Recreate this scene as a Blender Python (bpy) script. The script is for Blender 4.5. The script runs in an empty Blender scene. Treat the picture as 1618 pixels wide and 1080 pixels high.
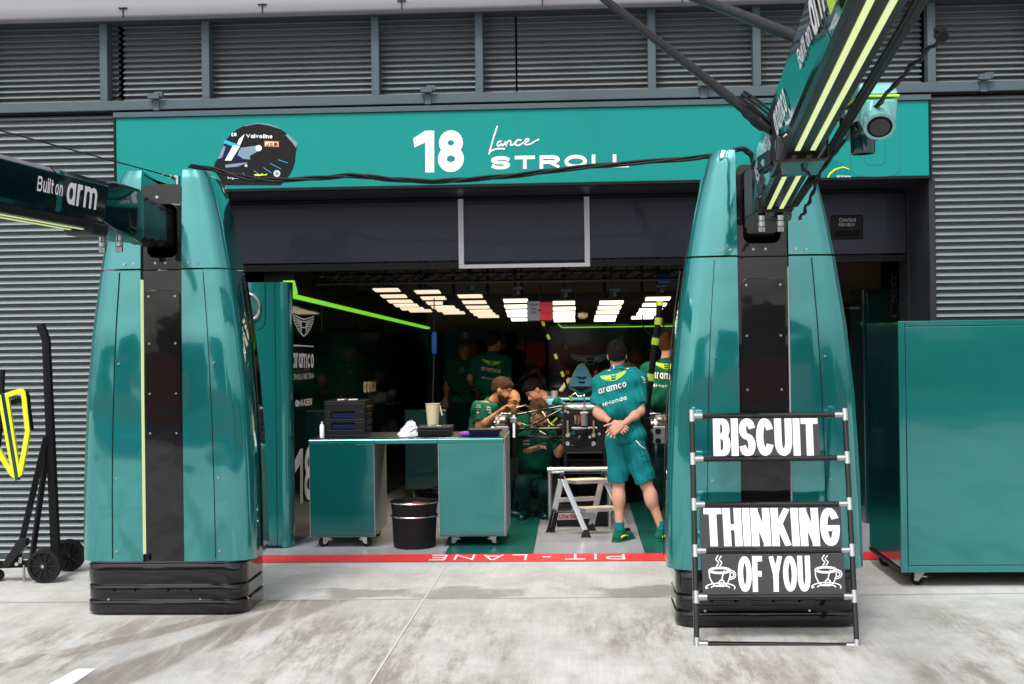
import bpy, bmesh, random
import numpy as np
from math import *
from mathutils import Vector, Matrix
from mathutils.bvhtree import BVHTree

random.seed(7)
scene = bpy.context.scene
COL = scene.collection

# ------------------------------------------------------------------ camera
FP = 2057.0                      # focal length in photo pixels (photo is 1618 x 1080)
CX, CY = 809.0, 530.0            # principal point (horizon at the picture centre)
YAW, ROLL = 0.05, 0.0135
EYE = Vector((0, 0, 1.8))
FWD = Vector((-sin(YAW), cos(YAW), 0))
_r = Vector((cos(YAW), sin(YAW), 0)); _u = Vector((0, 0, 1))
RGT = _r * cos(ROLL) - _u * sin(ROLL)
UPV = _u * cos(ROLL) + _r * sin(ROLL)
cam_data = bpy.data.cameras.new('camera')
cam_data.sensor_width = 36.0
cam_data.lens = 36.0 * FP / 1618.0
cam_data.shift_y = (CY - 540.0) / 1618.0
cam_data.clip_end = 500
cam = bpy.data.objects.new('camera', cam_data)
COL.objects.link(cam)
m4 = Matrix((RGT, UPV, -FWD)).transposed().to_4x4()
m4.translation = EYE
cam.matrix_world = m4
scene.camera = cam

# ------------------------------------------------------------------ world, sun, exposure
world = bpy.data.worlds.new('World'); scene.world = world
world.use_nodes = True
wn = world.node_tree
bg = wn.nodes['Background']
sky = wn.nodes.new('ShaderNodeTexSky'); sky.sky_type = 'NISHITA'
sky.sun_disc = False
SUN_EL, SUN_AZ = radians(52), radians(200)     # azimuth from +Y, clockwise
sky.sun_elevation = SUN_EL; sky.sun_rotation = SUN_AZ
sky.dust_density = 4.0; sky.air_density = 1.0; sky.ozone_density = 1.0
hsv = wn.nodes.new('ShaderNodeHueSaturation'); hsv.inputs['Saturation'].default_value = 0.22
wn.links.new(sky.outputs[0], hsv.inputs['Color'])
wn.links.new(hsv.outputs[0], bg.inputs['Color'])
bg.inputs['Strength'].default_value = 0.13
sun_d = bpy.data.lights.new('sun', 'SUN'); sun_d.energy = 1.1; sun_d.angle = radians(14); sun_d.color = (1, .97, .93)
sun = bpy.data.objects.new('sun', sun_d); COL.objects.link(sun)
sdir = Vector((sin(SUN_AZ) * cos(SUN_EL), cos(SUN_AZ) * cos(SUN_EL), sin(SUN_EL)))
sun.rotation_euler = (-sdir).to_track_quat('-Z', 'Y').to_euler()
scene.view_settings.view_transform = 'Standard'
scene.view_settings.look = 'None'
scene.view_settings.gamma = 1
scene.view_settings.exposure = 0.75
scene.cycles.max_bounces = 8
scene.cycles.use_denoising = True

# ------------------------------------------------------------------ photo pixel -> world point
def ray(px, py):
    return FWD + RGT * ((px - CX) / FP) + UPV * ((CY - py) / FP)
def P(px, py, Y):
    d = ray(px, py); return EYE + d * (Y / d.y)
def G(px, py, z=0.0):
    d = ray(px, py); return EYE + d * ((z - EYE.z) / d.z)
def PPL(px, py, o, n):
    d = ray(px, py); return EYE + d * ((o - EYE).dot(n) / d.dot(n))

# ------------------------------------------------------------------ materials
MATS = {}
def mat(name, col, rough=.5, metal=0., coat=0., cior=1.5, emit=None, estr=0., bump=0., bscale=40., var=0., vscale=6., spec=None):
    if spec is None: spec = .5 if (rough < .3 or metal > .5) else .18
    m = bpy.data.materials.new(name); m.use_nodes = True
    nt = m.node_tree; b = nt.nodes['Principled BSDF']
    b.inputs['Base Color'].default_value = (*col, 1)
    b.inputs['Roughness'].default_value = rough
    b.inputs['Metallic'].default_value = metal
    b.inputs['Coat Weight'].default_value = coat
    b.inputs['Coat Roughness'].default_value = .03; b.inputs['Coat IOR'].default_value = cior
    b.inputs['Specular IOR Level'].default_value = spec
    if emit:
        b.inputs['Emission Color'].default_value = (*emit, 1); b.inputs['Emission Strength'].default_value = estr
    geo = nt.nodes.new('ShaderNodeNewGeometry')
    if var > 0:
        n = nt.nodes.new('ShaderNodeTexNoise'); n.inputs['Scale'].default_value = vscale; n.inputs['Detail'].default_value = 5
        nt.links.new(geo.outputs['Position'], n.inputs['Vector'])
        mx = nt.nodes.new('ShaderNodeMix'); mx.data_type = 'RGBA'
        mx.inputs[6].default_value = (*[c * (1 - var) for c in col], 1)
        mx.inputs[7].default_value = (*[min(1, c * (1 + var)) for c in col], 1)
        nt.links.new(n.outputs['Fac'], mx.inputs[0]); nt.links.new(mx.outputs[2], b.inputs['Base Color'])
        rr = nt.nodes.new('ShaderNodeMapRange')
        rr.inputs['To Min'].default_value = max(0.02, rough * .8); rr.inputs['To Max'].default_value = min(1, rough * 1.25)
        nt.links.new(n.outputs['Fac'], rr.inputs['Value']); nt.links.new(rr.outputs[0], b.inputs['Roughness'])
    if bump > 0:
        n2 = nt.nodes.new('ShaderNodeTexNoise'); n2.inputs['Scale'].default_value = bscale; n2.inputs['Detail'].default_value = 2
        nt.links.new(geo.outputs['Position'], n2.inputs['Vector'])
        bp = nt.nodes.new('ShaderNodeBump'); bp.inputs['Strength'].default_value = 1; bp.inputs['Distance'].default_value = bump
        nt.links.new(n2.outputs['Fac'], bp.inputs['Height']); nt.links.new(bp.outputs[0], b.inputs['Normal'])
        nt.links.new(bp.outputs[0], b.inputs['Coat Normal'])
    MATS[name] = m
    return m

M = MATS
mat('teal_gloss', (.014, .25, .248), .075, .55, 1.0, 1.7, bump=.010, bscale=1.7, var=.05, vscale=3)
mat('teal_box', (.010, .20, .192), .15, .5, .9, 1.6, bump=.005, bscale=1.3, var=.08, vscale=2)
mat('teal_bench', (.004, .115, .113), .15, .45, .8, 1.6, bump=.004, bscale=2.0, var=.08, vscale=3)
mat('teal_sign', (.004, .235, .215), .55, 0, 0, var=.03, vscale=1.2)
mat('dark_teal', (.002, .035, .042), .14, .1, .8, 1.5, bump=.001, bscale=3)
mat('wall_gloss', (.0015, .008, .0065), .06, 0, .5, 1.5, bump=.0006, bscale=3)
mat('wall_green', (.006, .034, .026), .10, 0, .6, 1.5, bump=.001, bscale=3)
mat('carbon', (.008, .008, .009), .15, 0, 1., 1.48, bump=.006, bscale=2.2, spec=.08)
mat('carbon_dull', (.012, .012, .013), .38, 0, .2, bump=.0008, bscale=60)
mat('black', (.008, .008, .009), .45)
mat('black_matte', (.006, .006, .007), .8)
mat('rubber', (.012, .012, .012), .7)
mat('cladding', (.205, .232, .245), .45, .3, 0, var=.06, vscale=1.0)
mat('beam_grey', (.078, .108, .125), .5, .1, 0, var=.06, vscale=3)
mat('beam_dark', (.05, .062, .07), .5, .1, 0, var=.06, vscale=3)
mat('canopy_grey', (.25, .25, .275), .45, .1, 0, var=.05, vscale=2)
mat('shutter', (.034, .038, .055), .38, .2, .1, var=.06, vscale=4)
mat('jamb', (.03, .033, .042), .4, .2, .1, var=.05, vscale=3)
mat('white_frame', (.62, .62, .66), .5, 0, 0)
mat('white_paint', (.82, .82, .83), .5)
mat('white_vinyl', (.85, .85, .87), .4)
mat('cream', (.75, .62, .42), .5)
mat('silver', (.62, .63, .65), .3, .9, 0, var=.08, vscale=20)
mat('alu_panel', (.34, .35, .36), .42, .6, 0, var=.08, vscale=8)
mat('steel', (.55, .55, .56), .22, 1.0, 0, var=.08, vscale=20)
mat('brass', (.42, .34, .20), .3, .9)
mat('lime', (.55, .80, .10), .5)
mat('lime_yellow', (.66, .78, .03), .45, 0, .3)
mat('led_lime', (.58, .66, .36), .4, emit=(.72, .86, .36), estr=.36)
mat('arm_green', (.0008, .013, .016), .10, .1, .8, 1.4, bump=.001, bscale=3)
mat('black_gloss', (.006, .006, .007), .22, 0, .6, 1.5)
mat('teal_pale', (.20, .52, .52), .28, .35, .8, 1.5, var=.05)
mat('led_green', (.25, .6, .05), .4, emit=(.24, .80, .05), estr=.45)
mat('led_white', (.9, .9, .8), .4, emit=(1, .84, .60), estr=1.9)
mat('red_paint', (.72, .045, .05), .5, 0, 0, var=.1, vscale=5)
mat('red', (.55, .02, .02), .5)
mat('red_cloth', (.25, .035, .025), .9)
mat('blue', (.02, .10, .35), .5)
mat('sky_blue', (.12, .48, .82), .4, 0, .3)
mat('navy', (.006, .010, .05), .4)
mat('purple', (.30, .05, .45), .5)
mat('orange', (.75, .22, .02), .5)
mat('cyan', (.03, .42, .60), .5)
mat('skin', (.56, .30, .21), .55, var=.12, vscale=18)
mat('skin_tan', (.42, .20, .12), .55, var=.12, vscale=18)
mat('hair_dark', (.007, .005, .004), .55, bump=.006, bscale=260)
mat('hair_brown', (.034, .017, .008), .55, bump=.006, bscale=260)
mat('hair_ginger', (.095, .036, .014), .55, bump=.006, bscale=260)
mat('hair_grey', (.14, .10, .075), .55, bump=.006, bscale=260)
mat('shirt_teal', (.004, .185, .19), .8, var=.12, vscale=7, bump=.006, bscale=9)
mat('shorts_teal', (.004, .17, .185), .85, var=.12, vscale=7, bump=.006, bscale=9)
mat('shirt_green', (.003, .10, .06), .8, var=.12, vscale=7, bump=.006, bscale=9)
mat('trouser_dark', (.003, .030, .028), .85, var=.12, vscale=7, bump=.006, bscale=9)
mat('eye_white', (.42, .38, .34), .4)
mat('eye_dark', (.02, .012, .008), .2)
mat('lip', (.38, .14, .11), .5)
mat('plastic_bag', (.72, .74, .78), .25, bump=.01, bscale=40)
mat('parchment', (.66, .58, .38), .5)
mat('cable', (.010, .010, .011), .4)
mat('ceiling_dark', (.012, .012, .012), .8)
mat('wall_cream', (.60, .46, .35), .8, var=.05)
mat('joint_white', (.60, .59, .57), .8, var=.15, vscale=30)
mat('joint_dark', (.33, .32, .30), .9, var=.2, vscale=30)
mat('floor_teal', (.006, .105, .085), .35, 0, .2, var=.12, vscale=3)
mat('floor_grey', (.40, .42, .45), .22, 0, .2, var=.08, vscale=3)
mat('floor_cream', (.42, .39, .33), .22, 0, .2, var=.08, vscale=3)
mat('wood_top', (.66, .55, .36), .6, var=.06, vscale=30)
mat('seat_red', (.42, .03, .03), .7, var=.3, vscale=1.5)
mat('wall_blue', (.03, .22, .45), .6)
mat('concrete_wall', (.25, .25, .25), .8)
mat('bluegrey', (.20, .28, .38), .4)

TYRES = [(G(505, 950).x, G(505, 950).y, G(150, 1080).x, G(150, 1080).y, .20), (G(430, 955).x, G(430, 955).y, G(20, 1050).x, G(20, 1050).y, .12)]
def concrete():
    m = bpy.data.materials.new('concrete'); m.use_nodes = True
    nt = m.node_tree; b = nt.nodes['Principled BSDF']; N = nt.nodes.new; L = nt.links.new
    b.inputs['Roughness'].default_value = .82
    geo = N('ShaderNodeNewGeometry')
    def noise(scale, detail, sx=1, sy=1, rot=0., rough=.55):
        mp = N('ShaderNodeMapping'); mp.inputs['Scale'].default_value = (sx, sy, 1); mp.inputs['Rotation'].default_value = (0, 0, rot)
        L(geo.outputs['Position'], mp.inputs['Vector'])
        n = N('ShaderNodeTexNoise'); n.inputs['Scale'].default_value = scale; n.inputs['Detail'].default_value = detail
        n.inputs['Roughness'].default_value = rough
        L(mp.outputs[0], n.inputs['Vector']); return n.outputs['Fac']
    def ramp(v, a, b_, lo=0., hi=1.):
        r = N('ShaderNodeMapRange'); r.interpolation_type = 'SMOOTHSTEP'
        r.inputs['From Min'].default_value = a; r.inputs['From Max'].default_value = b_
        r.inputs['To Min'].default_value = lo; r.inputs['To Max'].default_value = hi
        L(v, r.inputs['Value']); return r.outputs[0]
    def math(op, a, c):
        n = N('ShaderNodeMath'); n.operation = op
        for i, v in enumerate((a, c)):
            if isinstance(v, (int, float)): n.inputs[i].default_value = v
            else: L(v, n.inputs[i])
        return n.outputs[0]
    def mix(f, a, c):
        n = N('ShaderNodeMix'); n.data_type = 'RGBA'
        if isinstance(f, (int, float)): n.inputs[0].default_value = f
        else: L(f, n.inputs[0])
        for i, v in ((6, a), (7, c)):
            if isinstance(v, tuple): n.inputs[i].default_value = (*v, 1)
            else: L(v, n.inputs[i])
        return n.outputs[2]
    sep = N('ShaderNodeSeparateXYZ'); L(geo.outputs['Position'], sep.inputs[0])
    base = mix(ramp(noise(2.6, 10, 1, .75, .1, .74), .36, .64), (.48, .47, .45), (.64, .63, .615))
    # brushed texture along the pit lane's cross direction
    br = ramp(noise(1, 4, 70, 2.2, .10), .35, .7)
    base = mix(math('MULTIPLY', br, .16), base, (.345, .335, .32))
    fine = ramp(noise(90, 3), .3, .75)
    base = mix(math('MULTIPLY', fine, .30), base, (.25, .24, .225))
    speck = ramp(noise(230, 2), .62, .72)
    base = mix(math('MULTIPLY', speck, .45), base, (.16, .15, .14))
    tine = ramp(noise(1, 2, 260, .8, .10), .5, .62)
    base = mix(math('MULTIPLY', tine, .13), base, (.26, .25, .235))
    # long brown tyre and wash marks in the foreground
    st = ramp(noise(1, 10, 3.6, .62, .14, .78), .43, .60)
    near = ramp(sep.outputs[1], 9.0, 7.9)
    big = ramp(noise(.75, 5, 1, .6, .16, .6), .38, .56)
    st = math('MULTIPLY', math('MULTIPLY', st, near), big)
    base = mix(math('MULTIPLY', st, .82), base, (.215, .18, .145))
    # a pair of curved tyre marks on the left
    for (xa, ya, xb, yb, hw) in TYRES:
        dx, dy = xb - xa, yb - ya; l_ = sqrt(dx * dx + dy * dy)
        nx, ny = -dy / l_, dx / l_
        dd = math('ADD', math('MULTIPLY', sep.outputs[0], nx), math('ADD', math('MULTIPLY', sep.outputs[1], ny), -(xa * nx + ya * ny)))
        dd = math('ADD', dd, math('MULTIPLY', math('SUBTRACT', noise(1.2, 3), .5), .18))
        mk = ramp(math('ABSOLUTE', dd, 0), hw, hw * .55)
        mk = math('MULTIPLY', math('MULTIPLY', mk, ramp(sep.outputs[1], 8.92, 8.85)), ramp(noise(1, 5, 9, .8, .45, .7), .30, .55))
        base = mix(math('MULTIPLY', mk, .75), base, (.215, .185, .15))
    # damp run along the cross joint
    wob = math('MULTIPLY', math('SUBTRACT', noise(2.2, 5), .5), .55)
    yy = math('ADD', sep.outputs[1], wob)
    band = math('MULTIPLY', ramp(yy, 8.92, 8.98), ramp(yy, 9.33, 9.26))
    xx = math('MULTIPLY', ramp(sep.outputs[0], -2.05, -1.9), ramp(sep.outputs[0], .95, .8))
    damp = math('MULTIPLY', math('MULTIPLY', band, xx), ramp(noise(1.6, 4, 1, .4), .40, .52))
    damp = math('MULTIPLY', damp, ramp(sep.outputs[1], 8.90, 8.915))
    base = mix(math('MULTIPLY', damp, .62), base, (.17, .15, .125))
    L(base, b.inputs['Base Color'])
    bp = N('ShaderNodeBump'); bp.inputs['Distance'].default_value = .002; bp.inputs['Strength'].default_value = .7
    L(noise(1, 4, 120, 5, .10), bp.inputs['Height']); L(bp.outputs[0], b.inputs['Normal'])
    MATS['concrete'] = m
concrete()

# ------------------------------------------------------------------ things, parts, mesh builder
LOC = {}
def tag(o, label=None, cat=None, group=None, kind=None):
    if label: o['label'] = label
    if cat: o['category'] = cat
    if group: o['group'] = group
    if kind: o['kind'] = kind
    return o
def thing(name, label, cat, loc=(0, 0, 0), group=None):
    o = bpy.data.objects.new(name, None); COL.objects.link(o)
    o.empty_display_size = .1
    o.location = loc; LOC[o.name] = Vector(loc)
    return tag(o, label, cat, group)

class MB:
    def __init__(s): s.v = []; s.f = []
    def add(s, vs, fs):
        k = len(s.v); s.v += [Vector(v) for v in vs]; s.f += [tuple(i + k for i in f) for f in fs]; return s
    def hexa(s, c):      # 8 corners: bottom 4 ccw, top 4
        return s.add(c, [(3, 2, 1, 0), (4, 5, 6, 7), (0, 1, 5, 4), (1, 2, 6, 5), (2, 3, 7, 6), (3, 0, 4, 7)])
    def box(s, x0, x1, y0, y1, z0, z1):
        if x0 > x1: x0, x1 = x1, x0
        if y0 > y1: y0, y1 = y1, y0
        if z0 > z1: z0, z1 = z1, z0
        return s.hexa([(x0, y0, z0), (x1, y0, z0), (x1, y1, z0), (x0, y1, z0), (x0, y0, z1), (x1, y0, z1), (x1, y1, z1), (x0, y1, z1)])
    def obox(s, c, ax, ay, az):   # centre and three half vectors
        c, ax, ay, az = Vector(c), Vector(ax), Vector(ay), Vector(az)
        return s.hexa([c - ax - ay - az, c + ax - ay - az, c + ax + ay - az, c - ax + ay - az,
                       c - ax - ay + az, c + ax - ay + az, c + ax + ay + az, c - ax + ay + az])
    def bar(s, p0, p1, w, h, up=(0, 0, 1)):
        p0, p1 = Vector(p0), Vector(p1); d = (p1 - p0); L = d.length; d.normalize()
        x = d.cross(Vector(up))
        if x.length < 1e-4: x = d.cross(Vector((1, 0, 0)))
        x.normalize(); y = x.cross(d)
        return s.obox((p0 + p1) / 2, x * w / 2, d * L / 2, y * h / 2)
    def loft(s, secs, cap=True, closed=True):
        k = len(s.v); n = len(secs[0])
        for q in secs: s.v += [Vector(p) for p in q]
        for i in range(len(secs) - 1):
            for j in range(n if closed else n - 1):
                a = k + i * n + j; b = k + i * n + (j + 1) % n
                s.f.append((a, b, b + n, a + n))
        if cap:
            s.f.append(tuple(k + j for j in range(n))[::-1]); e = k + (len(secs) - 1) * n
            s.f.append(tuple(e + j for j in range(n)))
        return s
    def tube(s, pts, r, seg=8, cap=True):
        pts = [Vector(p) for p in pts]; n = len(pts)
        rs = r if isinstance(r, (list, tuple)) else [r] * n
        ref = None; secs = []
        for i, p in enumerate(pts):
            d = (pts[min(i + 1, n - 1)] - pts[max(i - 1, 0)])
            if d.length < 1e-9: d = Vector((0, 0, 1))
            d.normalize()
            if ref is None:
                ref = d.cross(Vector((0, 0, 1)))
                if ref.length < 1e-3: ref = d.cross(Vector((1, 0, 0)))
            x = (ref - d * ref.dot(d)); x.normalize(); ref = x; y = d.cross(x)
            secs.append([p + (x * cos(2 * pi * j / seg) + y * sin(2 * pi * j / seg)) * rs[i] for j in range(seg)])
        return s.loft(secs, cap)
    def cyl(s, p0, p1, r, seg=20, r1=None):
        return s.tube([p0, p1], [r, r if r1 is None else r1], seg)
    def lathe(s, c, prof, seg=28, axis='z', cap=False):    # profile of (radius, height)
        c = Vector(c); secs = []
        for r, h in prof:
            q = []
            for j in range(seg):
                a = 2 * pi * j / seg
                v = {'z': (r * cos(a), r * sin(a), h), 'y': (r * cos(a), h, r * sin(a)), 'x': (h, r * cos(a), r * sin(a))}[axis]
                q.append(c + Vector(v))
            secs.append(q)
        return s.loft(secs, cap)
    def prism(s, poly, n):        # polygon of world points, thickness vector n
        n = Vector(n); poly = [Vector(p) for p in poly]
        return s.loft([poly, [p + n for p in poly]])
    def ball(s, c, r, seg=12):
        c = Vector(c); r = Vector(r) if isinstance(r, (tuple, list, Vector)) else Vector((r, r, r))
        rings = max(6, seg // 2); secs = []
        for i in range(rings + 1):
            t = pi * i / rings; k = max(sin(t), 1e-3)
            secs.append([c + Vector((r.x * k * cos(2 * pi * j / seg), r.y * k * sin(2 * pi * j / seg), -r.z * cos(t))) for j in range(seg)])
        return s.loft(secs, False)
    def build(s, name, m, parent=None, smooth=None, bevel=0., label=None, cat=None, group=None, kind=None, loc=None, seg=2):
        me = bpy.data.meshes.new(name)
        L = LOC[parent.name] if parent else Vector(loc or (0, 0, 0))
        me.from_pydata([tuple(v - L) for v in s.v], [], s.f)
        bm = bmesh.new(); bm.from_mesh(me)
        bmesh.ops.recalc_face_normals(bm, faces=bm.faces); bm.to_mesh(me); bm.free()
        me.materials.append(MATS[m] if isinstance(m, str) else m)
        o = bpy.data.objects.new(name, me); COL.objects.link(o)
        if parent: o.parent = parent
        else: o.location = L
        LOC[o.name] = L
        if smooth:
            me.shade_smooth(); me.set_sharp_from_angle(angle=radians(smooth))
        if bevel:
            md = o.modifiers.new('bevel', 'BEVEL'); md.width = bevel; md.segments = seg; md.limit_method = 'ANGLE'; md.angle_limit = radians(35)
            md.harden_normals = False
        return tag(o, label, cat, group, kind)

def screws(items, parent, m='steel'):
    for p, q, r in items:
        mb = MB(); mb.cyl(p, q, r, 10); mb.build('screw', m, parent)

# ------------------------------------------------------------------ stroke lettering
def arc(cx, cy, rx, ry, a0, a1, n=14):
    return [(cx + rx * cos(radians(a0 + (a1 - a0) * i / n)), cy + ry * sin(radians(a0 + (a1 - a0) * i / n))) for i in range(n + 1)]
RING = arc(.5, .5, .5, .5, 90, 450, 28)
S_ = arc(.5, .755, .5, .245, 25, 270) + arc(.5, .245, .5, .265, 90, -155)[1:]
GL = {   # width, strokes (unit box)
 'A': (.8, [[(0, 0), (.42, 1), (.58, 1), (1, 0)], [(.2, .28), (.8, .28)]]),
 'B': (.72, [[(0, 0), (0, 1)], [(0, 1)] + arc(.6, .765, .34, .235, 90, -90) + [(0, .53)], [(0, .53)] + arc(.62, .265, .38, .265, 90, -90) + [(0, 0)]]),
 'C': (.74, [arc(.5, .5, .5, .5, 40, 320, 24)]),
 'D': (.76, [[(0, 0), (0, 1)], [(0, 1)] + arc(.45, .5, .55, .5, 90, -90, 20) + [(0, 0)]]),
 'E': (.62, [[(1, 1), (0, 1), (0, 0), (1, 0)], [(0, .52), (.85, .52)]]),
 'F': (.58, [[(1, 1), (0, 1), (0, 0)], [(0, .5), (.85, .5)]]),
 'G': (.78, [arc(.5, .5, .5, .5, 42, 350, 24) + [(1, .46), (.55, .46)]]),
 'H': (.74, [[(0, 0), (0, 1)], [(1, 0), (1, 1)], [(0, .5), (1, .5)]]),
 'I': (.0, [[(.5, 0), (.5, 1)]]),
 'J': (.55, [[(1, 1)] + arc(.5, .3, .5, .3, 0, -180)]),
 'K': (.76, [[(0, 0), (0, 1)], [(1, 1), (.08, .42)], [(.36, .6), (1, 0)]]),
 'L': (.58, [[(0, 1), (0, 0), (1, 0)]]),
 'M': (.95, [[(0, 0), (0, 1), (.5, .2), (1, 1), (1, 0)]]),
 'N': (.76, [[(0, 0), (0, 1)], [(0, 1), (1, 0)], [(1, 0), (1, 1)]]),
 'O': (.80, [RING]),
 'P': (.68, [[(0, 0), (0, 1)], [(0, 1)] + arc(.6, .73, .4, .27, 90, -90) + [(0, .46)]]),
 'R': (.72, [[(0, 0), (0, 1)], [(0, 1)] + arc(.6, .74, .4, .26, 90, -90) + [(0, .48)], [(.5, .48), (1, 0)]]),
 'S': (.68, [S_]), 'T': (.72, [[(0, 1), (1, 1)], [(.5, 1), (.5, 0)]]),
 'U': (.74, [[(0, 1)] + arc(.5, .38, .5, .38, 180, 360, 16) + [(1, 1)]]),
 'V': (.78, [[(0, 1), (.5, 0), (1, 1)]]), 'Y': (.78, [[(0, 1), (.5, .45)], [(1, 1), (.5, .45)], [(.5, .45), (.5, 0)]]),
 'X': (.76, [[(0, 0), (1, 1)], [(0, 1), (1, 0)]]), 'Z': (.7, [[(0, 1), (1, 1), (0, 0), (1, 0)]]),
 '1': (.34, [[(0, .78), (.95, 1), (.95, 0)]]),
 '8': (.70, [arc(.5, .76, .44, .24, 90, 450, 20), arc(.5, .26, .5, .26, 90, 450, 22)]),
 '-': (.42, [[(0, .45), (1, .45)]]),
 'a': (.56, [arc(.5, .36, .5, .36, 0, 360, 22), [(1, .72), (1, 0)]]),
 'b': (.56, [arc(.5, .36, .5, .36, 0, 360, 22), [(0, 1), (0, 0)]]),
 'c': (.52, [arc(.5, .36, .5, .36, 50, 310, 18)]),
 'd': (.56, [arc(.5, .36, .5, .36, 0, 360, 22), [(1, 1), (1, 0)]]),
 'e': (.56, [[(0, .36), (1, .36)] + arc(.5, .36, .5, .36, 0, 310, 18)[1:]]),
 'f': (.36, [arc(.75, .75, .45, .25, 80, 180) + [(.3, 0)], [(0, .66), (.9, .66)]]),
 'g': (.56, [arc(.5, .36, .5, .36, 0, 360, 22), [(1, .72), (1, -.05)] + arc(.5, -.05, .5, .22, 0, -150)]),
 'h': (.54, [[(0, 0), (0, 1)], arc(.5, .40, .5, .32, 180, 0) + [(1, 0)]]),
 'i': (.0, [[(.5, 0), (.5, .72)], [(.5, .95), (.5, 1.0)]]),
 'l': (.0, [[(.5, 0), (.5, 1)]]),
 'm': (.92, [[(0, 0), (0, .72)], arc(.25, .47, .25, .25, 180, 0) + [(.5, 0)], arc(.75, .47, .25, .25, 180, 0) + [(1, 0)]]),
 'n': (.54, [[(0, 0), (0, .72)], arc(.5, .40, .5, .32, 180, 0) + [(1, 0)]]),
 'o': (.58, [arc(.5, .36, .5, .36, 90, 450, 22)]),
 'p': (.56, [arc(.5, .36, .5, .36, 0, 360, 22), [(0, .72), (0, -.28)]]),
 'r': (.36, [[(0, 0), (0, .72)], arc(.75, .40, .75, .32, 180, 80)]),
 's': (.46, [[(x, y * .72) for x, y in S_]]),
 't': (.36, [[(.4, .95), (.4, .12), (.9, 0)], [(0, .70), (1, .70)]]),
 'u': (.54, [[(0, .72)] + arc(.5, .32, .5, .32, 180, 360) + [(1, .72)], [(1, .72), (1, 0)]]),
 'v': (.54, [[(0, .72), (.5, 0), (1, .72)]]),
 'w': (.80, [[(0, .72), (.25, 0), (.5, .6), (.75, 0), (1, .72)]]),
 'z': (.5, [[(0, .72), (1, .72), (0, 0), (1, 0)]]),
 'y': (.54, [[(0, .72), (.5, 0)], [(1, .72), (.3, -.28)]]),
}
def ribbon(pts, hw, closed=False, cap=True):
    """flat ribbon of half width hw along 2-D points -> (left, right) lists"""
    pts = [Vector(p) for p in pts]
    n = len(pts)
    if n > 2 and (pts[0] - pts[-1]).length < 1e-5: closed = True
    if cap and not closed:
        d = (pts[0] - pts[1]).normalized(); pts[0] = pts[0] + d * hw
        d = (pts[-1] - pts[-2]).normalized(); pts[-1] = pts[-1] + d * hw
    Lf, Rt = [], []
    for i, p in enumerate(pts):
        if closed: a = pts[(i - 1) % (n - 1)] if i > 0 else pts[n - 2]; b = pts[(i + 1) % (n - 1)] if i < n - 1 else pts[1]
        else: a = pts[max(i - 1, 0)]; b = pts[min(i + 1, n - 1)]
        d1 = (p - a); d2 = (b - p)
        if d1.length < 1e-9: d1 = d2
        if d2.length < 1e-9: d2 = d1
        d1 = d1.normalized(); d2 = d2.normalized()
        n1 = Vector((-d1.y, d1.x)); n2 = Vector((-d2.y, d2.x)); nn = n1 + n2
        if nn.length < .2: nn = n1
        nn.normalize(); k = min(1 / max(nn.dot(n1), .3), 2.2)
        Lf.append(p + nn * hw * k); Rt.append(p - nn * hw * k)
    return Lf, Rt
def text2d(s, weight=.16, cond=1.0, space=.14, xs=1.0):
    """-> list of quads strips [(L, R)], width ; glyph height 1"""
    out = []; x = 0; h = weight / 2
    for ch in s:
        if ch == ' ': x += .34 * cond; continue
        if ch == '1':
            W = .52 * cond + weight * .2
            P2 = lambda *q: [Vector((x + a * W, b)) for a, b in q]
            k = weight * 1.02 / W
            out.append((P2((1 - k, 0), (1 - k, 1)), P2((1, 0), (1, 1))))
            out.append((P2((1 - k, 1), (0, .82)), P2((1 - k, .72), (.06, .60))))
            x += W + space * cond; continue
        w, st = GL[ch]
        W = w * cond; W = max(W - weight, 0)
        for k in st:
            q = [(x + h + px * W if w > 0 else x + h, h + py * (1 - weight)) for px, py in k]
            a_, b_ = ribbon(q, h)
            lo = 0.0 if ch not in 'gpy' else -.5
            cl_ = lambda v: Vector((min(max(v.x, x), x + W + weight), min(max(v.y, lo), 1.0)))
            out.append(([cl_(v) for v in a_], [cl_(v) for v in b_]))
        x += W + weight + space * cond
    return out, x - space * cond
def strips_to_mesh(strips, fmap, lift):
    """fmap(x,y)->world point, lift: world vector per layer"""
    mb = MB(); lift = Vector(lift)
    for i, (Lf, Rt) in enumerate(strips):
        e = lift * (1 + .12 * (i % 6))
        for j in range(len(Lf) - 1):
            mb.add([fmap(*Lf[j]) + e, fmap(*Lf[j + 1]) + e, fmap(*Rt[j + 1]) + e, fmap(*Rt[j]) + e], [(0, 1, 2, 3)])
    return mb
def amap(TL, TR, BL, w, h=1.0, y0=0.0):
    TL, TR, BL = Vector(TL), Vector(TR), Vector(BL)
    ux = (TR - TL) / w; uy = (TL - BL) / h
    return lambda x, y: BL + ux * x + uy * (y - y0)
def letters(s, TL, TR, BL, name, m, parent, lift, weight=.16, cond=1.0, space=.14, h=1.0, y0=0.0):
    st, w = text2d(s, weight, cond, space)
    return strips_to_mesh(st, amap(TL, TR, BL, w, h, y0), lift).build(name, m, parent)
def sketch(strokes, fmap, hw, name, m, parent, lift):
    return strips_to_mesh([ribbon(q, hw) for q in strokes], fmap, lift).build(name, m, parent)

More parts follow.
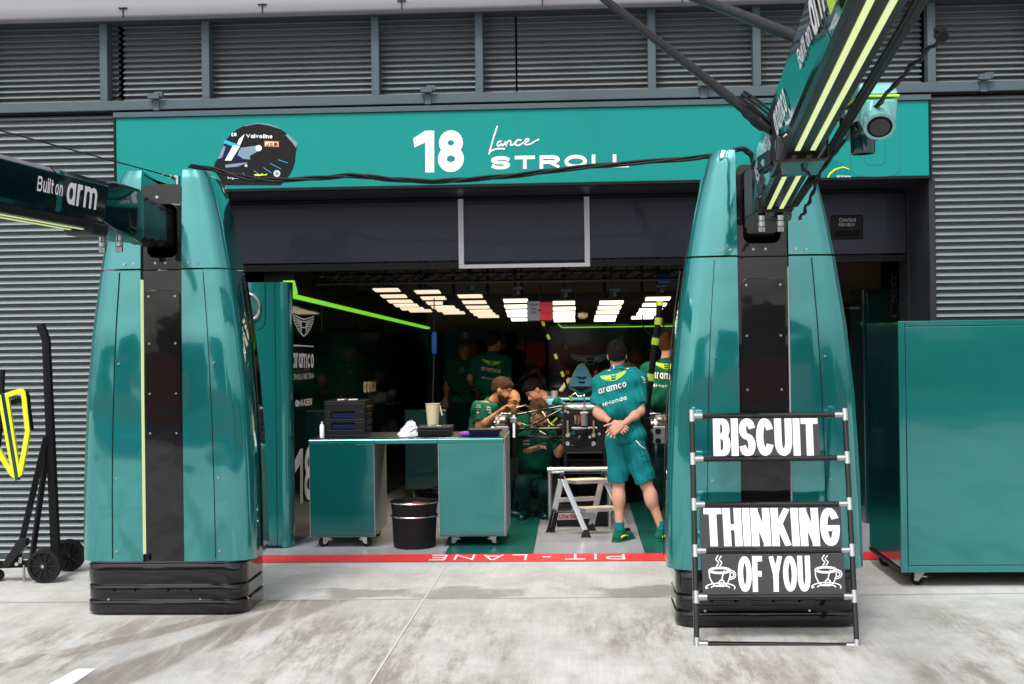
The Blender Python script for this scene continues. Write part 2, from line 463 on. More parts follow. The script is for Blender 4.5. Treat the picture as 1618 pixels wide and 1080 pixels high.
def wings(n=9):
    """winged badge as strokes in a box -1..1 x -.45..0.45"""
    st = []
    for sx in (-1, 1):
        st.append([(0, .30), (sx * .25, .32), (sx * 1.0, .45), (sx * .92, .18), (sx * .6, -.12), (sx * .3, -.32), (0, -.42)])
        for i in range(n):
            t = i / (n - 1)
            a = (sx * (.22 + .02 * t), .20 - .34 * t)
            b = (sx * (.96 - .78 * t ** 1.3), .34 - .70 * t)
            st.append([a, b])
        st.append([(0, .20), (sx * .24, .20), (sx * .24, -.05), (0, -.05)])
    return st

# ================================================================== THE SETTING
YF = 10.6            # facade plane
YD = 11.3            # sectional door plane
def grid_quad(name, x0, x1, y0, y1, z, m, kind='structure'):
    mb = MB(); mb.add([(x0, y0, z), (x1, y0, z), (x1, y1, z), (x0, y1, z)], [(0, 1, 2, 3)])
    return mb.build(name, m, kind=kind)
def strip(p, q, w, z):
    p, q = Vector(p), Vector(q); d = (q - p).normalized(); n = Vector((-d.y, d.x, 0)) * w / 2
    up = Vector((0, 0, z))
    return [p - n + up, q - n + up, q + n + up, p + n + up]
grid_quad('ground', -150, 150, -150, 150, 0, 'concrete')
ja, jb = G(707, 889), G(585, 1080); jd = (jb - ja).normalized()
mb = MB(); mb.add(strip(ja + jd * .02, ja + jd * 9, .011, .004), [(0, 1, 2, 3)])
mb.build('ground_joint', 'joint_white', kind='structure')
ca, cb = G(300, 948), G(1300, 939)
mb = MB()
cd = (cb - ca).normalized()
jx = ja + jd * ((ca.y - ja.y) / jd.y)
mb.add(strip(ca - cd * 12, jx - cd * .02, .010, .004), [(0, 1, 2, 3)])
mb.add(strip(jx + cd * .02, cb + cd * 12, .010, .004), [(0, 1, 2, 3)])
mb.build('ground_joint', 'joint_dark', kind='structure')
# white painted bay marking, bottom left
mb = MB(); mb.add([G(122, 1057) + Vector((0, 0, .004)), G(153, 1057) + Vector((0, 0, .004)), G(95, 1095) + Vector((0, 0, .004)), G(52, 1095) + Vector((0, 0, .004))], [(0, 1, 2, 3)])
mb.build('road_marking', 'white_paint', kind='structure')
# red pit lane line with its lettering (reads from inside the garage)
RY0, RY1 = G(700, 888).y, G(700, 876).y
line = MB(); line.add([(P(300, 880, RY0).x, RY0, .004), (P(1640, 880, RY0).x, RY0, .004), (P(1640, 880, RY0).x, RY1, .004), (P(300, 880, RY0).x, RY1, .004)], [(0, 1, 2, 3)])
red_line = line.build('road_line', 'red_paint', kind='structure')
def floor_text(s, pxr, pxl, pad):
    a = G(pxr, 879); b = G(pxl, 882)
    TL = Vector((a.x, RY0 + pad, .004)); TR = Vector((b.x, RY0 + pad, .004)); BL = Vector((a.x, RY1 - pad, .004))
    return letters(s, TL, TR, BL, 'lettering', 'white_paint', red_line, (0, 0, .003), weight=.17, cond=2.0, space=.32)
floor_text('PIT', 987, 893, .05); floor_text('-', 871, 857, .05); floor_text('LANE', 833, 680, .05)
# garage floor
grid_quad('floor', -3.6, 4.2, RY1, 18.2, .004, 'floor_grey')
def lane(xa, xb, z, m):
    a, b = G(xa, 873), G(xb, 873)
    mb = MB(); mb.add([(a.x, RY1 + .002, z), (b.x, RY1 + .002, z), (b.x, 17.9, z), (a.x, 17.9, z)], [(0, 1, 2, 3)])
    mb.build('floor_lane', m, kind='structure')
lane(704, 843, .008, 'floor_teal'); lane(1018, 1330, .008, 'floor_teal')
mb = MB()
a, b = G(848, 856), G(1014, 854)
mb.add([(a.x, a.y, .008), (b.x, a.y, .008), (b.x, a.y + .012, .008), (a.x, a.y + .012, .008)], [(0, 1, 2, 3)])
mb.build('floor_joint', 'joint_dark', kind='structure')

# ------------------------------------------------------------------ pit building
XL, XR = P(187, 300, YF).x, P(1467, 300, YF).x       # opening / sign span
bld = thing('pit_building', 'grey pit building of horizontal corrugated cladding with an open garage doorway', 'building', (0, YF, 0))
def zat(px, py, Y): return P(px, py, Y).z
def louvre(x0, x1, z0, z1, Y, name='cladding', pitch=.0545, depth=.046, m='cladding'):
    prof = [(0, -.50), (.04, -.56), (.10, -.54), (.30, -.24), (.48, .05), (.55, .22), (.59, .85), (.93, .85), (.95, -.38)]
    pts = []
    n = int(round((z1 - z0) / pitch))
    for i in range(n):
        for t, d in prof:
            pts.append((Y + d * depth, z0 + (i + t) * pitch))
    pts.append((Y - .5 * depth, z0 + n * pitch))
    mb = MB(); k = len(pts)
    for x in (x0, x1): mb.v += [Vector((x, y, z)) for y, z in pts]
    mb.f = [(i, i + k, i + k + 1, i + 1) for i in range(k - 1)]
    o = mb.build(name, m, bld, smooth=50); return o
zrail = zat(500, 160, YF)
zsigT = zat(700, 176, YF); zsigB = zat(700, 293, YF)
louvre(-16, XL - .02, .05, zrail - .01, YF + .02)
louvre(XR + .03, 16, .05, zrail - .01, YF + .02)
zseam = zat(500, 40, YF)
for xa, xb in ((-16, XL - .02), (XL + .02, P(815, 100, YF).x - .008), (P(815, 100, YF).x + .008, XR - .015), (XR + .03, 16)):
    louvre(xa, xb, zrail + .005, zrail + .055 * 22, YF + .12, 'upper_cladding', pitch=.0475)
mb = MB(); mb.box(-16, 16, YF + .235, YF + .29, zsigB + .02, 6.5)
mb.build('backing_wall', 'black_matte', bld)
for a, b in ((-16, XL - .05), (XR + .08, 16)):
    mb = MB(); mb.box(a, b, YF + .125, YF + .20, 0, zsigB + .015); mb.build('backing_wall', 'black_matte', bld)
    mb = MB(); mb.box(a, b, YF - .01, YF + .03, 0.006, .05); mb.build('base_channel', 'beam_dark', bld)
# posts, rail, top beam
for px in (164, 325, 593, 757, 1030, 1196, 1472, -30, 1640):
    x = P(px, 100, YF - .02).x
    mb = MB(); mb.box(x - .032, x + .032, YF - .03, YF + .08, zrail + .036, zseam + .12)
    mb.build('post', 'beam_grey', bld, bevel=.004)
mb = MB()
xs_ = [-16, P(672, 150, YF).x, P(1115, 140, YF).x, 16]
for i in range(3):
    mb = MB(); mb.box(xs_[i] + .004, xs_[i + 1] - .004, YF - .06, YF + .075, zrail - .046, zrail + .032); mb.build('rail', 'beam_grey', bld, bevel=.004)
for px in (245, 675, 1112, 1555):
    p = P(px, 150, YF - .08)
    mb = MB(); mb.box(p.x - .05, p.x + .045, YF - .12, YF - .062, zrail + .034, zrail + .075)
    mb.box(p.x - .025, p.x + .03, YF - .07, YF - .062, zrail - .055, zrail + .034)
    mb.box(p.x + .0, p.x + .07, YF - .11, YF - .066, zrail + .05, zrail + .09)
    mb.build('rail_bracket', 'beam_grey', bld, bevel=.003)
zc = zat(700, 15, YF - .105) - .02
mb = MB(); mb.box(-16, 16, YF - .10, YF + .10, zseam + .121, zc - .003); mb.build('top_beam', 'beam_dark', bld, bevel=.006)
mb = MB(); mb.box(-16, 16, YF - .02, YF + .11, zsigT + .045, zrail - .05); mb.build('head_flashing', 'black', bld)
# canopy with a rounded nose
YC = YF - .20
mb = MB()
prof = [(YC + .10, zc + .9), (YC + .04, zc + .5), (YC - .002, zc + .10), (YC - .008, zc + .02), (YC + .0, zc + .006), (YC + .012, zc), (YF + .1, zc + .0), (YF + .1, zc + .9)]
secs = [[(x, y, z) for y, z in prof] for x in (-16, 16)]
mb.loft(secs); canopy = mb.build('canopy', 'canopy_grey', bld, smooth=40)
for px in (195, 415, 635, 857, 1078, 1300, 1520, -25):
    x = P(px, 10, YC).x
    mb = MB(); mb.box(x - .003, x + .003, YC - .016, YC + .02, zc + .004, zc + .070); mb.box(x - .035, x + .035, YC - .020, YC + .02, zc + .0705, zc + .078)
    mb.build('clip', 'black', canopy)
# door lining
mb = MB()
mb.box(XL - .03, XR + .04, YF + .07, YD, zsigB - .02, zsigB + .01)
mb.build('door_head', 'jamb', bld)
for a, b in ((XL - .04, XL + .0), (XR - .0, XR + .05)):
    mb = MB(); mb.box(a, b, YF - .01, YD + .3, 0.009, zsigB - .022); mb.build('door_jamb', 'jamb', bld, bevel=.004)
# guide rail of the door
xg = P(1437, 400, YD).x
mb = MB(); mb.box(xg - .02, xg + .05, YD - .08, YD - .01, .009, zsigB - .03); mb.box(xg + .053, XR - .005, YD - .05, YD + .02, .009, zsigB - .03)
mb.build('guide_rail', 'jamb', bld, bevel=.004)
# sectional door, raised
zdB = zat(740, 424, YD)
door = MB()
zs = [zdB + .055, zsigB - .025]
door.box(XL + .02, xg - .025, YD, YD + .05, zdB + .07, zsigB - .03)
door_o = door.build('garage_door', 'shutter', bld, bevel=.006)
mb = MB(); mb.box(XL + .02, xg - .025, YD - .02, YD + .06, zdB, zdB + .06); mb.build('bottom_seal', 'black', door_o, bevel=.005)
mb = MB(); mb.box(XL + .02, xg - .025, YD - .012, YD - .002, zat(740, 318, YD), zat(740, 316, YD) + .008); mb.build('seam', 'black', door_o)
# white window frame on the door
a = P(725, 424, YD - .03); b = P(931, 300, YD - .03); w = .062
mb = MB(); y0, y1 = YD - .035, YD - .003
zt = zsigB - .04
mb.box(a.x, a.x + w * .75, y0, y1, a.z + w * .55, zt); mb.box(b.x - w * .75, b.x, y0, y1, a.z + w * .55, zt)
mb.box(a.x, b.x, y0 - .002, y1, a.z, a.z + w * .54)
mb.build('window_frame', 'white_frame', door_o, bevel=.004)
mb = MB(); mb.box(a.x + w * .75 + .001, b.x - w * .75 - .001, YD - .012, YD - .003, a.z + w * .55, zat(740, 322, YD)); mb.build('window_pane', 'shutter', door_o)
# maker's plate with handle recess
a, b = P(1313, 340, YD - .02), P(1364, 377, YD - .02)
mb = MB(); mb.box(a.x, b.x, YD - .02, YD - .001, b.z, a.z); plate = mb.build('maker_plate', 'black', door_o, bevel=.008)
mb = MB(); mb.box(a.x + .03, b.x - .03, YD - .024, YD - .0205, b.z + .02, b.z + .075); mb.build('handle_recess', 'black_matte', plate)
def fit(s, x0, x1, yt, yb, Y, name, m, parent, weight=.16, cond=1., space=.14, slope=-.0165, lift=.003, h=1., y0=0.):
    TL = P(x0, yt, Y); TR = P(x1, yt + slope * (x1 - x0), Y); BL = P(x0, yb, Y)
    return letters(s, TL, TR, BL, name, m, parent, (0, -lift, 0), weight, cond, space, h, y0)
fit('Crawford', 1326, 1352, 344, 350, YD - .0202, 'lettering', 'white_frame', plate, .12, 1.1, slope=0)
fit('ASSA ABLOY', 1325, 1351, 352, 357, YD - .0202, 'lettering', 'white_frame', plate, .14, 1.1, slope=0)

# ------------------------------------------------------------------ garage interior shell
mb = MB(); mb.box(-3.7, 4.4, YD + .08, 18.4, 3.0, 3.1); mb.build('ceiling', 'ceiling_dark', bld)
mb = MB(); mb.box(-3.7, 4.4, 18.2, 18.3, .003, 3.0); mb.build('back_wall', 'wall_cream', bld)
mb = MB(); mb.box(-3.7, -3.6, YD + .33, 18.2, .003, 3.0); mb.build('side_wall', 'ceiling_dark', bld)
mb = MB(); mb.box(4.2, 4.3, YD + .33, 18.2, .003, 3.0); mb.build('side_wall', 'ceiling_dark', bld)

# left team wall: glossy, slightly angled
W0 = P(459, 535, 11.25); W1 = P(676, 530, 17.2); W0.z = W1.z = 0
wd = (W1 - W0).normalized(); wnrm = Vector((wd.y, -wd.x, 0))          # faces the bay
wl = (W1 - W0).length
def wp(t, z, o=0.): return W0 + wd * t + Vector((0, 0, z)) + wnrm * o
wall = thing('garage_partition_wall', 'glossy dark green partition wall with white team lettering and lime light strip', 'wall', tuple(W0))
zt0 = PPL(459, 470, W0, wnrm).z; zt1 = PPL(675, 520, W0, wnrm).z
def wz(t): return zt0 + (zt1 - zt0) * t / wl
edges = [0, .98, 2.1, 3.6, wl]
for i in range(4):
    t0, t1 = edges[i] + .004, edges[i + 1] - .004
    mb = MB(); mb.hexa([wp(t0, .012, 0), wp(t1, .012, 0), wp(t1, .012, -.05), wp(t0, .012, -.05), wp(t0, wz(t0), 0), wp(t1, wz(t1), 0), wp(t1, wz(t1), -.05), wp(t0, wz(t0), -.05)])
    mb.build('wall_panel', 'wall_gloss', wall, bevel=.002)
mb = MB()
mb.hexa([wp(0, wz(0) + .004, .03), wp(wl, wz(wl) + .004, .03), wp(wl, wz(wl) + .004, -.06), wp(0, wz(0) + .004, -.06),
         wp(0, wz(0) + .034, .03), wp(wl, wz(wl) + .03, .03), wp(wl, wz(wl) + .03, -.06), wp(0, wz(0) + .034, -.06)])
mb.hexa([wp(0, wz(0) + .036, .03), wp(.14, wz(0) + .036, .03), wp(.14, wz(0) + .036, -.06), wp(0, wz(0) + .036, -.06),
         wp(0, wz(0) + .15, .03), wp(.05, wz(0) + .15, .03), wp(.05, wz(0) + .15, -.06), wp(0, wz(0) + .15, -.06)])
mb.build('light_strip', 'led_green', wall)
mb = MB()
mb.hexa([wp(.2, wz(0) + .04, -.02), wp(wl, wz(wl) + .04, -.02), wp(wl, wz(wl) + .04, -.3), wp(.2, wz(0) + .04, -.3),
         wp(.2, wz(0) + .28, -.02), wp(wl, wz(wl) + .22, -.02), wp(wl, wz(wl) + .22, -.3), wp(.2, wz(0) + .28, -.3)])
mb.build('cornice', 'black', wall)
def wfit(s, x0, x1, ytl, ytr, ybl, name, m, **k):
    TL = PPL(x0, ytl, W0, wnrm); TR = PPL(x1, ytr, W0, wnrm); BL = PPL(x0, ybl, W0, wnrm)
    return letters(s, TL, TR, BL, name, m, wall, wnrm * .003, **k)
def wmap(x0, x1, yt, yb, sl=0.):
    TL = PPL(x0, yt, W0, wnrm); TR = PPL(x1, yt + sl, W0, wnrm); BL = PPL(x0, yb, W0, wnrm)
    return amap(TL, TR, BL, 2, .9, 0)
f = wmap(463, 495, 497, 531, 3)
sketch([[(x + 1, y + .45) for x, y in q] for q in wings(7)], f, .028, 'winged_badge', 'white_vinyl', wall, wnrm * .003)
mb = MB(); q = [PPL(461, 544, W0, wnrm), PPL(495, 546, W0, wnrm), PPL(495, 548, W0, wnrm), PPL(461, 546.5, W0, wnrm)]
mb.prism([p + wnrm * .001 for p in q], wnrm * .003); mb.build('white_rule', 'white_vinyl', wall)
wfit('aramco', 461.5, 495, 556, 557.5, 581, 'lettering', 'white_vinyl', weight=.17, h=.80, space=.1)
wfit('ASTON MARTIN', 461, 490, 582, 583, 589, 'lettering', 'brass', weight=.14)
wfit('FORMULA ONE TEAM', 461, 495, 591, 589, 600, 'lettering', 'white_vinyl', weight=.13)
wfit('MAADEN', 471, 492, 631, 629, 642, 'lettering', 'white_vinyl', weight=.16)
wfit('O', 466, 471, 632, 631, 643, 'emblem', 'white_vinyl', weight=.3)
wfit('18', 465, 496, 712, 702, 800, 'lettering', 'white_vinyl', weight=.18, space=.1)
wfit('aramco', 574, 593, 602, 601, 620, 'lettering', 'cream', weight=.17, h=.80, space=.1)
wfit('V E S T I', 608, 632, 637, 634, 641, 'lettering', 'alu_panel', weight=.13)

# back partition: dark panels on the left, green glass with the winged badge on the right
YB = 17.2
bk = thing('back_partition_wall', 'dark green glossy back partition with winged badge and thin green light line', 'wall', (0, YB, 0))
xa, xm1, xm2, xe = P(674, 530, YB).x, P(800, 530, YB).x, P(866, 530, YB - .4).x, P(1330, 530, YB).x
for i, (p, q) in enumerate(((xa, P(745, 530, YB).x), (P(745, 530, YB).x, P(830, 530, YB).x), (P(830, 530, YB).x, P(862, 530, YB).x))):
    mb = MB(); mb.box(p + .004, q - .004, YB, YB + .05, .012, zat(740, 523, YB)); mb.build('wall_panel', 'wall_gloss', bk, bevel=.002)
YB2 = YB - .5
for p, q in ((xm2, xm2 + 1.1), (xm2 + 1.1, xe)):
    mb = MB(); mb.box(p + .004, q - .004, YB2, YB2 + .05, .012, zat(900, 512, YB2)); mb.build('wall_panel', 'wall_green', bk, bevel=.002)
mb = MB(); z_ = zat(900, 517, YB2)
mb.bar((P(888, 517, YB2).x, YB2 - .01, z_), (xe, YB2 - .01, z_), .012, .014); mb.bar((P(888, 517, YB2).x - .004, YB2 - .01, z_ + .002), (P(882, 511, YB2).x, YB2 - .01, z_ + .05), .012, .014)
mb.build('light_strip', 'led_green', bk)
TL, TR, BL = P(903, 560, YB2), P(962, 559, YB2), P(903, 577, YB2)
sketch([[(x + 1, y + .45) for x, y in q] for q in wings(9)], amap(TL, TR, BL, 2, .9), .022, 'winged_badge', 'alu_panel', bk, (0, -.004, 0))
for a, b in ((-16, XL - .06), (XR + .06, 16)):
    mb = MB(); mb.box(a, b, YD + .1, YD + .2, 0, 3.2); mb.build('inner_wall', 'black_matte', bld)

# ================================================================== NAME BOARD OVER THE DOOR
YS = YF - .05
sg = thing('name_board', 'long teal board over the garage door with white 18 and black helmet picture', 'sign', (0, YS, zsigB))
mb = MB(); mb.box(XL + .004, XR - .004, YS, YF + .10, zsigB, zsigT - .005); mb.build('board', 'teal_sign', sg, bevel=.003)
mb = MB(); mb.box(XL - .012, XR + .012, YS - .02, YF - .022, zsigT - .002, zsigT + .04); mb.build('top_trim', 'beam_grey', sg, bevel=.003)
mb = MB(); mb.box(XL, XR, YS - .012, YF + .06, zsigB - .022, zsigB - .002); mb.build('bottom_trim', 'black', sg)
for a, b in ((XL - .014, XL + .002), (XR - .002, XR + .014)):
    mb = MB(); mb.box(a, b, YS - .010, YF + .06, zsigB - .02, zsigT - .004); mb.build('end_trim', 'black', sg)
xm = P(818, 200, YS).x
mb = MB(); mb.box(xm - .002, xm + .002, YS - .0015, YS - .0005, zsigB + .002, zsigT - .01); mb.build('panel_joint', 'teal_bench', sg)
fit('18', 653, 733, 206.5, 272.5, YS, 'lettering', 'white_vinyl', sg, .235, 1.0, .10)
fit('STROLL', 776, 994, 246.5, 267.5, YS, 'lettering', 'white_vinyl', sg, .27, 2.1, .17)
# hand-written first name
def sp(q, s=3.852, ox=620, oy=180): return [(ox + x / s, oy + y / s) for x, y in q]
def smooth_pts(q, n=5):
    out = []
    for i in range(len(q) - 1):
        p0 = Vector(q[max(i - 1, 0)]); p1 = Vector(q[i]); p2 = Vector(q[i + 1]); p3 = Vector(q[min(i + 2, len(q) - 1)])
        for k in range(n):
            t = k / n
            out.append(tuple(.5 * ((2 * p1) + (-p0 + p2) * t + (2 * p0 - 5 * p1 + 4 * p2 - p3) * t * t + (-p0 + 3 * p1 - 3 * p2 + p3) * t ** 3)))
    return out + [tuple(q[-1])]
script = [
 [(640, 75), (628, 110), (612, 160), (600, 205), (590, 240)], [(590, 238), (605, 222), (640, 210), (683, 210)],
 [(665, 165), (648, 168), (640, 186), (650, 193), (664, 178), (670, 165), (668, 185), (676, 190), (690, 170)],
 [(690, 170), (694, 192), (700, 172), (716, 160), (722, 170), (722, 188), (734, 186), (752, 168)],
 [(782, 158), (766, 156), (752, 172), (754, 188), (772, 188), (800, 172)],
 [(800, 172), (824, 166), (832, 154), (818, 150), (806, 166), (812, 184), (838, 182), (866, 166), (890, 154)]]
st = []
for q in script:
    st.append(ribbon([(x, -y) for x, y in smooth_pts(q)], 4.6))
TL, TR, BL = P(620, 180, YS), P(620 + 1000 / 3.852, 180, YS), P(620, 180 + 300 / 3.852, YS)
strips_to_mesh(st, lambda x, y: TL + (TR - TL) * (x / 1000) + (BL - TL) * (-y / 300), (0, -.003, 0)).build('lettering', 'white_vinyl', sg)
# helmet picture printed on the board
def hp(q, layer, s=4.494, ox=320, oy=180):
    return [P(ox + x / s, oy + y / s, YS) + Vector((0, -.002 - .0012 * layer, 0)) for x, y in q]
def dec(q, layer, name, m, parent, sm=False, **k):
    if sm: q = smooth_pts(q + [q[0]], 4)[:-1]
    mb = MB(); mb.prism(hp(q, layer, **k), (0, .001, 0)); return mb.build(name, m, parent)
hel = dec([(150, 505), (110, 440), (80, 390), (88, 345), (105, 322), (128, 262), (165, 186), (200, 146), (245, 108), (300, 80), (345, 67), (385, 62), (470, 70), (540, 95), (600, 138), (660, 190), (676, 208), (664, 262), (657, 340), (640, 392), (618, 432), (580, 480), (553, 505)], 0, 'helmet_picture', 'black', sg)
dec([(600, 138), (660, 190), (676, 208), (664, 240), (640, 205), (590, 150)], 1, 'helmet_spoiler', 'bluegrey', hel)
dec([(385, 62), (470, 70), (540, 95), (560, 108), (470, 80), (390, 68), (300, 86), (300, 80)], 1, 'helmet_gleam', 'bluegrey', hel)
dec([(105, 322), (128, 262), (158, 204), (262, 240), (330, 272), (343, 322), (240, 332), (120, 328)], 1, 'visor', 'navy', hel)
dec([(108, 318), (128, 270), (150, 225), (165, 232), (140, 310)], 2, 'visor_gleam', 'bluegrey', hel)
dec([(262, 252), (330, 272), (340, 322), (290, 318), (250, 290)], 2, 'visor_gleam', 'bluegrey', hel)
dec([(270, 240), (400, 222), (405, 258), (330, 300), (320, 275), (270, 262)], 3, 'visor_arm', 'bluegrey', hel)
dec([(160, 182), (268, 222), (258, 242), (150, 206)], 3, 'visor_band', 'cyan', hel)
dec([(300, 142), (262, 175), (245, 212), (268, 222), (285, 180)], 3, 'white_flash', 'white_vinyl', hel)
dec([(218, 222), (268, 228), (206, 330), (160, 330)], 4, 'white_flash', 'white_vinyl', hel)
dec([(160, 360), (240, 350), (330, 342), (250, 372), (165, 380)], 1, 'vent', 'bluegrey', hel)
dec(arc(400, 242, 22, 22, 0, 350, 20), 4, 'pivot', 'white_vinyl', hel)
dec(arc(310, 366, 10, 10, 0, 350, 14), 4, 'pivot', 'white_frame', hel)
dec(arc(529, 422, 24, 24, 0, 350, 20), 3, 'pivot', 'white_frame', hel)
dec(arc(529, 422, 12, 12, 0, 350, 20), 4, 'pivot', 'bluegrey', hel)
dec([(440, 190), (543, 194), (543, 234), (440, 230)], 2, 'orange_badge', 'orange', hel)
dec([(448, 197), (536, 200), (536, 228), (448, 224)], 3, 'badge_ground', 'white_vinyl', hel)
fit('JCB', 320 + 453 / 4.494, 320 + 532 / 4.494, 180 + 202 / 4.494, 180 + 224 / 4.494, YS - .006, 'lettering', 'black', hel, .26, 1.6, .2, slope=0)
fit('Valvoline', 320 + 310 / 4.494, 320 + 497 / 4.494, 180 + 141 / 4.494, 180 + 169 / 4.494, YS - .003, 'lettering', 'white_vinyl', hel, .2, 1.1, .1, slope=.02)
fit('co', 320 + 206 / 4.494, 320 + 242 / 4.494, 180 + 134 / 4.494, 180 + 160 / 4.494, YS - .003, 'lettering', 'white_vinyl', hel, .17, .8, .1, slope=-.1, h=.8)
fit('cognizant', 320 + 178 / 4.494, 320 + 300 / 4.494, 180 + 432 / 4.494, 180 + 458 / 4.494, YS - .003, 'lettering', 'white_vinyl', hel, .15, 1.0, .12, slope=0)
for a, b in (((540, 322), (608, 346)), ((480, 347), (560, 388)), ((434, 378), (492, 416)), ((364, 397), (410, 432)), ((286, 414), (300, 428))):
    dec([a, b, (b[0], b[1] + 4), (a[0], a[1] + 5)], 2, 'cyan_dash', 'cyan', hel)
dec([(366, 428), (400, 424), (408, 430), (425, 420), (436, 430), (462, 422), (456, 434), (420, 436), (400, 440), (372, 438)], 3, 'lime_mark', 'lime', hel)
# driver portrait (mostly hidden): shoulder, collar
kw = dict(s=3.374, ox=1270, oy=100)
por = dec([(40, 622), (60, 588), (95, 560), (150, 505), (185, 520), (215, 540), (248, 565), (262, 622)], 0, 'portrait_shoulder', 'shirt_teal', sg, **kw)
dec([(30, 622), (30, 540), (60, 490), (100, 480), (128, 505), (110, 545), (60, 600)], 1, 'portrait_collar', 'black', por, **kw)
dec([(40, 490), (62, 430), (120, 395), (122, 440), (95, 480), (60, 492)], 1, 'portrait_face', 'skin_tan', por, **kw)
dec([(118, 622), (135, 585), (165, 560), (210, 548), (240, 560), (243, 566), (210, 555), (170, 567), (142, 590), (126, 622)], 2, 'piping', 'lime_yellow', por, **kw)
fit('servicenow', 1270 + 175 / 3.374, 1270 + 252 / 3.374, 100 + 592 / 3.374, 100 + 610 / 3.374, YS - .003, 'lettering', 'white_vinyl', por, .15, 1.1, .12, slope=.02)
# raised maker outline at the right end of the board
q = [(250, 300), (250, 545), (262, 580), (300, 600), (450, 600), (500, 580), (512, 540), (512, 300)]
sketch([[(x, -y) for x, y in smooth_pts(q, 4)], [(325, -520), (340, -540), (415, -540), (436, -520), (436, -380)], [(325, -520), (325, -420)]],
       lambda x, y: P(1270 + x / 3.374, 100 - y / 3.374, YS), 1.5, 'panel_outline', 'teal_bench', sg, (0, -.002, 0))

# ================================================================== PIT STOP GANTRY TOWERS
ZW = [(.352, .585, 0), (.6, .582, 0), (.9, .575, .0), (1.4, .55, .005), (1.85, .505, .012), (2.262, .442, .022), (2.274, .440, .022), (2.55, .388, .035), (2.75, .338, .05), (2.87, .302, .06), (2.925, .275, .075)]
def wz_at(z):
    for i in range(len(ZW) - 1):
        if ZW[i][0] <= z <= ZW[i + 1][0]:
            t = (z - ZW[i][0]) / (ZW[i + 1][0] - ZW[i][0])
            return ZW[i][1] + t * (ZW[i + 1][1] - ZW[i][1]), ZW[i][2] + t * (ZW[i + 1][2] - ZW[i][2])
    return ZW[-1][1:]
DEP = .56
def tower(pxc, Y0, bi, kx, rot, label, mirror_led):
    """pit gantry tower standing at pixel column pxc with its front at Y0"""
    base = P(pxc, 900, Y0); base.z = 0
    R = Matrix.Rotation(rot, 4, 'Z')
    T = thing('pit_gantry_tower', label, 'pit gantry', tuple(base), 'pit stop gantry towers in front of the garage')
    def W(x, y, z): return base + (R @ Vector((x, y, z)))
    def sec(sx, z, w, y0):
        w = w * kx; r = max(.09, .17 * (w / .55)) * .85; r = min(r, w - bi - .03)
        q = [(bi, .06), (bi, .0)]
        for i in range(1, 4): q.append((bi + (w - r - bi) * i / 4, .012 * (i / 4) ** 2))
        for i in range(9):
            a = pi / 2 * i / 8
            q.append((w - r + r * sin(a), .014 + r * .95 * (1 - cos(a))))
        q += [(w - .005, DEP * .6), (w - .03, DEP), (bi, DEP)]
        zt = lambda y: z - (.10 * max(0, y - .02) if z > 2.9 else 0)
        return [W(sx * x, y0 + y * (1 if z < 2.9 else 1), zt(y)) for x, y in q]
    for sx in (-1, 1):
        lo = [l for l in ZW if l[0] <= 2.265]; hi = [l for l in ZW if l[0] >= 2.27]
        for nm, lv in (('side_shell', lo), ('upper_shell', hi)):
            zz = []
            for i in range(len(lv) - 1):
                for k in range(4):
                    t = k / 4; zz.append(tuple(lv[i][j] + t * (lv[i + 1][j] - lv[i][j]) for j in range(3)))
            zz.append(lv[-1])
            mb = MB(); mb.loft([sec(sx, *l) for l in zz]); sh = mb.build(nm, 'teal_gloss', T, smooth=38)
            if nm == 'side_shell':
                # seam and screws
                mb = MB(); pts = []
                for z in (.37, .8, 1.2, 1.6, 1.9, 2.25):
                    w, y0 = wz_at(z); x = bi + (w * kx - bi) * .46
                    pts.append((x, y0 + .002, z))
                for p, q in zip(pts, pts[1:]): mb.bar(W(sx * p[0], p[1], p[2]), W(sx * q[0], q[1], q[2]), .0032, .006, (0, 1, 0))
                mb.build('seam', 'black', sh)
                sc = []
                for z in (.42, .9, 1.65):
                    w, y0 = wz_at(z); x = bi + (w * kx - bi) * .46 + .03 * sx
                    sc.append((W(sx * x, y0 + .004, z), W(sx * x, y0 - .004, z), .0085))
                screws(sc, sh)
                # black slot along the flank
                mb = MB()
                zz2 = [.40, .8, 1.2, 1.6, 1.95, 2.2]
                q0 = []; q1 = []
                for z in zz2:
                    w, y0 = wz_at(z); f0 = .27 + .06 * (z - .4); f1 = .50
                    q0.append(W(sx * (w * kx + .004), y0 + f0, z)); q1.append(W(sx * (w * kx - .010), y0 + f1, z))
                nrm = (R @ Vector((sx, 0, 0))) * .006
                for i in range(len(zz2) - 1):
                    mb.hexa([q0[i], q1[i], q1[i + 1], q0[i + 1], q0[i] + nrm, q1[i] + nrm, q1[i + 1] + nrm, q0[i + 1] + nrm])
                mb.build('flank_panel', 'carbon', sh, smooth=30)
            else:
                sc = []
                for f_ in (.15, .36):
                    w, y0 = wz_at(2.30); x = bi + (w * kx - bi) * f_
                    sc.append((W(sx * x, y0 + .004, 2.31 - .02 * f_), W(sx * x, y0 - .004, 2.31 - .02 * f_), .0085))
                screws(sc, sh)
    # centre column
    mb = MB(); mb.loft([[W(-bi + .003, .03 + y, z), W(bi - .003, .03 + y, z), W(bi - .003, .5, z), W(-bi + .003, .5, z)] for z, y in ((.35, 0), (1.5, .004), (2.26, .02))])
    cc = mb.build('centre_panel', 'carbon', T)
    mb = MB()
    hw = bi * .86
    rr = .04
    q = []
    for cx_, cz_, a0 in ((hw - rr, 2.13 - rr, 0), (-hw + rr, 2.13 - rr, 90), (-hw + rr, 1.15 + rr, 180), (hw - rr, 1.15 + rr, 270)):
        q += arc(cx_, cz_, rr, rr, a0, a0 + 90, 5)
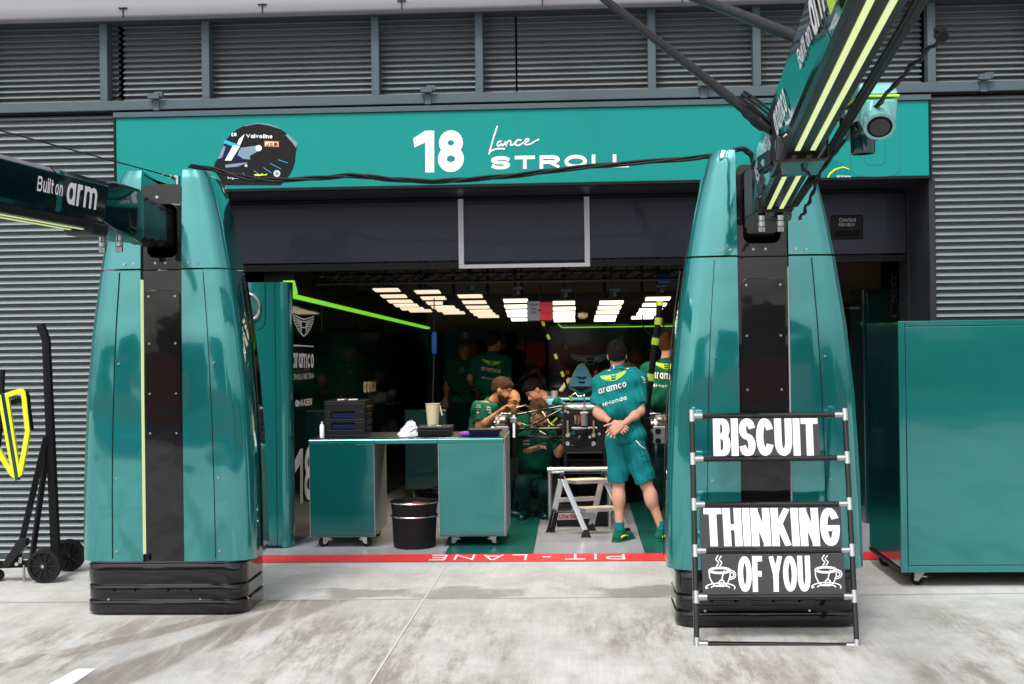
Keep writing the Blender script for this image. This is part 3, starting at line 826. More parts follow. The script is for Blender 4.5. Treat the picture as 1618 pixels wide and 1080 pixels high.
    mb.prism([W(x, .034 + (z - .35) * .006 , z) for x, z in q], (R @ Vector((0, -.012, 0)))); ap = mb.build('access_panel', 'carbon', cc, bevel=.003)
    sc = []
    for z in (1.19, 1.45, 1.78, 2.09):
        for sx in (-1, 1):
            y = .034 + (z - .35) * .006 - .012
            sc.append((W(sx * (hw - .03), y, z), W(sx * (hw - .03), y - .004, z), .0075))
    screws(sc, ap)
    # head unit round the arm's opening
    mb = MB()
    ow = bi * .74; zb, zt_ = 2.345, 2.70
    outer = [(-bi + .004, 2.268), (bi - .004, 2.268), (bi - .004, 2.78)] + arc(bi - .05, 2.80, .046, .03, 0, 90, 4) + arc(-bi + .05, 2.80, .046, .03, 90, 180, 4) + [(-bi + .004, 2.78)]
    inner = []
    for cx_, cz_, a0 in ((ow - .05, zt_ - .05, 0), (-ow + .05, zt_ - .05, 90), (-ow + .05, zb + .05, 180), (ow - .05, zb + .05, 270)):
        inner += arc(cx_, cz_, .05, .05, a0, a0 + 90, 5)
    # resample the outer boundary by angle so the ring bridges cleanly
    cz0 = (zb + zt_) / 2
    def hit(ang):
        d = Vector((cos(ang), sin(ang))); best = None
        for i in range(len(outer)):
            a, b = Vector(outer[i]), Vector(outer[(i + 1) % len(outer)])
            c = Vector((0, cz0)); e = b - a; den = d.x * e.y - d.y * e.x
            if abs(den) < 1e-9: continue
            t = ((a.x - c.x) * e.y - (a.y - c.y) * e.x) / den; u = ((a.x - c.x) * d.y - (a.y - c.y) * d.x) / den
            if t > 0 and -1e-6 <= u <= 1 + 1e-6 and (best is None or t < best): best = t
        return (d.x * best, cz0 + d.y * best)
    angs = sorted([atan2(z - cz0, x) for x, z in inner] + [atan2(z - cz0, x) for x, z in outer])
    def hit_in(ang):
        nonlocal outer
        sv = outer; outer = inner; r_ = hit(ang); outer = sv; return r_
    oo = [hit(a) for a in angs]; ii = [hit_in(a) for a in angs]
    yf, yb = .055, .30
    secs = [[W(x, yb, z) for x, z in oo], [W(x, yf, z) for x, z in oo], [W(x, yf, z) for x, z in ii], [W(x, yb, z) for x, z in ii]]
    mb.loft(secs, cap=False); hu = mb.build('head_unit', 'carbon', T, smooth=30)
    mb = MB(); mb.prism([W(x, yb + .002, z) for x, z in oo], (R @ Vector((0, .16, 0)))); mb.build('head_back', 'black_matte', hu)
    screws([(W(x, .056, 2.31), W(x, .05, 2.31), .008) for x in (-bi * .35, .02)] + [(W(-.03, .056, 2.745), W(-.03, .05, 2.745), .009)], hu)
    # light strip on the inner edge of one shell
    sx = mirror_led
    e_ = .011 if sx < 0 else .005
    mb = MB(); mb.loft([[W(sx * (bi - e_ / 3), .004 + y, z), W(sx * (bi - .001), -.002 + y, z), W(sx * (bi - .001), .028 + y, z), W(sx * (bi - e_), .028 + y, z)] for z, y in ((.40, 0), (1.4, .004), (2.2, .02))])
    ls = mb.build('light_strip' if sx < 0 else 'edge_trim', 'led_lime' if sx < 0 else 'white_frame', T)
    mb = MB(); mb.box(0, .016, 0, .03, 0, .04)
    mb.v = [W(sx * (bi - .02) + (v.x if sx < 0 else v.x), v.y - .002, .358 + v.z) for v in mb.v]; mb.build('end_cap', 'black', ls)
    # plinth of stacked black rings
    def ring(z0, z1, w, r, yo, bw):
        q = []
        w *= kx
        for cx_, cy_, a0 in ((w - r, yo + r, -90), (w - r, DEP + bw - r, 0), (-w + r, DEP + bw - r, 90), (-w + r, yo + r, 180)):
            q += arc(cx_, cy_, r, r, a0, a0 + 90, 8)
        secs = []
        for z, s in ((z0, .992), (z0 + .006, 1), (z1 - .006, 1), (z1, .992)):
            secs.append([W(x * s, (y - .28) * s + .28, z) for x, y in q])
        return secs
    pl = None
    for i, (z0, z1, w, r, yo) in enumerate(((.015, .094, .538, .13, -.01), (.0945, .106, .528, .125, .0), (.1065, .194, .535, .13, -.006), (.1945, .206, .526, .125, .002), (.2065, .335, .535, .13, -.004), (.3355, .35, .525, .125, .004))):
        mb = MB(); mb.loft(ring(z0, z1, w, r, yo, .04))
        o = mb.build('plinth' if i == 0 else 'plinth_ring', 'carbon', T if i == 0 else pl, smooth=35)
        if i == 0: pl = o
    mb = MB()
    for x in (-.35, .35):
        for y in (.12, .5):
            mb2 = MB(); mb2.cyl(W(x, y, .001), W(x, y, .016), .055, 16); mb2.build('foot', 'rubber', T)
    screws([(W(x * kx, .012, z), W(x * kx, -.006, z), .008) for x, z in ((-.33, .165), (-.19, .165), (.03, .165), (.18, .165), (-.37, .1065), (.24, .1065))], pl)
    return T, W

TL_, WL_ = tower(259, 8.40, .137, 1.0, 0.0, 'teal pit gantry tower nearest the black jack trolley, its arm reaching over the pit lane', -1)
TR_, WR_ = tower(1213, 7.99, .155, 1.035, 0.0, 'teal pit gantry tower behind the message board, its arm passing overhead', 1)

# ------------------------------------------------------------------ the gantry arms
def gantry_arm(T, W, bi, A, B, hw, hgt, tilt, ext, knuckle, led_span, side, texts):
    """A, B : points of the beam's lower near edge line (side = +1: right edge, -1: left edge, as seen looking along the beam towards the pit lane's far side)"""
    a = (B - A).normalized()                                # outward, towards the camera
    s = Vector((0, 0, 1)).cross(a).normalized()             # to the viewer's right when looking outwards ... world -x side handled by sign
    if s.x < 0: s = -s                                      # s points to world +x
    u = a.cross(s); u = u if u.z > 0 else -u; u.normalize()
    ctr = A - s * hw * side
    def Q(t, x, h): return ctr + a * t + s * x + u * h      # t along, x across, h up
    L = (B - A).length + ext
    def secq(t, k=1., kh=1., ch=.03, dz=0):
        w, h = hw * k, hgt * kh
        c = ch
        return [Q(t, -w + c * .4, dz), Q(t, w - c * .4, dz), Q(t, w, dz + c), Q(t, w - tilt, dz + h - c), Q(t, w - tilt - c, dz + h), Q(t, -w + tilt + c, dz + h), Q(t, -w + tilt, dz + h - c), Q(t, -w, dz + c)]
    mb = MB(); mb.loft([secq(0), secq(L)]); arm = mb.build('arm', 'arm_green', T, bevel=.006)
    # panel seams on the arm
    for t in knuckle['seams']:
        mb = MB(); mb.loft([secq(t - .004, 1.012, 1.01), secq(t + .004, 1.012, 1.01)]); mb.build('seam', 'black', arm)
    # black channel with lamps under the beam
    mb = MB(); mb.loft([[Q(t, -hw * .86, -.045), Q(t, hw * .86, -.045), Q(t, hw * .95, -.001), Q(t, -hw * .95, -.001)] for t in (.06, L)])
    ch = mb.build('lamp_channel', 'carbon_dull', arm, bevel=.004)
    sw = .07 if side > 0 else .125
    for x in (-.38, .38):
        for t0, t1 in led_span:
            mb = MB(); mb.loft([[Q(t, (x - sw) * hw, -.050), Q(t, (x + sw) * hw, -.050), Q(t, (x + sw) * hw, -.0455), Q(t, (x - sw) * hw, -.0455)] for t in (t0, t1)])
            mb.build('light_strip', 'led_lime', ch)
    # knuckle and bellows into the tower
    kb = W(0, .12, 2.53); kd = (kb - Q(0, 0, hgt / 2))
    def ksec(p, w, h, c):
        q = []
        for cx_, cz_, a0 in ((w - c, h - c, 0), (-w + c, h - c, 90), (-w + c, -h + c, 180), (w - c, -h + c, 270)):
            q += arc(cx_, cz_, c, c, a0, a0 + 90, 3)
        return [p + s * x + u * z for x, z in q]
    c0 = Q(-.001, 0, hgt / 2); n = kd.length; kdir = kd.normalized()
    mb = MB(); mb.loft([ksec(c0, hw * 1.0, hgt * .5, .03), ksec(c0 + kdir * .12, hw * 1.08, hgt * .62, .03), ksec(c0 + kdir * (n * .44), bi * .90, hgt * .66, .035), ksec(c0 + kdir * (n * .48), bi * .84, hgt * .60, .035)])
    mb.build('knuckle', 'arm_green', arm, smooth=25)
    mb = MB(); secs = []
    for i in range(13):
        p = c0 + kdir * (n * (.475 + .66 * i / 12)); k = 1.0 if i % 2 == 0 else .86
        k *= (1 - .012 * i)
        secs.append(ksec(p, bi * .80 * k, hgt * .60 * k, .045))
    mb.loft(secs); mb.build('bellows', 'black_gloss', arm, smooth=60)
    # air fittings under the knuckle
    for i in (-1, 1):
        p = c0 + kdir * (n * .27) + s * .055 * i - u * (hgt * .62)
        mb = MB(); mb.lathe(p, [(.006, .0), (.022, -.002), (.022, -.03), (.016, -.033), (.024, -.038), (.024, -.065), (.017, -.068), (.025, -.072), (.022, -.10), (.012, -.102), (.004, -.10)], 14)
        mb.build('air_fitting', 'steel', arm, smooth=40)
    return arm, Q, a, s, u, L, hgt

# left arm
A = P(165, 352, 7.62); B = P(0, 320, 6.50)
TLL = -.03
armL, QL, aL, sL, uL, LL, hL = gantry_arm(TL_, WL_, .137, A, B, .105, .25, TLL, 3.4, {'seams': (.0, .62)}, [(.10, 3.9)], 1, None)
def arm_letters(s_, Q, px0, px1, side, hw, tilt, hg, h0, h1, parent, weight=.17, cond=1., space=.12, h=1., y0=0., ref=None):
    """lettering on the side of an arm between two photo pixels on its face"""
    o = Q(0, side * hw, 0); e1 = Q(1, side * hw, 0) - o; e2 = Q(0, side * (hw - tilt), hg) - o
    n = e1.cross(e2).normalized()
    if n.x * side < 0: n = -n
    t0 = (PPL(*px0, o, n) - o).dot(e1); t1 = (PPL(*px1, o, n) - o).dot(e1)
    TL = o + e1 * t0 + e2 * h1; TR = o + e1 * t1 + e2 * h1; BL = o + e1 * t0 + e2 * h0
    return letters(s_, TL, TR, BL, 'lettering', 'white_vinyl', parent, n * .0045, weight, cond, space, h, y0)
arm_letters('Built', QL, (56, 310), (81, 315), 1, .105, TLL, .25, .40, .72, armL, .15, 1.0, .13)
arm_letters('on', QL, (84.5, 315.5), (96, 318), 1, .105, TLL, .25, .40, .63, armL, .15, 1.0, .13, h=.72)
arm_letters('arm', QL, (103, 318), (151, 325), 1, .105, TLL, .25, .26, .72, armL, .17, 1.1, .1, h=.72)
# pale reflector band between the words
def t_at(px, py):
    o = QL(0, .105, 0); e1 = QL(1, .105, 0) - o; n = e1.cross(QL(0, .135, .25) - o).normalized()
    return (PPL(px, py, o, n) - o).dot(e1)
o = MB(); o.loft([[QL(t, .1053 + .03 * .05, .012), QL(t, .1068 + .03 * .05, .012), QL(t, .1068 + .03 * .95, .235), QL(t, .1053 + .03 * .95, .235)] for t in (t_at(97, 318), t_at(89, 316))])
o.build('band', 'teal_gloss', armL)
mb = MB(); secs = []
for i, (t, k) in enumerate(((-.10, .6), (-.06, .9), (.10, .9), (.14, .7))):
    secs.append([QL(t, -.10 * k, -.085 * k), QL(t, .10 * k, -.085 * k), QL(t, .105, -.004), QL(t, -.105, -.004)])
mb.loft(secs); mb.build('end_shroud', 'carbon_dull', armL, bevel=.01)
# stay wire from the left tower's head
mb = MB(); w0 = P(276, 280, 8.55); w1 = P(0, 206, 7.2); wdn = (w1 - w0)
mb.tube([w0 + wdn * .07, w0 + wdn * .5, w0 + wdn * 1.6], .0045, 6); wire = mb.build('stay_wire', 'carbon_dull', TL_)
mb = MB(); mb.tube([w0, w0 + wdn * .03], .012, 10); mb.tube([w0 + wdn * .03, w0 + wdn * .08], .008, 8)
mb.tube([w0 + Vector((.02, 0, -.08)), w0 + Vector((.02, 0, .01))], .018, 10); mb.ball(w0, .018); mb.build('turnbuckle', 'steel', wire, smooth=40)

# right arm, passing up over the camera
A = P(1199, 318, 7.80); B = P(1318, 40, 4.45)
HWR, HGR, TLR = .093, .25, -.045
armR, QR, aR, sR, uR, LR, hR = gantry_arm(TR_, WR_, .155, A, B, HWR, HGR, TLR, 2.6, {'seams': (1.62, 3.2)}, [(.02, 1.18), (1.62, 6.2)], -1, None)
arm_letters('ASTON MARTIN', QR, (1199, 296), (1219, 226), -1, HWR, TLR, HGR, .30, .68, armR, .15, .9, .14)
arm_letters('aramco', QR, (1227, 206), (1245, 164), -1, HWR, TLR, HGR, .26, .66, armR, .17, 1.0, .1, h=.72)
arm_letters('Built on', QR, (1267, 112), (1285, 60), -1, HWR, TLR, HGR, .36, .66, armR, .15, .9, .13)
arm_letters('arm', QR, (1290, 66), (1311, -2), -1, HWR, TLR, HGR, .30, .80, armR, .17, 1.0, .1, h=.72)
mb = MB(); mb.loft([[QR(t, -.1105, .02), QR(t, -.1125, .02), QR(t, -.126, .09), QR(t, -.124, .09)] for t in (3.42, 6.0)]); mb.build('lime_panel', 'lime', armR)
mb = MB(); mb.loft([[QR(t, -.11, -.06), QR(t, .11, -.06), QR(t, .112, .03), QR(t, -.112, .03)] for t in (-.05, .015)]); mb.build('end_shroud', 'carbon_dull', armR, bevel=.01)
# clamp round the beam with its two carbon struts
tc = 1.36
mb = MB()
mb.loft([[QR(t, -.135, -.10 + .05 * abs(t - tc)), QR(t, .115, -.085), QR(t, .12, .04), QR(t, -.125, .04)] for t in (tc - .17, tc - .10, tc + .14, tc + .20)])
cl = mb.build('clamp', 'carbon', armR, bevel=.012)
mb = MB(); mb.box(0, 1, 0, 1, 0, 1)
p = P(1241, 226, P(1241, 226, 6.3).y)
eye = QR(tc - .12, -.16, -.03)
mb = MB(); mb.bar(QR(tc - .02, -.12, -.02), eye + (eye - QR(tc - .02, -.12, -.02)) * .35, .05, .09); mb.build('lug', 'carbon', cl, bevel=.012)
mb = MB(); mb.cyl(eye + Vector((0, -.05, 0)), eye + Vector((0, .03, 0)), .022, 14); mb.build('bolt', 'steel', cl, smooth=40)
Ye = eye.y
s0 = P(1222, 208, Ye); s1 = P(950, -6, Ye + 2.2); sd = (s1 - s0)
mb = MB(); mb.tube([s0 + sd * .10, s0 + sd * 1.6], .027, 14); st1 = mb.build('strut', 'carbon_dull', armR, smooth=40)
mb = MB(); mb.tube([s0 + sd * .0, s0 + sd * .04, s0 + sd * .045, s0 + sd * .075, s0 + sd * .08, s0 + sd * .115], [.022, .03, .04, .04, .035, .035], 14); mb.build('strut_end', 'black', st1, smooth=35)
mb = MB()
for i in range(3):
    o = Vector((.012 * i, -.045 - .008 * i, .03 + .012 * i))
    mb.tube([s0 + sd * .16 + o, s0 + sd * .09 + o * 1.1, s0 + sd * .0 + o, QR(tc + .0, -.14, -.05) + o * .4, QR(tc + .12, -.10, -.075) + o * .3], .008, 7)
mb.build('cable', 'cable', cl, smooth=60)
def proj(p):
    d = p - EYE; w = d.dot(FWD); return CX + FP * d.dot(RGT) / w, CY - FP * d.dot(UPV) / w
tt = min([i * .02 for i in range(50, 260)], key=lambda t: abs(proj(QR(t, -HWR - .045, HGR))[1] - 84))
s2 = QR(tt, -.04, HGR + .045); s3 = P(1095, -6, s2.y + 1.3); d2 = s3 - s2
mb = MB(); mb.tube([s2, s2 + d2 * 2.2], .027, 14); st2 = mb.build('strut', 'carbon_dull', armR, smooth=40)
mb = MB(); mb.bar(QR(tt - .06, -.04, HGR + .03), QR(tt + .06, -.04, HGR + .03), .06, .055); mb.build('strut_foot', 'black', st2, bevel=.006)
# cable bundle along the beam's far side and the loose taped cables
mb = MB()
for i in range(3):
    mb.tube([P(1251 + 4 * i, 324, 7.5), P(1306 + 5 * i, 240, 6.6), P(1358 + 6 * i, 150, 5.6), P(1424 + 7 * i, 40, 4.6), P(1452 + 8 * i, -10, 4.3)], .010 + .003 * (i % 2), 8)
mb.build('cable_bundle', 'cable', armR, smooth=60)
def taped(pts, r, Yf, name='cable'):
    q = smooth_pts([(x, y, Y) for x, y, Y in pts], 8)
    w3 = [P(x, y, Y) + Vector((.006 * sin(i * 1.3), 0, .006 * cos(i * 1.7))) for i, (x, y, Y) in enumerate(q)]
    rs = [r * (1.45 if i % 4 == 0 else 1) for i in range(len(w3))]
    mb = MB(); mb.tube(w3, rs, 8); return mb.build(name, 'cable', armR, smooth=60)
def smooth3(q, n): return smooth_pts(q, n)
taped([(1484, 62, 5.2), (1440, 105, 5.5), (1390, 160, 5.9), (1345, 210, 6.3), (1300, 265, 6.8), (1272, 300, 7.1)], .009, 6, 'taped_cable')
taped([(1300, 262, 6.8), (1290, 290, 6.9), (1278, 318, 6.9), (1265, 345, 6.9)], .008, 6, 'taped_cable')
e = P(1487, 56, 5.2); mb = MB(); mb.cyl(e + Vector((0, -.03, -.01)), e + Vector((0, .03, .01)), .022, 14); mb.box(e.x - .025, e.x + .02, e.y - .015, e.y + .015, e.z + .015, e.z + .032); mb.build('cable_plug', 'black', armR, smooth=40)

# ------------------------------------------------------------------ overhead camera housing on the right arm
YC_ = 6.05
hc = P(1383, 190, YC_)
camh = thing('overhead_camera', 'teal camera housing with round black lens hung beside the overhead arm', 'camera', tuple(hc))
a, b = P(1352, 134, YC_), P(1416, 232, YC_)
mb = MB()
mb.loft([[(a.x + .01, YC_ - .03, b.z + .07), (b.x - .01, YC_ - .03, b.z + .07), (b.x - .01, YC_ + .30, b.z + .07), (a.x + .01, YC_ + .30, b.z + .07)],
         [(a.x, YC_ - .06, a.z - .07), (b.x, YC_ - .06, a.z - .07), (b.x, YC_ + .32, a.z - .07), (a.x, YC_ + .32, a.z - .07)]])
mb.build('housing', 'teal_pale', camh, bevel=.018, seg=3)
mb = MB(); mb.box(a.x - .004, b.x + .004, YC_ - .066, YC_ + .326, a.z - .068, a.z - .058); mb.build('lime_gasket', 'lime', camh, bevel=.003)
mb = MB(); mb.loft([[(a.x - .002, YC_ - .066, a.z - .056), (b.x + .002, YC_ - .066, a.z - .056), (b.x + .002, YC_ + .32, a.z - .056), (a.x - .002, YC_ + .32, a.z - .056)],
                    [(a.x + .012, YC_ - .03, a.z + .004), (b.x - .012, YC_ - .03, a.z + .004), (b.x - .012, YC_ + .30, a.z + .02), (a.x + .012, YC_ + .30, a.z + .02)]])
mb.build('lid', 'teal_pale', camh, bevel=.015, seg=3)
ld = Vector((.10, -.80, -.55)).normalized()
l0 = P(1386, 176, YC_ - .02); l1 = P(1390, 200, YC_ - .11)
ld = (l1 - l0).normalized()
mb = MB(); mb.tube([l0 - ld * .02, l0, l1 - ld * .02, l1 - ld * .018, l1], [.055, .066, .066, .071, .071], 28); br = mb.build('lens_barrel', 'teal_pale', camh, smooth=35)
mb = MB(); mb.tube([l1 + ld * .0005, l1 + ld * .002], .056, 28); mb.build('lens', 'black_matte', br)
mb = MB(); mb.tube([l1 + ld * .0025, l1 + ld * .004], .045, 28); mb.build('lens_ring', 'wall_gloss', br)
m0 = P(1362, 205, YC_ + .1)
mb = MB(); mb.cyl(P(1362, 196, YC_ + .1), P(1364, 243, YC_ + .1), .056, 24); mb.build('motor_can', 'dark_teal', camh, smooth=40, bevel=.006)
mb = MB(); mb.tube([QR(1.75, .09, .05), P(1325, 182, YC_ + .05), P(1350, 185, YC_ + .06)], [.022, .03, .03], 12); mb.ball(P(1322, 182, YC_ + .05), .045); mb.build('mount', 'steel', camh, smooth=50)
mb = MB(); mb.tube([P(1352, 212, YC_ - .1), P(1360, 205, YC_ - .16), P(1354, 195, YC_ - .1)], .014, 8); mb.build('connector', 'black', camh, smooth=50)

# ------------------------------------------------------------------ cable strung between the towers
q = [(300, 262, 8.5), (335, 267, 8.55), (380, 279, 8.55), (430, 284, 8.5), (500, 281, 8.5), (560, 277, 8.45), (610, 282, 8.45), (680, 286, 8.4), (740, 283, 8.4), (820, 276, 8.35), (900, 266, 8.3), (1000, 257, 8.25), (1100, 249, 8.2), (1140, 243, 8.2), (1158, 238, 8.2), (1172, 235, 8.2), (1186, 243, 8.2), (1192, 262, 8.2)]
q = smooth_pts(q, 6)
mb = MB()
for k in range(3):
    mb.tube([P(x, y, Y) + Vector((.009 * sin(i * .45 + k * 2.1), .009 * cos(i * .45 + k * 2.1), .010 * cos(i * .37 + k * 2.1))) for i, (x, y, Y) in enumerate(q)], .0085, 7)
mb.build('overhead_cable', 'cable', None, smooth=70, label='twisted black cable strung between the two gantry towers across the name board', cat='cable', loc=tuple(P(700, 286, 8.4)))

# ================================================================== OBJECTS OUTSIDE
def castor(x, y, zt, r, parent, a=0., m='steel', w=.03):
    """swivel castor under height zt at (x, y)"""
    d = Vector((cos(a), sin(a), 0)); n = Vector((-d.y, d.x, 0)); c = Vector((x, y, 0)) + d * r * .5
    mb = MB(); mb.obox((x, y, zt - .005), d * .042, n * .035, (0, 0, .004))
    for k in (-1, 1):
        o = n * (w * .5 + .008) * k
        top = Vector((x, y, zt - .012)) + o
        mb.prism([top - d * .035, top + d * .035, c + o + Vector((0, 0, r - .012)) + d * .015, c + o + Vector((0, 0, r - .012)) - d * .015], n * .003)
    mb.cyl(c + Vector((0, 0, r)) - n * (w * .5 + .014), c + Vector((0, 0, r)) + n * (w * .5 + .014), .007, 8)
    b = c + Vector((0, 0, r * 1.5)) - d * .01
    mb.obox(b - d * (r * .75), d * .03, n * .02, Vector((0, 0, .005)) + d * .003)
    cs = mb.build('castor', m, parent)
    mb = MB(); cz = c + Vector((0, 0, r + .001)); secs = []
    for t, k in ((-.5, .9), (-.4, 1.), (.4, 1.), (.5, .9)):
        secs.append([cz + n * w * t + (d * cos(2 * pi * j / 22) + Vector((0, 0, 1)) * sin(2 * pi * j / 22)) * r * k for j in range(22)])
    mb.loft(secs); mb.build('wheel', 'rubber', cs, smooth=40)

# ------------------------------------------------------------------ message board
pb0 = G(1228, 1019); pbt = P(1214, 655, 7.86)
pz = Vector((0, pbt.y - pb0.y, pbt.z)).normalized(); pn = Vector((1, 0, 0)).cross(pz); pn = -pn if pn.y > 0 else pn
PO = Vector((0, pb0.y, 0))
def bp(px, py): return PPL(px, py, PO, pn)
bd = thing('message_board', 'black tube board reading biscuit thinking of you leaning against the gantry tower', 'pit board', tuple(pb0))
VL = [(1093, 657), (1094.5, 725), (1096.5, 797), (1098.5, 870), (1100, 943), (1101, 1017)]
VR = [(1335, 655), (1338.5, 723), (1342, 796), (1346, 869), (1350, 942), (1354, 1020)]
TR_B = .0165
for V in (VL, VR):
    mb = MB(); mb.tube([bp(*V[0]), bp(*V[-1])], TR_B, 14); mb.build('upright', 'carbon', bd, smooth=40)
for a, b in zip(VL, VR):
    p, q = bp(*a), bp(*b); d = (q - p).normalized()
    mb = MB(); mb.tube([p + d * .02, q - d * .02], TR_B, 14); bar_ = mb.build('cross_bar', 'carbon', bd, smooth=40)
    for e, sg_ in ((p, 1), (q, -1)):
        mb = MB(); mb.tube([e + d * .012 * sg_, e + d * .062 * sg_], TR_B * 1.22, 14); mb.tube([e - pz * .036, e + pz * .036], TR_B * 1.25, 14); mb.build('fitting', 'steel', bd, smooth=40)
def board_panel(x0, x1, y0, y1, dx=3):
    q = [bp(x0, y0), bp(x1, y0 - .5), bp(x1 + dx, y1 - .5), bp(x0 + dx * .4, y1)]
    mb = MB(); mb.prism([p - pn * .004 for p in q], pn * .012); return mb.build('letter_panel', 'black_gloss', bd)
def bfit(s_, x0, x1, y0, y1, dx, parent, **k):
    o = pn * .0085
    return letters(s_, bp(x0, y0), bp(x1, y0 - .8), bp(x0 + dx, y1), 'lettering', 'white_vinyl', parent, o, **k)
p1 = board_panel(1124.5, 1293, 661, 720)
p2 = board_panel(1107, 1328, 801, 866)
p3 = board_panel(1109, 1333, 875, 940)
bfit('BISCUIT', 1126, 1291, 661.5, 720.5, 1.5, p1, weight=.155, cond=.52, space=.04)
bfit('THINKING', 1111, 1324, 803, 863, 3, p2, weight=.155, cond=.52, space=.04)
bfit('OF YOU', 1165, 1279, 878.5, 935, 1.5, p3, weight=.155, cond=.52, space=.04)
def cup(x0, y0):   # 48 x 60 px tea cup drawing, crop units
    S = lambda q: [(x, -y) for x, y in q]
    st = [S(arc(23, 24, 17, 5, 0, 360, 20)), S(arc(23, 24, 13.5, 3, 0, 360, 16)), S([(6, 25), (7, 35), (12, 45), (17, 49), (30, 49), (35, 45), (39, 35), (40, 25)]),
          S(arc(40, 31, 8, 7, 110, -110, 14)), S(arc(40, 31, 5, 4, 100, -100, 12)), S([(30, 25), (27, 34), (26, 40)]),
          S([(26, 38), (22, 42), (23, 47), (29, 47), (30, 42), (26, 38)]),
          S(arc(24, 51, 23, 7, 165, 375, 26)), S(arc(24, 51, 14, 3.5, 180, 360, 14)), S(arc(24, 50, 23, 3, 180, 150, 4)),
          S(smooth_pts([(18, 17), (21, 12), (17, 7), (20, 1)], 5)), S(smooth_pts([(23, 17), (26, 12), (22, 7), (25, 2)], 5))]
    return strips_to_mesh([ribbon(q, .85) for q in st], lambda x, y: bp(x0 + x, y0 - y), pn * .0085).build('cup_drawing', 'white_vinyl', p3)
cup(1114, 877); cup(1281.5, 876)
for px in (1178, 1278):
    q = [bp(px - 9, 946), bp(px + 9, 946), bp(px + 9, 957), bp(px - 9, 957)]
    mb = MB(); mb.prism([p + pn * .002 for p in q], pn * .006); mb.build('tab', 'black', bd)

# ------------------------------------------------------------------ big teal crate on castors, right
Yc = 9.22
x0 = P(1421, 700, Yc).x; zc0, zc1 = P(1430, 905, Yc).z, P(1430, 507, Yc).z
cr = thing('storage_crate', 'tall teal flight cabinet on castors standing at the right of the doorway', 'cabinet', (x0 + 1, Yc + .5, 0))
mb = MB(); mb.box(x0, x0 + 2.3, Yc + .006, Yc + .98, zc0 + .03, zc1 - .004); mb.build('body', 'dark_teal', cr, bevel=.008)
mb = MB(); mb.box(x0 + .05, x0 + 2.25, Yc - .006, Yc + .004, zc0 + .055, zc1 - .04); mb.build('front_panel', 'teal_box', cr, bevel=.004)
for a in (('v', x0 + .0, x0 + .046), ('v', x0 + 2.254, x0 + 2.30)):
    mb = MB(); mb.box(a[1], a[2], Yc - .008, Yc + .005, zc0 + .004, zc1); mb.build('edge_trim', 'teal_box', cr, bevel=.003)
for za, zb_ in ((zc0 + .004, zc0 + .05), (zc1 - .035, zc1)):
    mb = MB(); mb.box(x0 + .047, x0 + 2.253, Yc - .0075, Yc + .005, za, zb_); mb.build('edge_trim', 'teal_box', cr, bevel=.003)
mb = MB(); mb.box(x0 - .006, x0 + 2.3, Yc + .02, Yc + .97, zc0, zc0 + .028); mb.build('base_frame', 'black', cr, bevel=.003)
castor(x0 + .16, Yc + .1, zc0, .045, cr, 2.6); castor(x0 + .12, Yc + .86, zc0, .05, cr, 2.8); castor(x0 + 2.1, Yc + .1, zc0, .045, cr, .4); castor(x0 + 2.1, Yc + .86, zc0, .045, cr, .2)

# ------------------------------------------------------------------ jack trolley, left
YJ = 9.72
jk = thing('jack_trolley', 'tall black jack trolley with two spoked wheels against the corrugated wall', 'trolley', tuple(G(85, 905)))
mb = MB(); mb.tube([P(64, 513, YJ), P(73, 536, YJ), P(76, 600, YJ), P(88, 872, YJ), P(91, 892, YJ)], [.036, .036, .037, .04, .04], 8); mb.build('post', 'black', jk, smooth=25)
mb = MB(); mb.bar(P(73, 690, YJ - .02), P(26, 890, YJ - .12), .04, .045); mb.build('brace', 'black', jk, bevel=.005)
mb = MB(); mb.bar(P(76, 700, YJ + .03), P(51, 878, YJ + .25), .036, .04); mb.build('brace', 'black', jk, bevel=.005)
def spoked(px, py, r, Y, parent):
    c = P(px, py, Y); c.z = r + .002
    mb = MB(); mb.lathe(c, [(r * .80, -.025), (r, -.022), (r, .022), (r * .80, .025), (r * .80, -.025)], 30, 'y'); w = mb.build('wheel', 'rubber', parent, smooth=35)
    mb = MB(); mb.lathe(c, [(.001, -.010), (r * .81, -.010), (r * .81, .010), (.001, .010)], 30, 'y'); mb.build('disc', 'black', w)
    mb = MB()
    for k in range(10):
        a = 2 * pi * k / 10; d = Vector((cos(a), 0, sin(a)))
        mb.bar(c + d * r * .2 + Vector((0, -.014, 0)), c + d * r * .80 + Vector((0, -.014, 0)), .010, .012, (0, 1, 0))
    mb.lathe(c, [(.001, -.026), (r * .24, -.026), (r * .26, .0)], 16, 'y'); mb.build('spokes', 'carbon_dull', w)
    mb = MB(); mb.lathe(c, [(.001, -.036), (.012, -.036), (.016, -.026)], 10, 'y'); mb.build('hub_bolt', 'steel', w)
spoked(70, 895, .125, YJ - .18, jk); spoked(109, 881, .125, YJ + .30, jk)
mb = MB(); mb.cyl(P(70, 892, YJ - .17), P(109, 880, YJ + .3), .014, 10); mb.build('axle', 'steel', jk, smooth=40)
mb = MB(); mb.bar(P(-40, 893, YJ - .1), P(86, 889, YJ - .1), .05, .05); mb.bar(P(86, 889, YJ - .1), P(104, 878, YJ + .28), .04, .04); mb.build('base_bar', 'black', jk, bevel=.004)
a = P(3, 895, YJ - .2)
mb = MB(); mb.prism([P(2, 893, YJ - .18), P(12, 896, YJ - .18), P(22, 885, YJ - .18), P(40, 862, YJ - .18), P(41, 852, YJ - .18), P(30, 850, YJ - .18), P(24, 858, YJ - .18)], (0, .07, 0)); mb.build('pedal', 'carbon_dull', jk, bevel=.004)
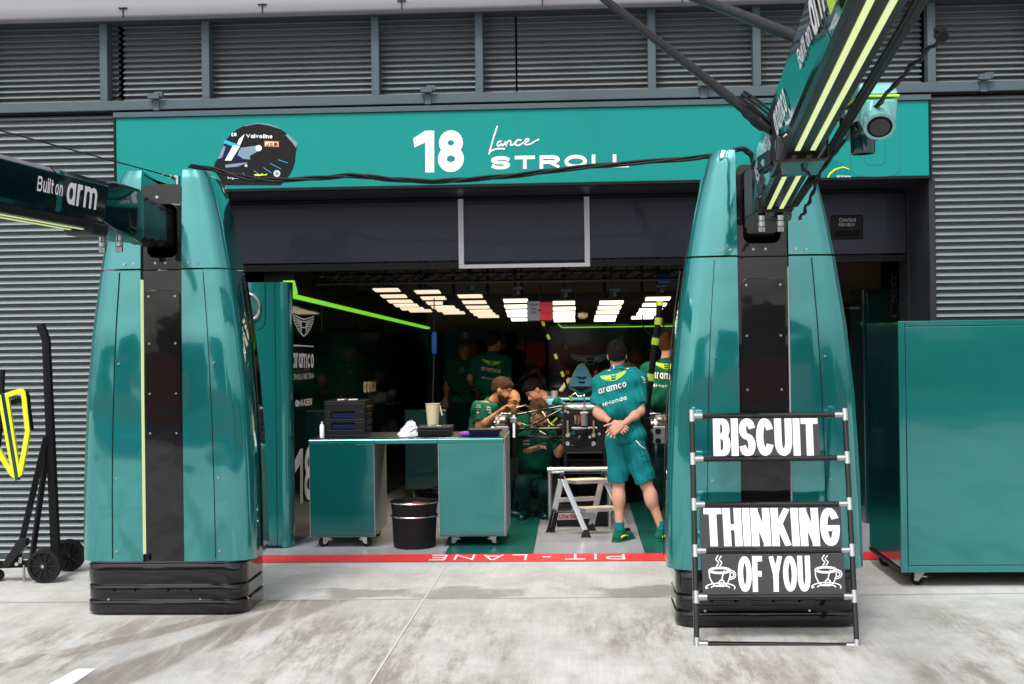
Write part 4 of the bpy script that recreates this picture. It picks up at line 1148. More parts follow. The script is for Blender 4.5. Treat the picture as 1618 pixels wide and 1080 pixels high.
mb = MB(); mb.cyl(P(26, 891, YJ - .24), P(26, 891, YJ - .05), .014, 10); mb.cyl(P(32, 889, YJ - .2), P(34, 880, YJ - .2), .018, 8); mb.build('pivot_bolt', 'steel', jk, smooth=40)
mb = MB(); q = P(38, 892, YJ - .12); mb.cyl((q.x, q.y, q.z), (q.x, q.y, .002), .010, 10); mb.build('prop_pin', 'steel', jk, smooth=40)
mb = MB(); q = P(-3, 905, YJ - .1); q.z = .044; mb.lathe(q, [(.001, -.02), (.042, -.02), (.042, .02), (.001, .02)], 18, 'y'); mb.build('roller', 'rubber', jk)

# ------------------------------------------------------------------ lime lifting head on its black shaft (mostly out of frame)
YV = 9.45
def vp(x, y): return P(x / 2.457, 490 + y / 2.457, YV)
lf = thing('car_jack', 'lime yellow V shaped jack head with dark centre stripe at the left edge', 'car jack', tuple(G(-30, 925)))
def bars(strokes, hw, name, m, parent, th, off=0.):
    mb = MB()
    for q in strokes:
        Lf, Rt = ribbon([(x, y) for x, y in q], hw, cap=False)
        for j in range(len(Lf) - 1):
            o = Vector((0, off, 0)); t = Vector((0, th, 0))
            c = [vp(*Lf[j]) + o, vp(*Rt[j]) + o, vp(*Rt[j + 1]) + o, vp(*Lf[j + 1]) + o]
            mb.hexa([c[0], c[1], c[2], c[3], c[0] + t, c[1] + t, c[2] + t, c[3] + t])
    return mb.build(name, m, parent, bevel=.003)
hd = bars([[(-70, 372), (-30, 352), (10, 335), (60, 318), (80, 313), (88, 320), (93, 345), (98, 400), (106, 468), (92, 550), (76, 632), (62, 646), (46, 636), (20, 595), (-10, 540), (-40, 490), (-62, 440), (-70, 372)]], 9.5, 'jack_head', 'lime_yellow', lf, .03)
bars([[(-1, 345), (52, 640)], [(25, 338), (70, 634)]], 7, 'centre_bars', 'lime_yellow', hd, .028, .001)
bars([[(10, 322), (66, 660)]], 7.5, 'centre_stripe', 'dark_teal', hd, .034, -.002)
bars([[(90, 312), (100, 332), (106, 390), (116, 466)]], 4, 'edge_guard', 'black', hd, .05, .01)
mb = MB(); mb.tube([vp(30, 360) + Vector((0, .06, 0)), vp(80, 345) + Vector((0, .06, 0))], .02, 10); mb.build('grip', 'black', hd, smooth=40)
mb = MB(); q = vp(-28, 360); mb.tube([vp(-2, 230) + Vector((0, .05, 0)), vp(-8, 420) + Vector((0, .05, 0)), Vector((q.x - .1, YV + .05, .012))], .02, 10); mb.build('shaft', 'black', lf, smooth=40)
q = Vector((q.x - .1, YV + .05, 0)); mb = MB(); mb.box(q.x - .3, q.x + .07, q.y - .05, q.y + .05, .003, .03); mb.build('base_plate', 'black', lf, bevel=.004)

# ================================================================== DOORWAY: TEAL END CABINET
Ye_ = 11.05
ec = thing('end_cabinet', 'teal wall cabinet with chrome ring vent beside the left gantry tower', 'cabinet', tuple(G(430, 872)))
q = [P(300, 872, Ye_), P(461, 868, Ye_), P(457, 445, Ye_), P(300, 447, Ye_)]
for v in q[:2]: v.z = .012
dx_ = Vector((.0, .0, 0))
def cab_sec(t):
    l = q[0].lerp(q[3], t); r = q[1].lerp(q[2], t); out = [l, Vector((r.x - .09, Ye_, r.z))]
    for i in range(1, 7):
        a = pi / 2 * i / 6; out.append(Vector((r.x - .09 + .09 * sin(a), Ye_ + .09 * (1 - cos(a)), r.z)))
    out += [Vector((r.x, Ye_ + .14, r.z)), Vector((l.x, Ye_ + .14, l.z))]
    return out
mb = MB(); mb.loft([cab_sec(0), cab_sec(1)]); mb.build('body', 'teal_box', ec, smooth=35)
mb = MB(); e = [P(300, 872, Ye_ - .002), P(461, 869, Ye_ - .002)]
mb.box(e[0].x, e[1].x - .09, Ye_ - .004, Ye_ + .1, .005, .03); mb.build('plinth', 'black', ec)
sm = [(x, y) for x, y in smooth_pts([(419, 447), (419, 500), (418, 512), (412, 519), (402, 520), (384, 520)], 4)]
mb = MB(); mb.tube([P(x, y, Ye_ - .001) for x, y in sm], .004, 6); mb.build('hatch_seam', 'black', ec)
mb = MB(); mb.tube([P(434 + .01 * (y - 445), y, Ye_ - .001) for y in (447, 866)], .003, 6); mb.build('seam', 'black', ec)
cr_ = P(393, 485, Ye_)
mb = MB(); rr = []
for i in range(37):
    a = 2 * pi * i / 36; rr.append(cr_ + Vector((.10 * cos(a), -.012 - .03 * abs(sin(a * .5 + .4)), .115 * sin(a))))
mb.tube(rr, [.010 + .006 * abs(sin(i * .35)) for i in range(37)], 8); mb.build('vent_ring', 'steel', ec, smooth=60)
mb = MB(); mb.lathe(cr_, [(.001, -.002), (.092, -.002), (.10, -.02)], 30, 'y'); mb.build('vent_disc', 'teal_bench', ec, smooth=30)

# ================================================================== WORKBENCH
Yb0 = G(520, 866).y; BD = .72
wb = thing('workbench', 'teal workbench of two cabinets on castors with a dark top across the doorway', 'workbench', (P(645, 800, Yb0).x, Yb0, 0))
zb0 = P(640, 848, Yb0).z; zt_ = P(645, 692, Yb0).z
xL0, xL1 = P(489, 770, Yb0).x, P(592, 770, Yb0).x; xR0, xR1 = P(693, 770, Yb0).x, P(797, 770, Yb0).x
for a, b in ((xL0, xL1), (xR0, xR1)):
    mb = MB(); mb.box(a + .004, b - .002, Yb0 + .012, Yb0 + BD, zb0 + .012, zt_ - .045); cb_ = mb.build('cabinet', 'alu_panel', wb, bevel=.003)
    mb = MB(); mb.box(a + .004, b - .004, Yb0, Yb0 + .010, zb0 + .03, zt_ - .050); mb.build('door', 'teal_bench' if a == xL0 else 'teal_box', cb_, bevel=.003)
    mb = MB(); mb.box(a + .002, b - .002, Yb0 - .004, Yb0 + .011, zb0 + .0, zb0 + .026); mb.build('kick_rail', 'teal_bench', cb_, bevel=.003)
    for xx in (a, b - .004):
        mb = MB(); mb.box(xx, xx + .004, Yb0 - .003, Yb0 + .012, zb0 + .004, zt_ - .048); mb.build('edge_strip', 'silver', cb_)
    for xx in (a + .12, b - .10):
        for yy, an in ((Yb0 + .08, -2.6 if xx < (a + b) / 2 else -.5), (Yb0 + BD - .1, .9)):
            castor(xx, yy, zb0, .042, cb_, an)
mb = MB(); mb.box(xL0, xR1 + .004, Yb0 + .016, Yb0 + BD + .02, zt_ - .012, zt_); mb.build('bench_top', 'black', wb, bevel=.002)
for i, (a, b) in enumerate(((xL0, xL1), (xL1 + .004, xR0 - .004), (xR0, xR1))):
    mb = MB()
    secs = []
    for x in (a + .001, b - .001):
        s_ = [(Yb0 + .014, zt_ - .046), (Yb0 - .006, zt_ - .046), (Yb0 - .010, zt_ - .020)] + [(Yb0 - .010 + .022 * (1 - cos(t * pi / 8)), zt_ - .020 + .020 * sin(t * pi / 8)) for t in range(1, 5)] + [(Yb0 + .014, zt_)]
        secs.append([Vector((x, y, z)) for y, z in s_])
    mb.loft(secs); mb.build('front_edge', 'teal_box', wb, smooth=35)
mb = MB(); mb.box(xL1, xR0, Yb0 + .02, Yb0 + BD, zt_ - .044, zt_ - .013); mb.build('under_frame', 'alu_panel', wb)
mb = MB(); mb.box(xR1 + .004, xR1 + .012, Yb0 - .004, Yb0 + BD, zb0 + .004, zt_ - .002); mb.build('end_panel', 'alu_panel', wb, bevel=.002)

def on_bench(px, py): return P(px, py, Yb0 + .25)
ZT = zt_ + .001
# parts organiser
Yo = Yb0 + .14
a, b = P(513, 690, Yo), P(576, 633, Yo); xo0, xo1 = a.x, b.x; zo1 = b.z
og = thing('parts_organiser', 'black slotted organiser box holding blue trays on the bench', 'organiser', ((xo0 + xo1) / 2, Yo + .15, ZT))
mb = MB()
mb.box(xo0, xo1, Yo, Yo + .32, ZT, ZT + .02); mb.box(xo0, xo1, Yo, Yo + .32, zo1 - .02, zo1)
mb.box(xo0, xo0 + .012, Yo, Yo + .32, ZT + .021, zo1 - .021); mb.box(xo1 - .012, xo1, Yo, Yo + .32, ZT + .021, zo1 - .021)
hh = (zo1 - ZT); s1_, s2_ = (.18, .40), (.52, .74)
zz = [ZT + .021, ZT + hh * .20, ZT + hh * .41, ZT + hh * .50, ZT + hh * .72, zo1 - .021]
mb.box(xo0 + .0125, xo1 - .0125, Yo + .001, Yo + .012, zz[0], zz[1]); mb.box(xo0 + .0125, xo1 - .0125, Yo + .001, Yo + .012, zz[2], zz[3]); mb.box(xo0 + .0125, xo1 - .0125, Yo + .001, Yo + .012, zz[4], zz[5])
for za, zb_ in ((zz[1], zz[2]), (zz[3], zz[4])):
    mb.box(xo0 + .0125, xo0 + .055, Yo + .001, Yo + .012, za + .0005, zb_ - .0005); mb.box(xo1 - .085, xo1 - .0125, Yo + .001, Yo + .012, za + .0005, zb_ - .0005)
mb.build('carcass', 'carbon_dull', og, bevel=.002)
for za, zb_ in ((zz[1] + .004, zz[2] - .02), (zz[3] + .004, zz[4] - .02)):
    mb = MB(); mb.box(xo0 + .02, xo1 - .02, Yo + .02, Yo + .28, za, zb_); mb.build('tray', 'navy', og, bevel=.004)
for k in range(4):
    z = ZT + .035 + k * .062
    mb = MB(); mb.box(xo1 + .001, xo1 + .016, Yo + .03, Yo + .29, z, z + .042); mb.build('side_rib', 'black', og, bevel=.003)
    mb = MB(); mb.box(xo1 + .017, xo1 + .020, Yo + .06, Yo + .26, z + .008, z + .034); mb.build('rib_recess', 'black_matte', og)
mb = MB()
for k, (xx, m) in enumerate(((.10, 'white_vinyl'), (.16, 'red'), (.20, 'white_vinyl'))):
    mb = MB(); mb.cyl((xo0 + xx, Yo + .08, zo1 + .007), (xo0 + xx + .07, Yo + .12, zo1 + .007), .006, 8)
    mb.build('marker_pen', m, None, label=['white pen lying left on the organiser box', 'red pen lying between two white pens on the organiser', 'white pen lying right on the organiser box'][k], cat='pen', group='pens on the organiser', loc=(xo0 + xx, Yo + .1, zo1))
# spray can
p = P(509, 690, Yb0 + .12)
sc_ = thing('spray_can', 'slim white spray can beside the black organiser', 'can', (p.x, p.y, ZT))
mb = MB(); mb.lathe((p.x, p.y, ZT), [(.001, 0), (.020, .001), (.020, .105), (.014, .118), (.001, .119)], 18); mb.build('body', 'white_paint', sc_, smooth=35)
mb = MB(); mb.lathe((p.x, p.y, ZT), [(.007, .1195), (.007, .14), (.001, .141)], 12); mb.build('nozzle', 'white_frame', sc_, smooth=35)
# crumpled plastic bag
rg = random.Random(3)
p = P(645, 687, Yb0 + .22)
mb = MB(); n_, m_ = 9, 14; secs = []
for i in range(n_):
    t = i / (n_ - 1); hgt_ = .13 * t
    rad = .085 * (1 - t) ** .7 + .012
    secs.append([Vector((p.x + .03 * t + (rad * 1.1 * cos(2 * pi * j / m_)) * (1 + .45 * (rg.random() - .5)), p.y + rad * .7 * sin(2 * pi * j / m_) * (1 + .5 * (rg.random() - .5)), ZT + hgt_ * (1 + .25 * (rg.random() - .5)) * (1 if i else 0))) for j in range(m_)])
mb.loft(secs); mb.build('plastic_bag', 'plastic_bag', None, label='crumpled white plastic bag on the bench top', cat='bag', loc=(p.x, p.y, ZT))
# black tool box
p0, p1_ = P(660, 686, Yb0 + .18), P(712, 668, Yb0 + .18)
tb = thing('tool_box', 'low black tool box with silver catches on the bench middle', 'box', (p0.x + .1, Yb0 + .3, ZT))
mb = MB(); mb.box(p0.x, p1_.x, Yb0 + .18, Yb0 + .44, ZT, ZT + .055); mb.build('body', 'black', tb, bevel=.006)
mb = MB(); mb.box(p0.x - .003, p1_.x + .003, Yb0 + .177, Yb0 + .443, ZT + .057, ZT + .082); mb.build('lid', 'carbon_dull', tb, bevel=.006)
for xx in (.09, .16, .18):
    mb = MB(); mb.box(p0.x + xx, p0.x + xx + .018, Yb0 + .22, Yb0 + .235, ZT + .0825, ZT + .09); mb.build('catch', 'silver', tb, bevel=.002)
# measuring beaker behind
p = P(684, 668, Yb0 + .58)
bk_ = thing('beaker', 'pale yellow tapered beaker standing behind the black tool box', 'beaker', (p.x, p.y, ZT))
mb = MB(); zz_ = P(684, 638, Yb0 + .58).z - ZT
mb.lathe((p.x, p.y, ZT), [(.045, .0), (.064, zz_), (.068, zz_ + .004), (.06, zz_), (.042, .006), (.001, .006)], 22); mb.build('body', 'parchment', bk_, smooth=35)
mb = MB(); mb.bar((p.x + .066, p.y, ZT + zz_ * .95), (p.x + .085, p.y, ZT + zz_ * .6), .01, .012); mb.build('handle', 'parchment', bk_)
# navy tray, purple glove, paper
p0, p1_ = P(741, 688, Yb0 + .1), P(789, 676, Yb0 + .1)
nt_ = thing('parts_tray', 'navy plastic parts tray at the right end of the bench', 'tray', ((p0.x + p1_.x) / 2, Yb0 + .2, ZT))
mb = MB(); mb.loft([[(p0.x + .01, Yb0 + .11, ZT), (p1_.x - .01, Yb0 + .11, ZT), (p1_.x - .01, Yb0 + .27, ZT), (p0.x + .01, Yb0 + .27, ZT)], [(p0.x, Yb0 + .1, ZT + .05), (p1_.x, Yb0 + .1, ZT + .05), (p1_.x, Yb0 + .28, ZT + .05), (p0.x, Yb0 + .28, ZT + .05)]]); mb.build('body', 'navy', nt_, bevel=.003)
mb = MB(); mb.box(p0.x - .006, p1_.x + .006, Yb0 + .094, Yb0 + .286, ZT + .051, ZT + .060); mb.build('lid', 'black', nt_, bevel=.002)
for xx in (.03, .10, .19):
    mb = MB(); mb.box(p0.x + xx, p0.x + xx + .02, Yb0 + .089, Yb0 + .0935, ZT + .035, ZT + .058); mb.build('catch', 'navy', nt_, bevel=.001)
p = P(737, 686, Yb0 + .16)
mb = MB(); rg = random.Random(5); secs = []
for i in range(8):
    t = i / 7; r_ = .028 * (sin(pi * (t * .85 + .1))) * (1 + .3 * (rg.random() - .5))
    secs.append([Vector((p.x - .07 + .16 * t, p.y + r_ * 1.3 * cos(2 * pi * j / 10), ZT + .02 + r_ * .75 * sin(2 * pi * j / 10))) for j in range(10)])
mb.loft(secs); mb.build('rubber_glove', 'purple', None, smooth=60, label='purple rubber glove crumpled beside the navy tray', cat='glove', loc=(p.x, p.y, ZT))
p = P(778, 676, Yb0 + .34)
mb = MB(); secs = []
for i in range(7):
    t = i / 6
    secs.append([Vector((p.x - .06 + .12 * j / 8, p.y + .04 - .06 * t, ZT + .003 + .055 * sin(pi * t) * sin(pi * j / 8) * (1 + .5 * (rg.random() - .5)))) for j in range(9)])
mb.loft(secs, False, False)
o = mb.build('paper_towel', 'white_vinyl', None, label='white paper towel heaped behind the navy tray', cat='towel', loc=(p.x, p.y, ZT))
md = o.modifiers.new('solid', 'SOLIDIFY'); md.thickness = .003

# buckets between the bench cabinets
cb0 = G(653, 867); cb0.y += .1
for i, (rz, zb_, hb, lbl) in enumerate(((.175, .004, .27, 'lower black bucket of the stacked pair under the bench'), (.185, .23, .16, 'upper black bucket of the pair under the bench with red cloth'))):
    bk = thing('bucket', lbl, 'bucket', (cb0.x, cb0.y, zb_), 'stacked black buckets under the bench')
    k = .180 if i == 0 else .182
    r1 = .192 if i == 0 else .20
    mb = MB(); mb.lathe((cb0.x, cb0.y, zb_), [(.001, .004 if i == 0 else .02), (k - .01, .004 if i == 0 else .02), (k, .012 + .0), (r1, hb), (r1 + .008, hb + .004), (r1 + .004, hb + .010), (r1 - .006, hb), (k - .006, .03), (.001, .03)], 40); b_ = mb.build('body', 'black', bk, smooth=35)
    mb = MB(); mb.lathe((cb0.x, cb0.y, zb_), [(r1 + .010, hb - .006), (r1 + .012, hb), (r1 + .008, hb + .006), (r1 + .010, hb - .006)], 40); mb.build('rim', 'steel', b_, smooth=50)
mb = MB(); rg = random.Random(9); secs = []
for i in range(9):
    row = []
    for j in range(9):
        u_, v_ = i / 8 - .5, j / 8 - .5
        row.append(Vector((cb0.x + .02 + .25 * u_, cb0.y - .03 + .28 * v_, .375 + .02 * rg.random() - .05 * (u_ * u_) - .03 * v_)))
    secs.append(row)
mb.loft(secs, False, False); o = mb.build('cleaning_cloth', 'red_cloth', None, smooth=60, label='dull red cloth lying in the upper black bucket', cat='cloth', loc=(cb0.x, cb0.y, .37))
md = o.modifiers.new('solid', 'SOLIDIFY'); md.thickness = .006

# ================================================================== STEP LADDER AND TRESTLE
H1 = P(888, 760, 11.62); F1 = G(926, 849); K1 = G(870, 841); V2 = Vector((.37, .10, 0))
H1.y = F1.y * .55 + K1.y * .45 + .02
ld_ = thing('step_ladder', 'small silver two step ladder with wooden treads beside the standing mechanic', 'step ladder', tuple((F1 + K1) / 2))
F1.z = K1.z = .0
for o, nm in ((Vector((0, 0, 0)), 'near'), (V2, 'far')):
    up_ = Vector((0, 0, .045))
    mb = MB(); mb.bar(H1 + o + Vector((0, 0, .03)), F1 + o + up_, .026, .045, V2); mb.build('front_rail', 'silver', ld_, bevel=.004)
    mb = MB(); mb.bar(H1 + o + Vector((-.01, .012, .0)), K1 + o + up_, .026, .055, V2); mb.build('rear_rail', 'silver', ld_, bevel=.004)
    for b_ in (F1 + o, K1 + o):
        mb = MB(); mb.loft([[b_ + Vector((x * .045, y * .035, .002)) for x, y in ((-1, -1), (1, -1), (1, 1), (-1, 1))], [b_ + Vector((x * .022, y * .02, .07)) for x, y in ((-1, -1), (1, -1), (1, 1), (-1, 1))]]); mb.build('rubber_foot', 'rubber', ld_, bevel=.004)
    mb = MB(); c = H1 + o + Vector((0, 0, .035)); mb.lathe(c, [(.001, -.02), (.035, -.02), (.035, .02), (.001, .02)], 16, 'x'); mb.build('hinge', 'black', ld_)
    mb = MB(); mb.bar(F1.lerp(H1, .45) + o, K1.lerp(H1, .40) + o, .012, .03, V2); mb.build('spreader', 'silver', ld_)
fd = (F1 - H1); fd.z = 0; fd.normalize()
def tread(t, dep, name_h):
    p = H1.lerp(F1, t); c = p + V2 / 2
    mb = MB(); mb.obox(c + fd * (dep * .15), V2 * .5 - V2.normalized() * .02, fd * dep / 2, (0, 0, .016)); tr = mb.build('tread', 'silver', ld_, bevel=.004)
    mb = MB(); mb.obox(c + fd * (dep * .15) + Vector((0, 0, .0185)), V2 * .5 - V2.normalized() * .026, fd * (dep / 2 - .006), (0, 0, .002)); mb.build('tread_top', 'wood_top', tr)
tread(.03, .20, 0); tread(.52, .17, 0)
mb = MB(); mb.bar(K1.lerp(H1, .30), K1.lerp(H1, .30) + V2, .012, .06); br_ = mb.build('rear_brace', 'silver', ld_, bevel=.003)
mb = MB(); mb.bar(K1.lerp(H1, .62), K1.lerp(H1, .62) + V2, .012, .04); mb.build('rear_brace', 'silver', ld_, bevel=.003)
# label plates
e1 = V2.normalized(); o_ = K1.lerp(H1, .30) + Vector((0, -.008, 0))
letters('Little Giant', o_ + e1 * .05 + Vector((0, 0, .02)), o_ + e1 * .24 + Vector((0, 0, .02)), o_ + e1 * .05 - Vector((0, 0, .02)), 'lettering', 'red', br_, (0, -.002, 0), .17, 1.0, .1)
rd = (K1 - H1); ku = rd.normalized(); q0 = H1.lerp(K1, .58) + Vector((-.0, -.02, 0)); q1 = H1.lerp(K1, .93) + Vector((0, -.02, 0))
mb = MB(); mb.bar(q0, q1, .02, .062, V2); lp = mb.build('label_plate', 'black', ld_)
nx = ku.cross(V2.normalized()); nv = V2.normalized() * -1
letters('JUMBO STEP', q1 - ku * .02 + nx * .018 + nv * .012, q0 + nx * .018 + nv * .012, q1 - ku * .02 - nx * .018 + nv * .012, 'lettering', 'white_vinyl', lp, nv * .002, .15, 1.0, .12)

Yt_ = 12.05
ts = thing('trestle', 'silver tube trestle behind the step ladder under the race car nose', 'trestle', (P(915, 800, Yt_).x, Yt_, 0))
zt2 = P(915, 741, Yt_).z; xa_, xb_ = P(868, 741, Yt_).x, P(963, 741, Yt_).x
mb = MB(); mb.cyl((xa_ - .02, Yt_, zt2), (xb_ + .02, Yt_, zt2), .02, 14); mb.build('top_tube', 'silver', ts, smooth=40)
for x in (xa_, xb_):
    for y in (0, .5):
        mb = MB(); mb.cyl((x, Yt_ + y, .012), (x, Yt_ + y, zt2 - .02), .017, 12); mb.build('leg', 'silver', ts, smooth=40)
    mb = MB(); mb.cyl((x, Yt_ + .018, .12), (x, Yt_ + .482, .12), .013, 10); mb.build('cross_tube', 'silver', ts, smooth=40)
mb = MB(); mb.cyl((xa_ - .02, Yt_ + .5, zt2 - .08), (xb_ + .02, Yt_ + .5, zt2 - .08), .014, 14); mb.build('rear_tube', 'silver', ts, smooth=40)
mb = MB(); mb.box(xa_ + .06, xb_ - .02, Yt_ + .15, Yt_ + .4, .01, .17); mb.build('tool_tray', 'black', ts, bevel=.006)

# ================================================================== THE RACE CAR, NOSE OFF
YN = 12.55
cx_ = P(924, 690, YN).x
car = thing('race_car', 'stripped racing car with bare black front bulkhead, wishbones and blue headrest', 'race car', (cx_, YN + 1, 0))
zc_ = lambda py: P(924, py, YN).z
bw = .215; zt_b, zb_b = zc_(648), zc_(716)
def csec(y, w, z0, z1, c=.04):
    return [(cx_ - w + c, y, z0), (cx_ + w - c, y, z0), (cx_ + w, y, z0 + c), (cx_ + w, y, z1 - c), (cx_ + w - c, y, z1), (cx_ - w + c, y, z1), (cx_ - w, y, z1 - c), (cx_ - w, y, z0 + c)]
mb = MB(); mb.loft([csec(YN, bw, zb_b, zt_b), csec(YN + .9, bw + .07, zb_b - .06, zt_b + .03), csec(YN + 1.5, bw + .14, zb_b - .12, zt_b + .08), csec(YN + 2.6, bw + .25, zb_b - .14, zt_b + .02), csec(YN + 4.0, .25, zb_b - .05, zt_b)])
body = mb.build('body', 'carbon', car, smooth=30)
mb = MB(); mb.box(cx_ - bw + .015, cx_ + bw - .015, YN - .012, YN - .001, zb_b + .02, zt_b - .015); bh = mb.build('bulkhead', 'carbon_dull', body, bevel=.006)
# lower keel frame and tray
mb = MB()
zk = zc_(742)
for sx in (-1, 1):
    mb.bar((cx_ + sx * .19, YN, zb_b + .02), (cx_ + sx * .19, YN, zk - .03), .03, .03)
    mb.bar((cx_ + sx * .19, YN + .5, zb_b), (cx_ + sx * .19, YN + .5, zk - .03), .03, .03)
mb.box(cx_ - .175, cx_ + .175, YN - .01, YN + .5, zk + .09, zk + .10); mb.box(cx_ - .19, cx_ + .19, YN - .015, YN + .015, zk - .03, zk + .0)
mb.build('support_frame', 'black', car)
mb = MB(); mb.box(cx_ - .16, cx_ + .16, YN + .03, YN + .45, zk + .005, zk + .088); mb.build('lower_tray', 'black_matte', car, bevel=.01)
# bulkhead fittings
def bx(px0, px1, py0, py1, y0, y1, name, m, par, bev=.004):
    a, b = P(px0, py0, YN), P(px1, py1, YN)
    mb = MB(); mb.box(a.x, b.x, YN + y0, YN + y1, b.z, a.z); return mb.build(name, m, par, bevel=bev)
c = P(923, 672, YN - .05); d = P(923, 653, YN - .05)
mb = MB(); mb.cyl(c, d, .033, 18); rs_ = mb.build('fluid_reservoir', 'alu_panel', bh, smooth=40)
mb = MB(); mb.cyl(d, d + Vector((0, 0, .015)), .038, 18); mb.build('cap', 'white_frame', rs_, smooth=40)
for px, m, r in ((909, 'brass', .014), (912, 'floor_teal', .012), (916, 'red', .009), (914, 'brass', .010)):
    c = P(px, 668 + (px % 4), YN - .03); mb = MB(); mb.tube([c, c + Vector((.004, -.01, .05)), c + Vector((-.006, .0, .08))], [r, r * .8, r * .4], 10); mb.build('hydraulic_fitting', m, bh, smooth=50)
for px, py in ((897.5, 651), (893, 649), (952, 650), (899, 685), (947, 685), (905, 702), (937, 702), (932, 690), (915, 690)):
    c = P(px, py, YN - .012); mb = MB(); mb.cyl(c, c + Vector((0, -.018, 0)), .014, 12); mb.build('bolt', 'steel', bh, smooth=40)
for px in (897, 938):
    bx(px - 1.8, px + 1.8, 664, 690, -.06, -.03, 'rocker_link', 'brass', bh, .003)
    for py in (687, 700):
        c = P(px, py, YN - .045); mb = MB(); mb.cyl(c + Vector((0, .03, 0)), c + Vector((0, -.03, 0)), .02, 14); mb.build('link_joint', 'steel', bh, smooth=40)
bx(903, 944, 674, 677, -.05, -.02, 'heave_bar', 'steel', bh); bx(903, 935, 695, 702, -.05, -.012, 'steering_rack', 'black', bh)
c = P(906, 683.5, YN - .02); mb = MB(); mb.cyl(c, c + Vector((0, -.02, 0)), .018, 14); mb.build('sensor_plug', 'floor_teal', bh)
for k in range(7):
    rg = random.Random(20 + k)
    a = P(900 + 44 * rg.random(), 660 + 40 * rg.random(), YN - .03); b = P(900 + 44 * rg.random(), 660 + 46 * rg.random(), YN - .02)
    mb = MB(); mb.tube([a, (a + b) / 2 + Vector((0, -.05, -.04)), b], .005, 6); mb.build('cable', 'cable', bh, smooth=60)
# top cover
mb = MB(); secs = []
for t, k in ((0, .86), (.006, 1.), (.03, 1.), (.045, .9)):
    secs.append([Vector((cx_ + .20 * k * cos(a), YN + .12 + .14 * k * sin(a), zt_b + .004 + t)) for a in [2 * pi * j / 32 for j in range(32)]])
mb.loft(secs); tcv = mb.build('top_cover', 'silver', car, smooth=40)
c = Vector((cx_ - .0, YN - .005, zt_b + .045)); mb = MB(); mb.lathe(c + Vector((0, -.012, -.02)), [(.001, -.004), (.022, -.004), (.026, .004), (.026, .012), (.001, .012)], 18, 'y'); mb.build('boss', 'steel', tcv, smooth=40)
mb = MB(); mb.cyl(c + Vector((0, .01, 0)), c + Vector((0, .01, .09)), .008, 8); mb.ball(c + Vector((0, .01, .095)), .013); mb.build('pin', 'steel', tcv, smooth=50)
# blue cockpit rim and headrest
Yk = YN + 1.1
mb = MB(); a, b = P(883, 632, Yk), P(962, 627, Yk); mb.box(a.x, b.x, Yk - .1, Yk + .06, a.z, b.z); mb.build('cockpit_rim', 'sky_blue', car, bevel=.01)
mb = MB(); a, b = P(866, 636, YN + .9), P(886, 628, YN + .9); mb.box(a.x, b.x, YN + .6, YN + 1.1, a.z - .06, b.z); mb.build('side_panel', 'sky_blue', car, bevel=.012)
mb = MB(); a, b = P(874, 628, Yk + .2), P(948, 612, Yk + .2); mb.loft([[(a.x, Yk + .1, a.z), (b.x, Yk + .1, a.z), (b.x, Yk + .7, a.z), (a.x, Yk + .7, a.z)], [(a.x + .06, Yk + .2, b.z), (b.x - .06, Yk + .2, b.z), (b.x - .06, Yk + .7, b.z), (a.x + .06, Yk + .7, b.z)]]); mb.build('cockpit_surround', 'black', car, bevel=.02)
Yh = YN + 1.75
hq = smooth_pts([(902, 611.5), (900.5, 606), (904, 596), (911, 582), (915, 577), (919, 576), (923, 577), (927, 582), (934, 596), (938, 606), (936.5, 611.5), (919, 613.5), (902, 611.5)], 3)[:-1]
mb = MB(); mb.prism([P(x, y, Yh) for x, y in hq], (0, .25, 0)); hr = mb.build('headrest', 'sky_blue', car, bevel=.012, smooth=30)
mb = MB()
cxh, cyh = 919, 596
lq = [(cxh + (x - cxh) * 1.05, cyh + (y - cyh) * 1.05 - .5) for x, y in hq]
mb.prism([P(x, y, Yh + .03) for x, y in lq], (0, .1, 0)); mb.build('headrest_edge', 'lime_yellow', hr)
sketch([[(x + 1, y + .45) for x, y in q] for q in wings(5)], amap(P(911, 594.5, Yh), P(927, 594.5, Yh), P(911, 599, Yh), 2, .9), .05, 'winged_badge', 'navy', hr, (0, -.014, 0))
mb = MB(); mb.bar(P(914.5, 603.5, Yh) + Vector((0, -.014, 0)), P(924, 603.5, Yh) + Vector((0, -.014, 0)), .006, .018); mb.build('slot', 'black', hr, bevel=.002)
mb = MB(); mb.cyl(P(917.5, 577, Yh + .1), P(917.5, 570, Yh + .1), .018, 10); mb.build('camera_pin', 'black', hr)
for sx in (-1, 1):
    x0_ = 919 + sx * 21
    mb = MB(); mb.tube([P(x0_, 598, Yh + .1), P(x0_, 576, Yh + .1), P(x0_ + sx * 1, 572.5, Yh + .1), P(x0_ + sx * 4, 573, Yh + .1), P(x0_ + sx * 4, 580, Yh + .1)], .013, 8); hs_ = mb.build('hoop_strut', 'black', car, smooth=50)
    mb = MB(); c = P(x0_ + sx * 1.5, 588, Yh + .06); mb.box(c.x - .02, c.x + .02, c.y - .02, c.y + .02, c.z - .025, c.z + .025); mb.build('red_tag', 'red', hs_, bevel=.004)
    mb = MB(); mb.bar(P(919 + sx * 19, 598, Yh - .3), P(919 + sx * 33, 617, Yh - .5), .045, .03); mb.build('halo_stay', 'parchment', car, bevel=.008)
    mb = MB(); mb.bar(P(919 + sx * 22, 610, Yk + .2), P(919 - sx * 2 , 624, Yk - .1), .012, .028); mb.build('seat_belt', 'floor_teal', car)
mb = MB(); mb.tube([P(905, 624, Yk - .15), P(910, 620, Yk - .15), P(914, 626, Yk - .2), P(920, 626, Yk - .2)], .011, 8); mb.build('hose', 'steel', car, smooth=60)
mb = MB(); mb.bar(P(880, 660, YN + .3), P(866, 674, YN + .3), .05, .014); mb.build('lime_strap', 'lime', car)
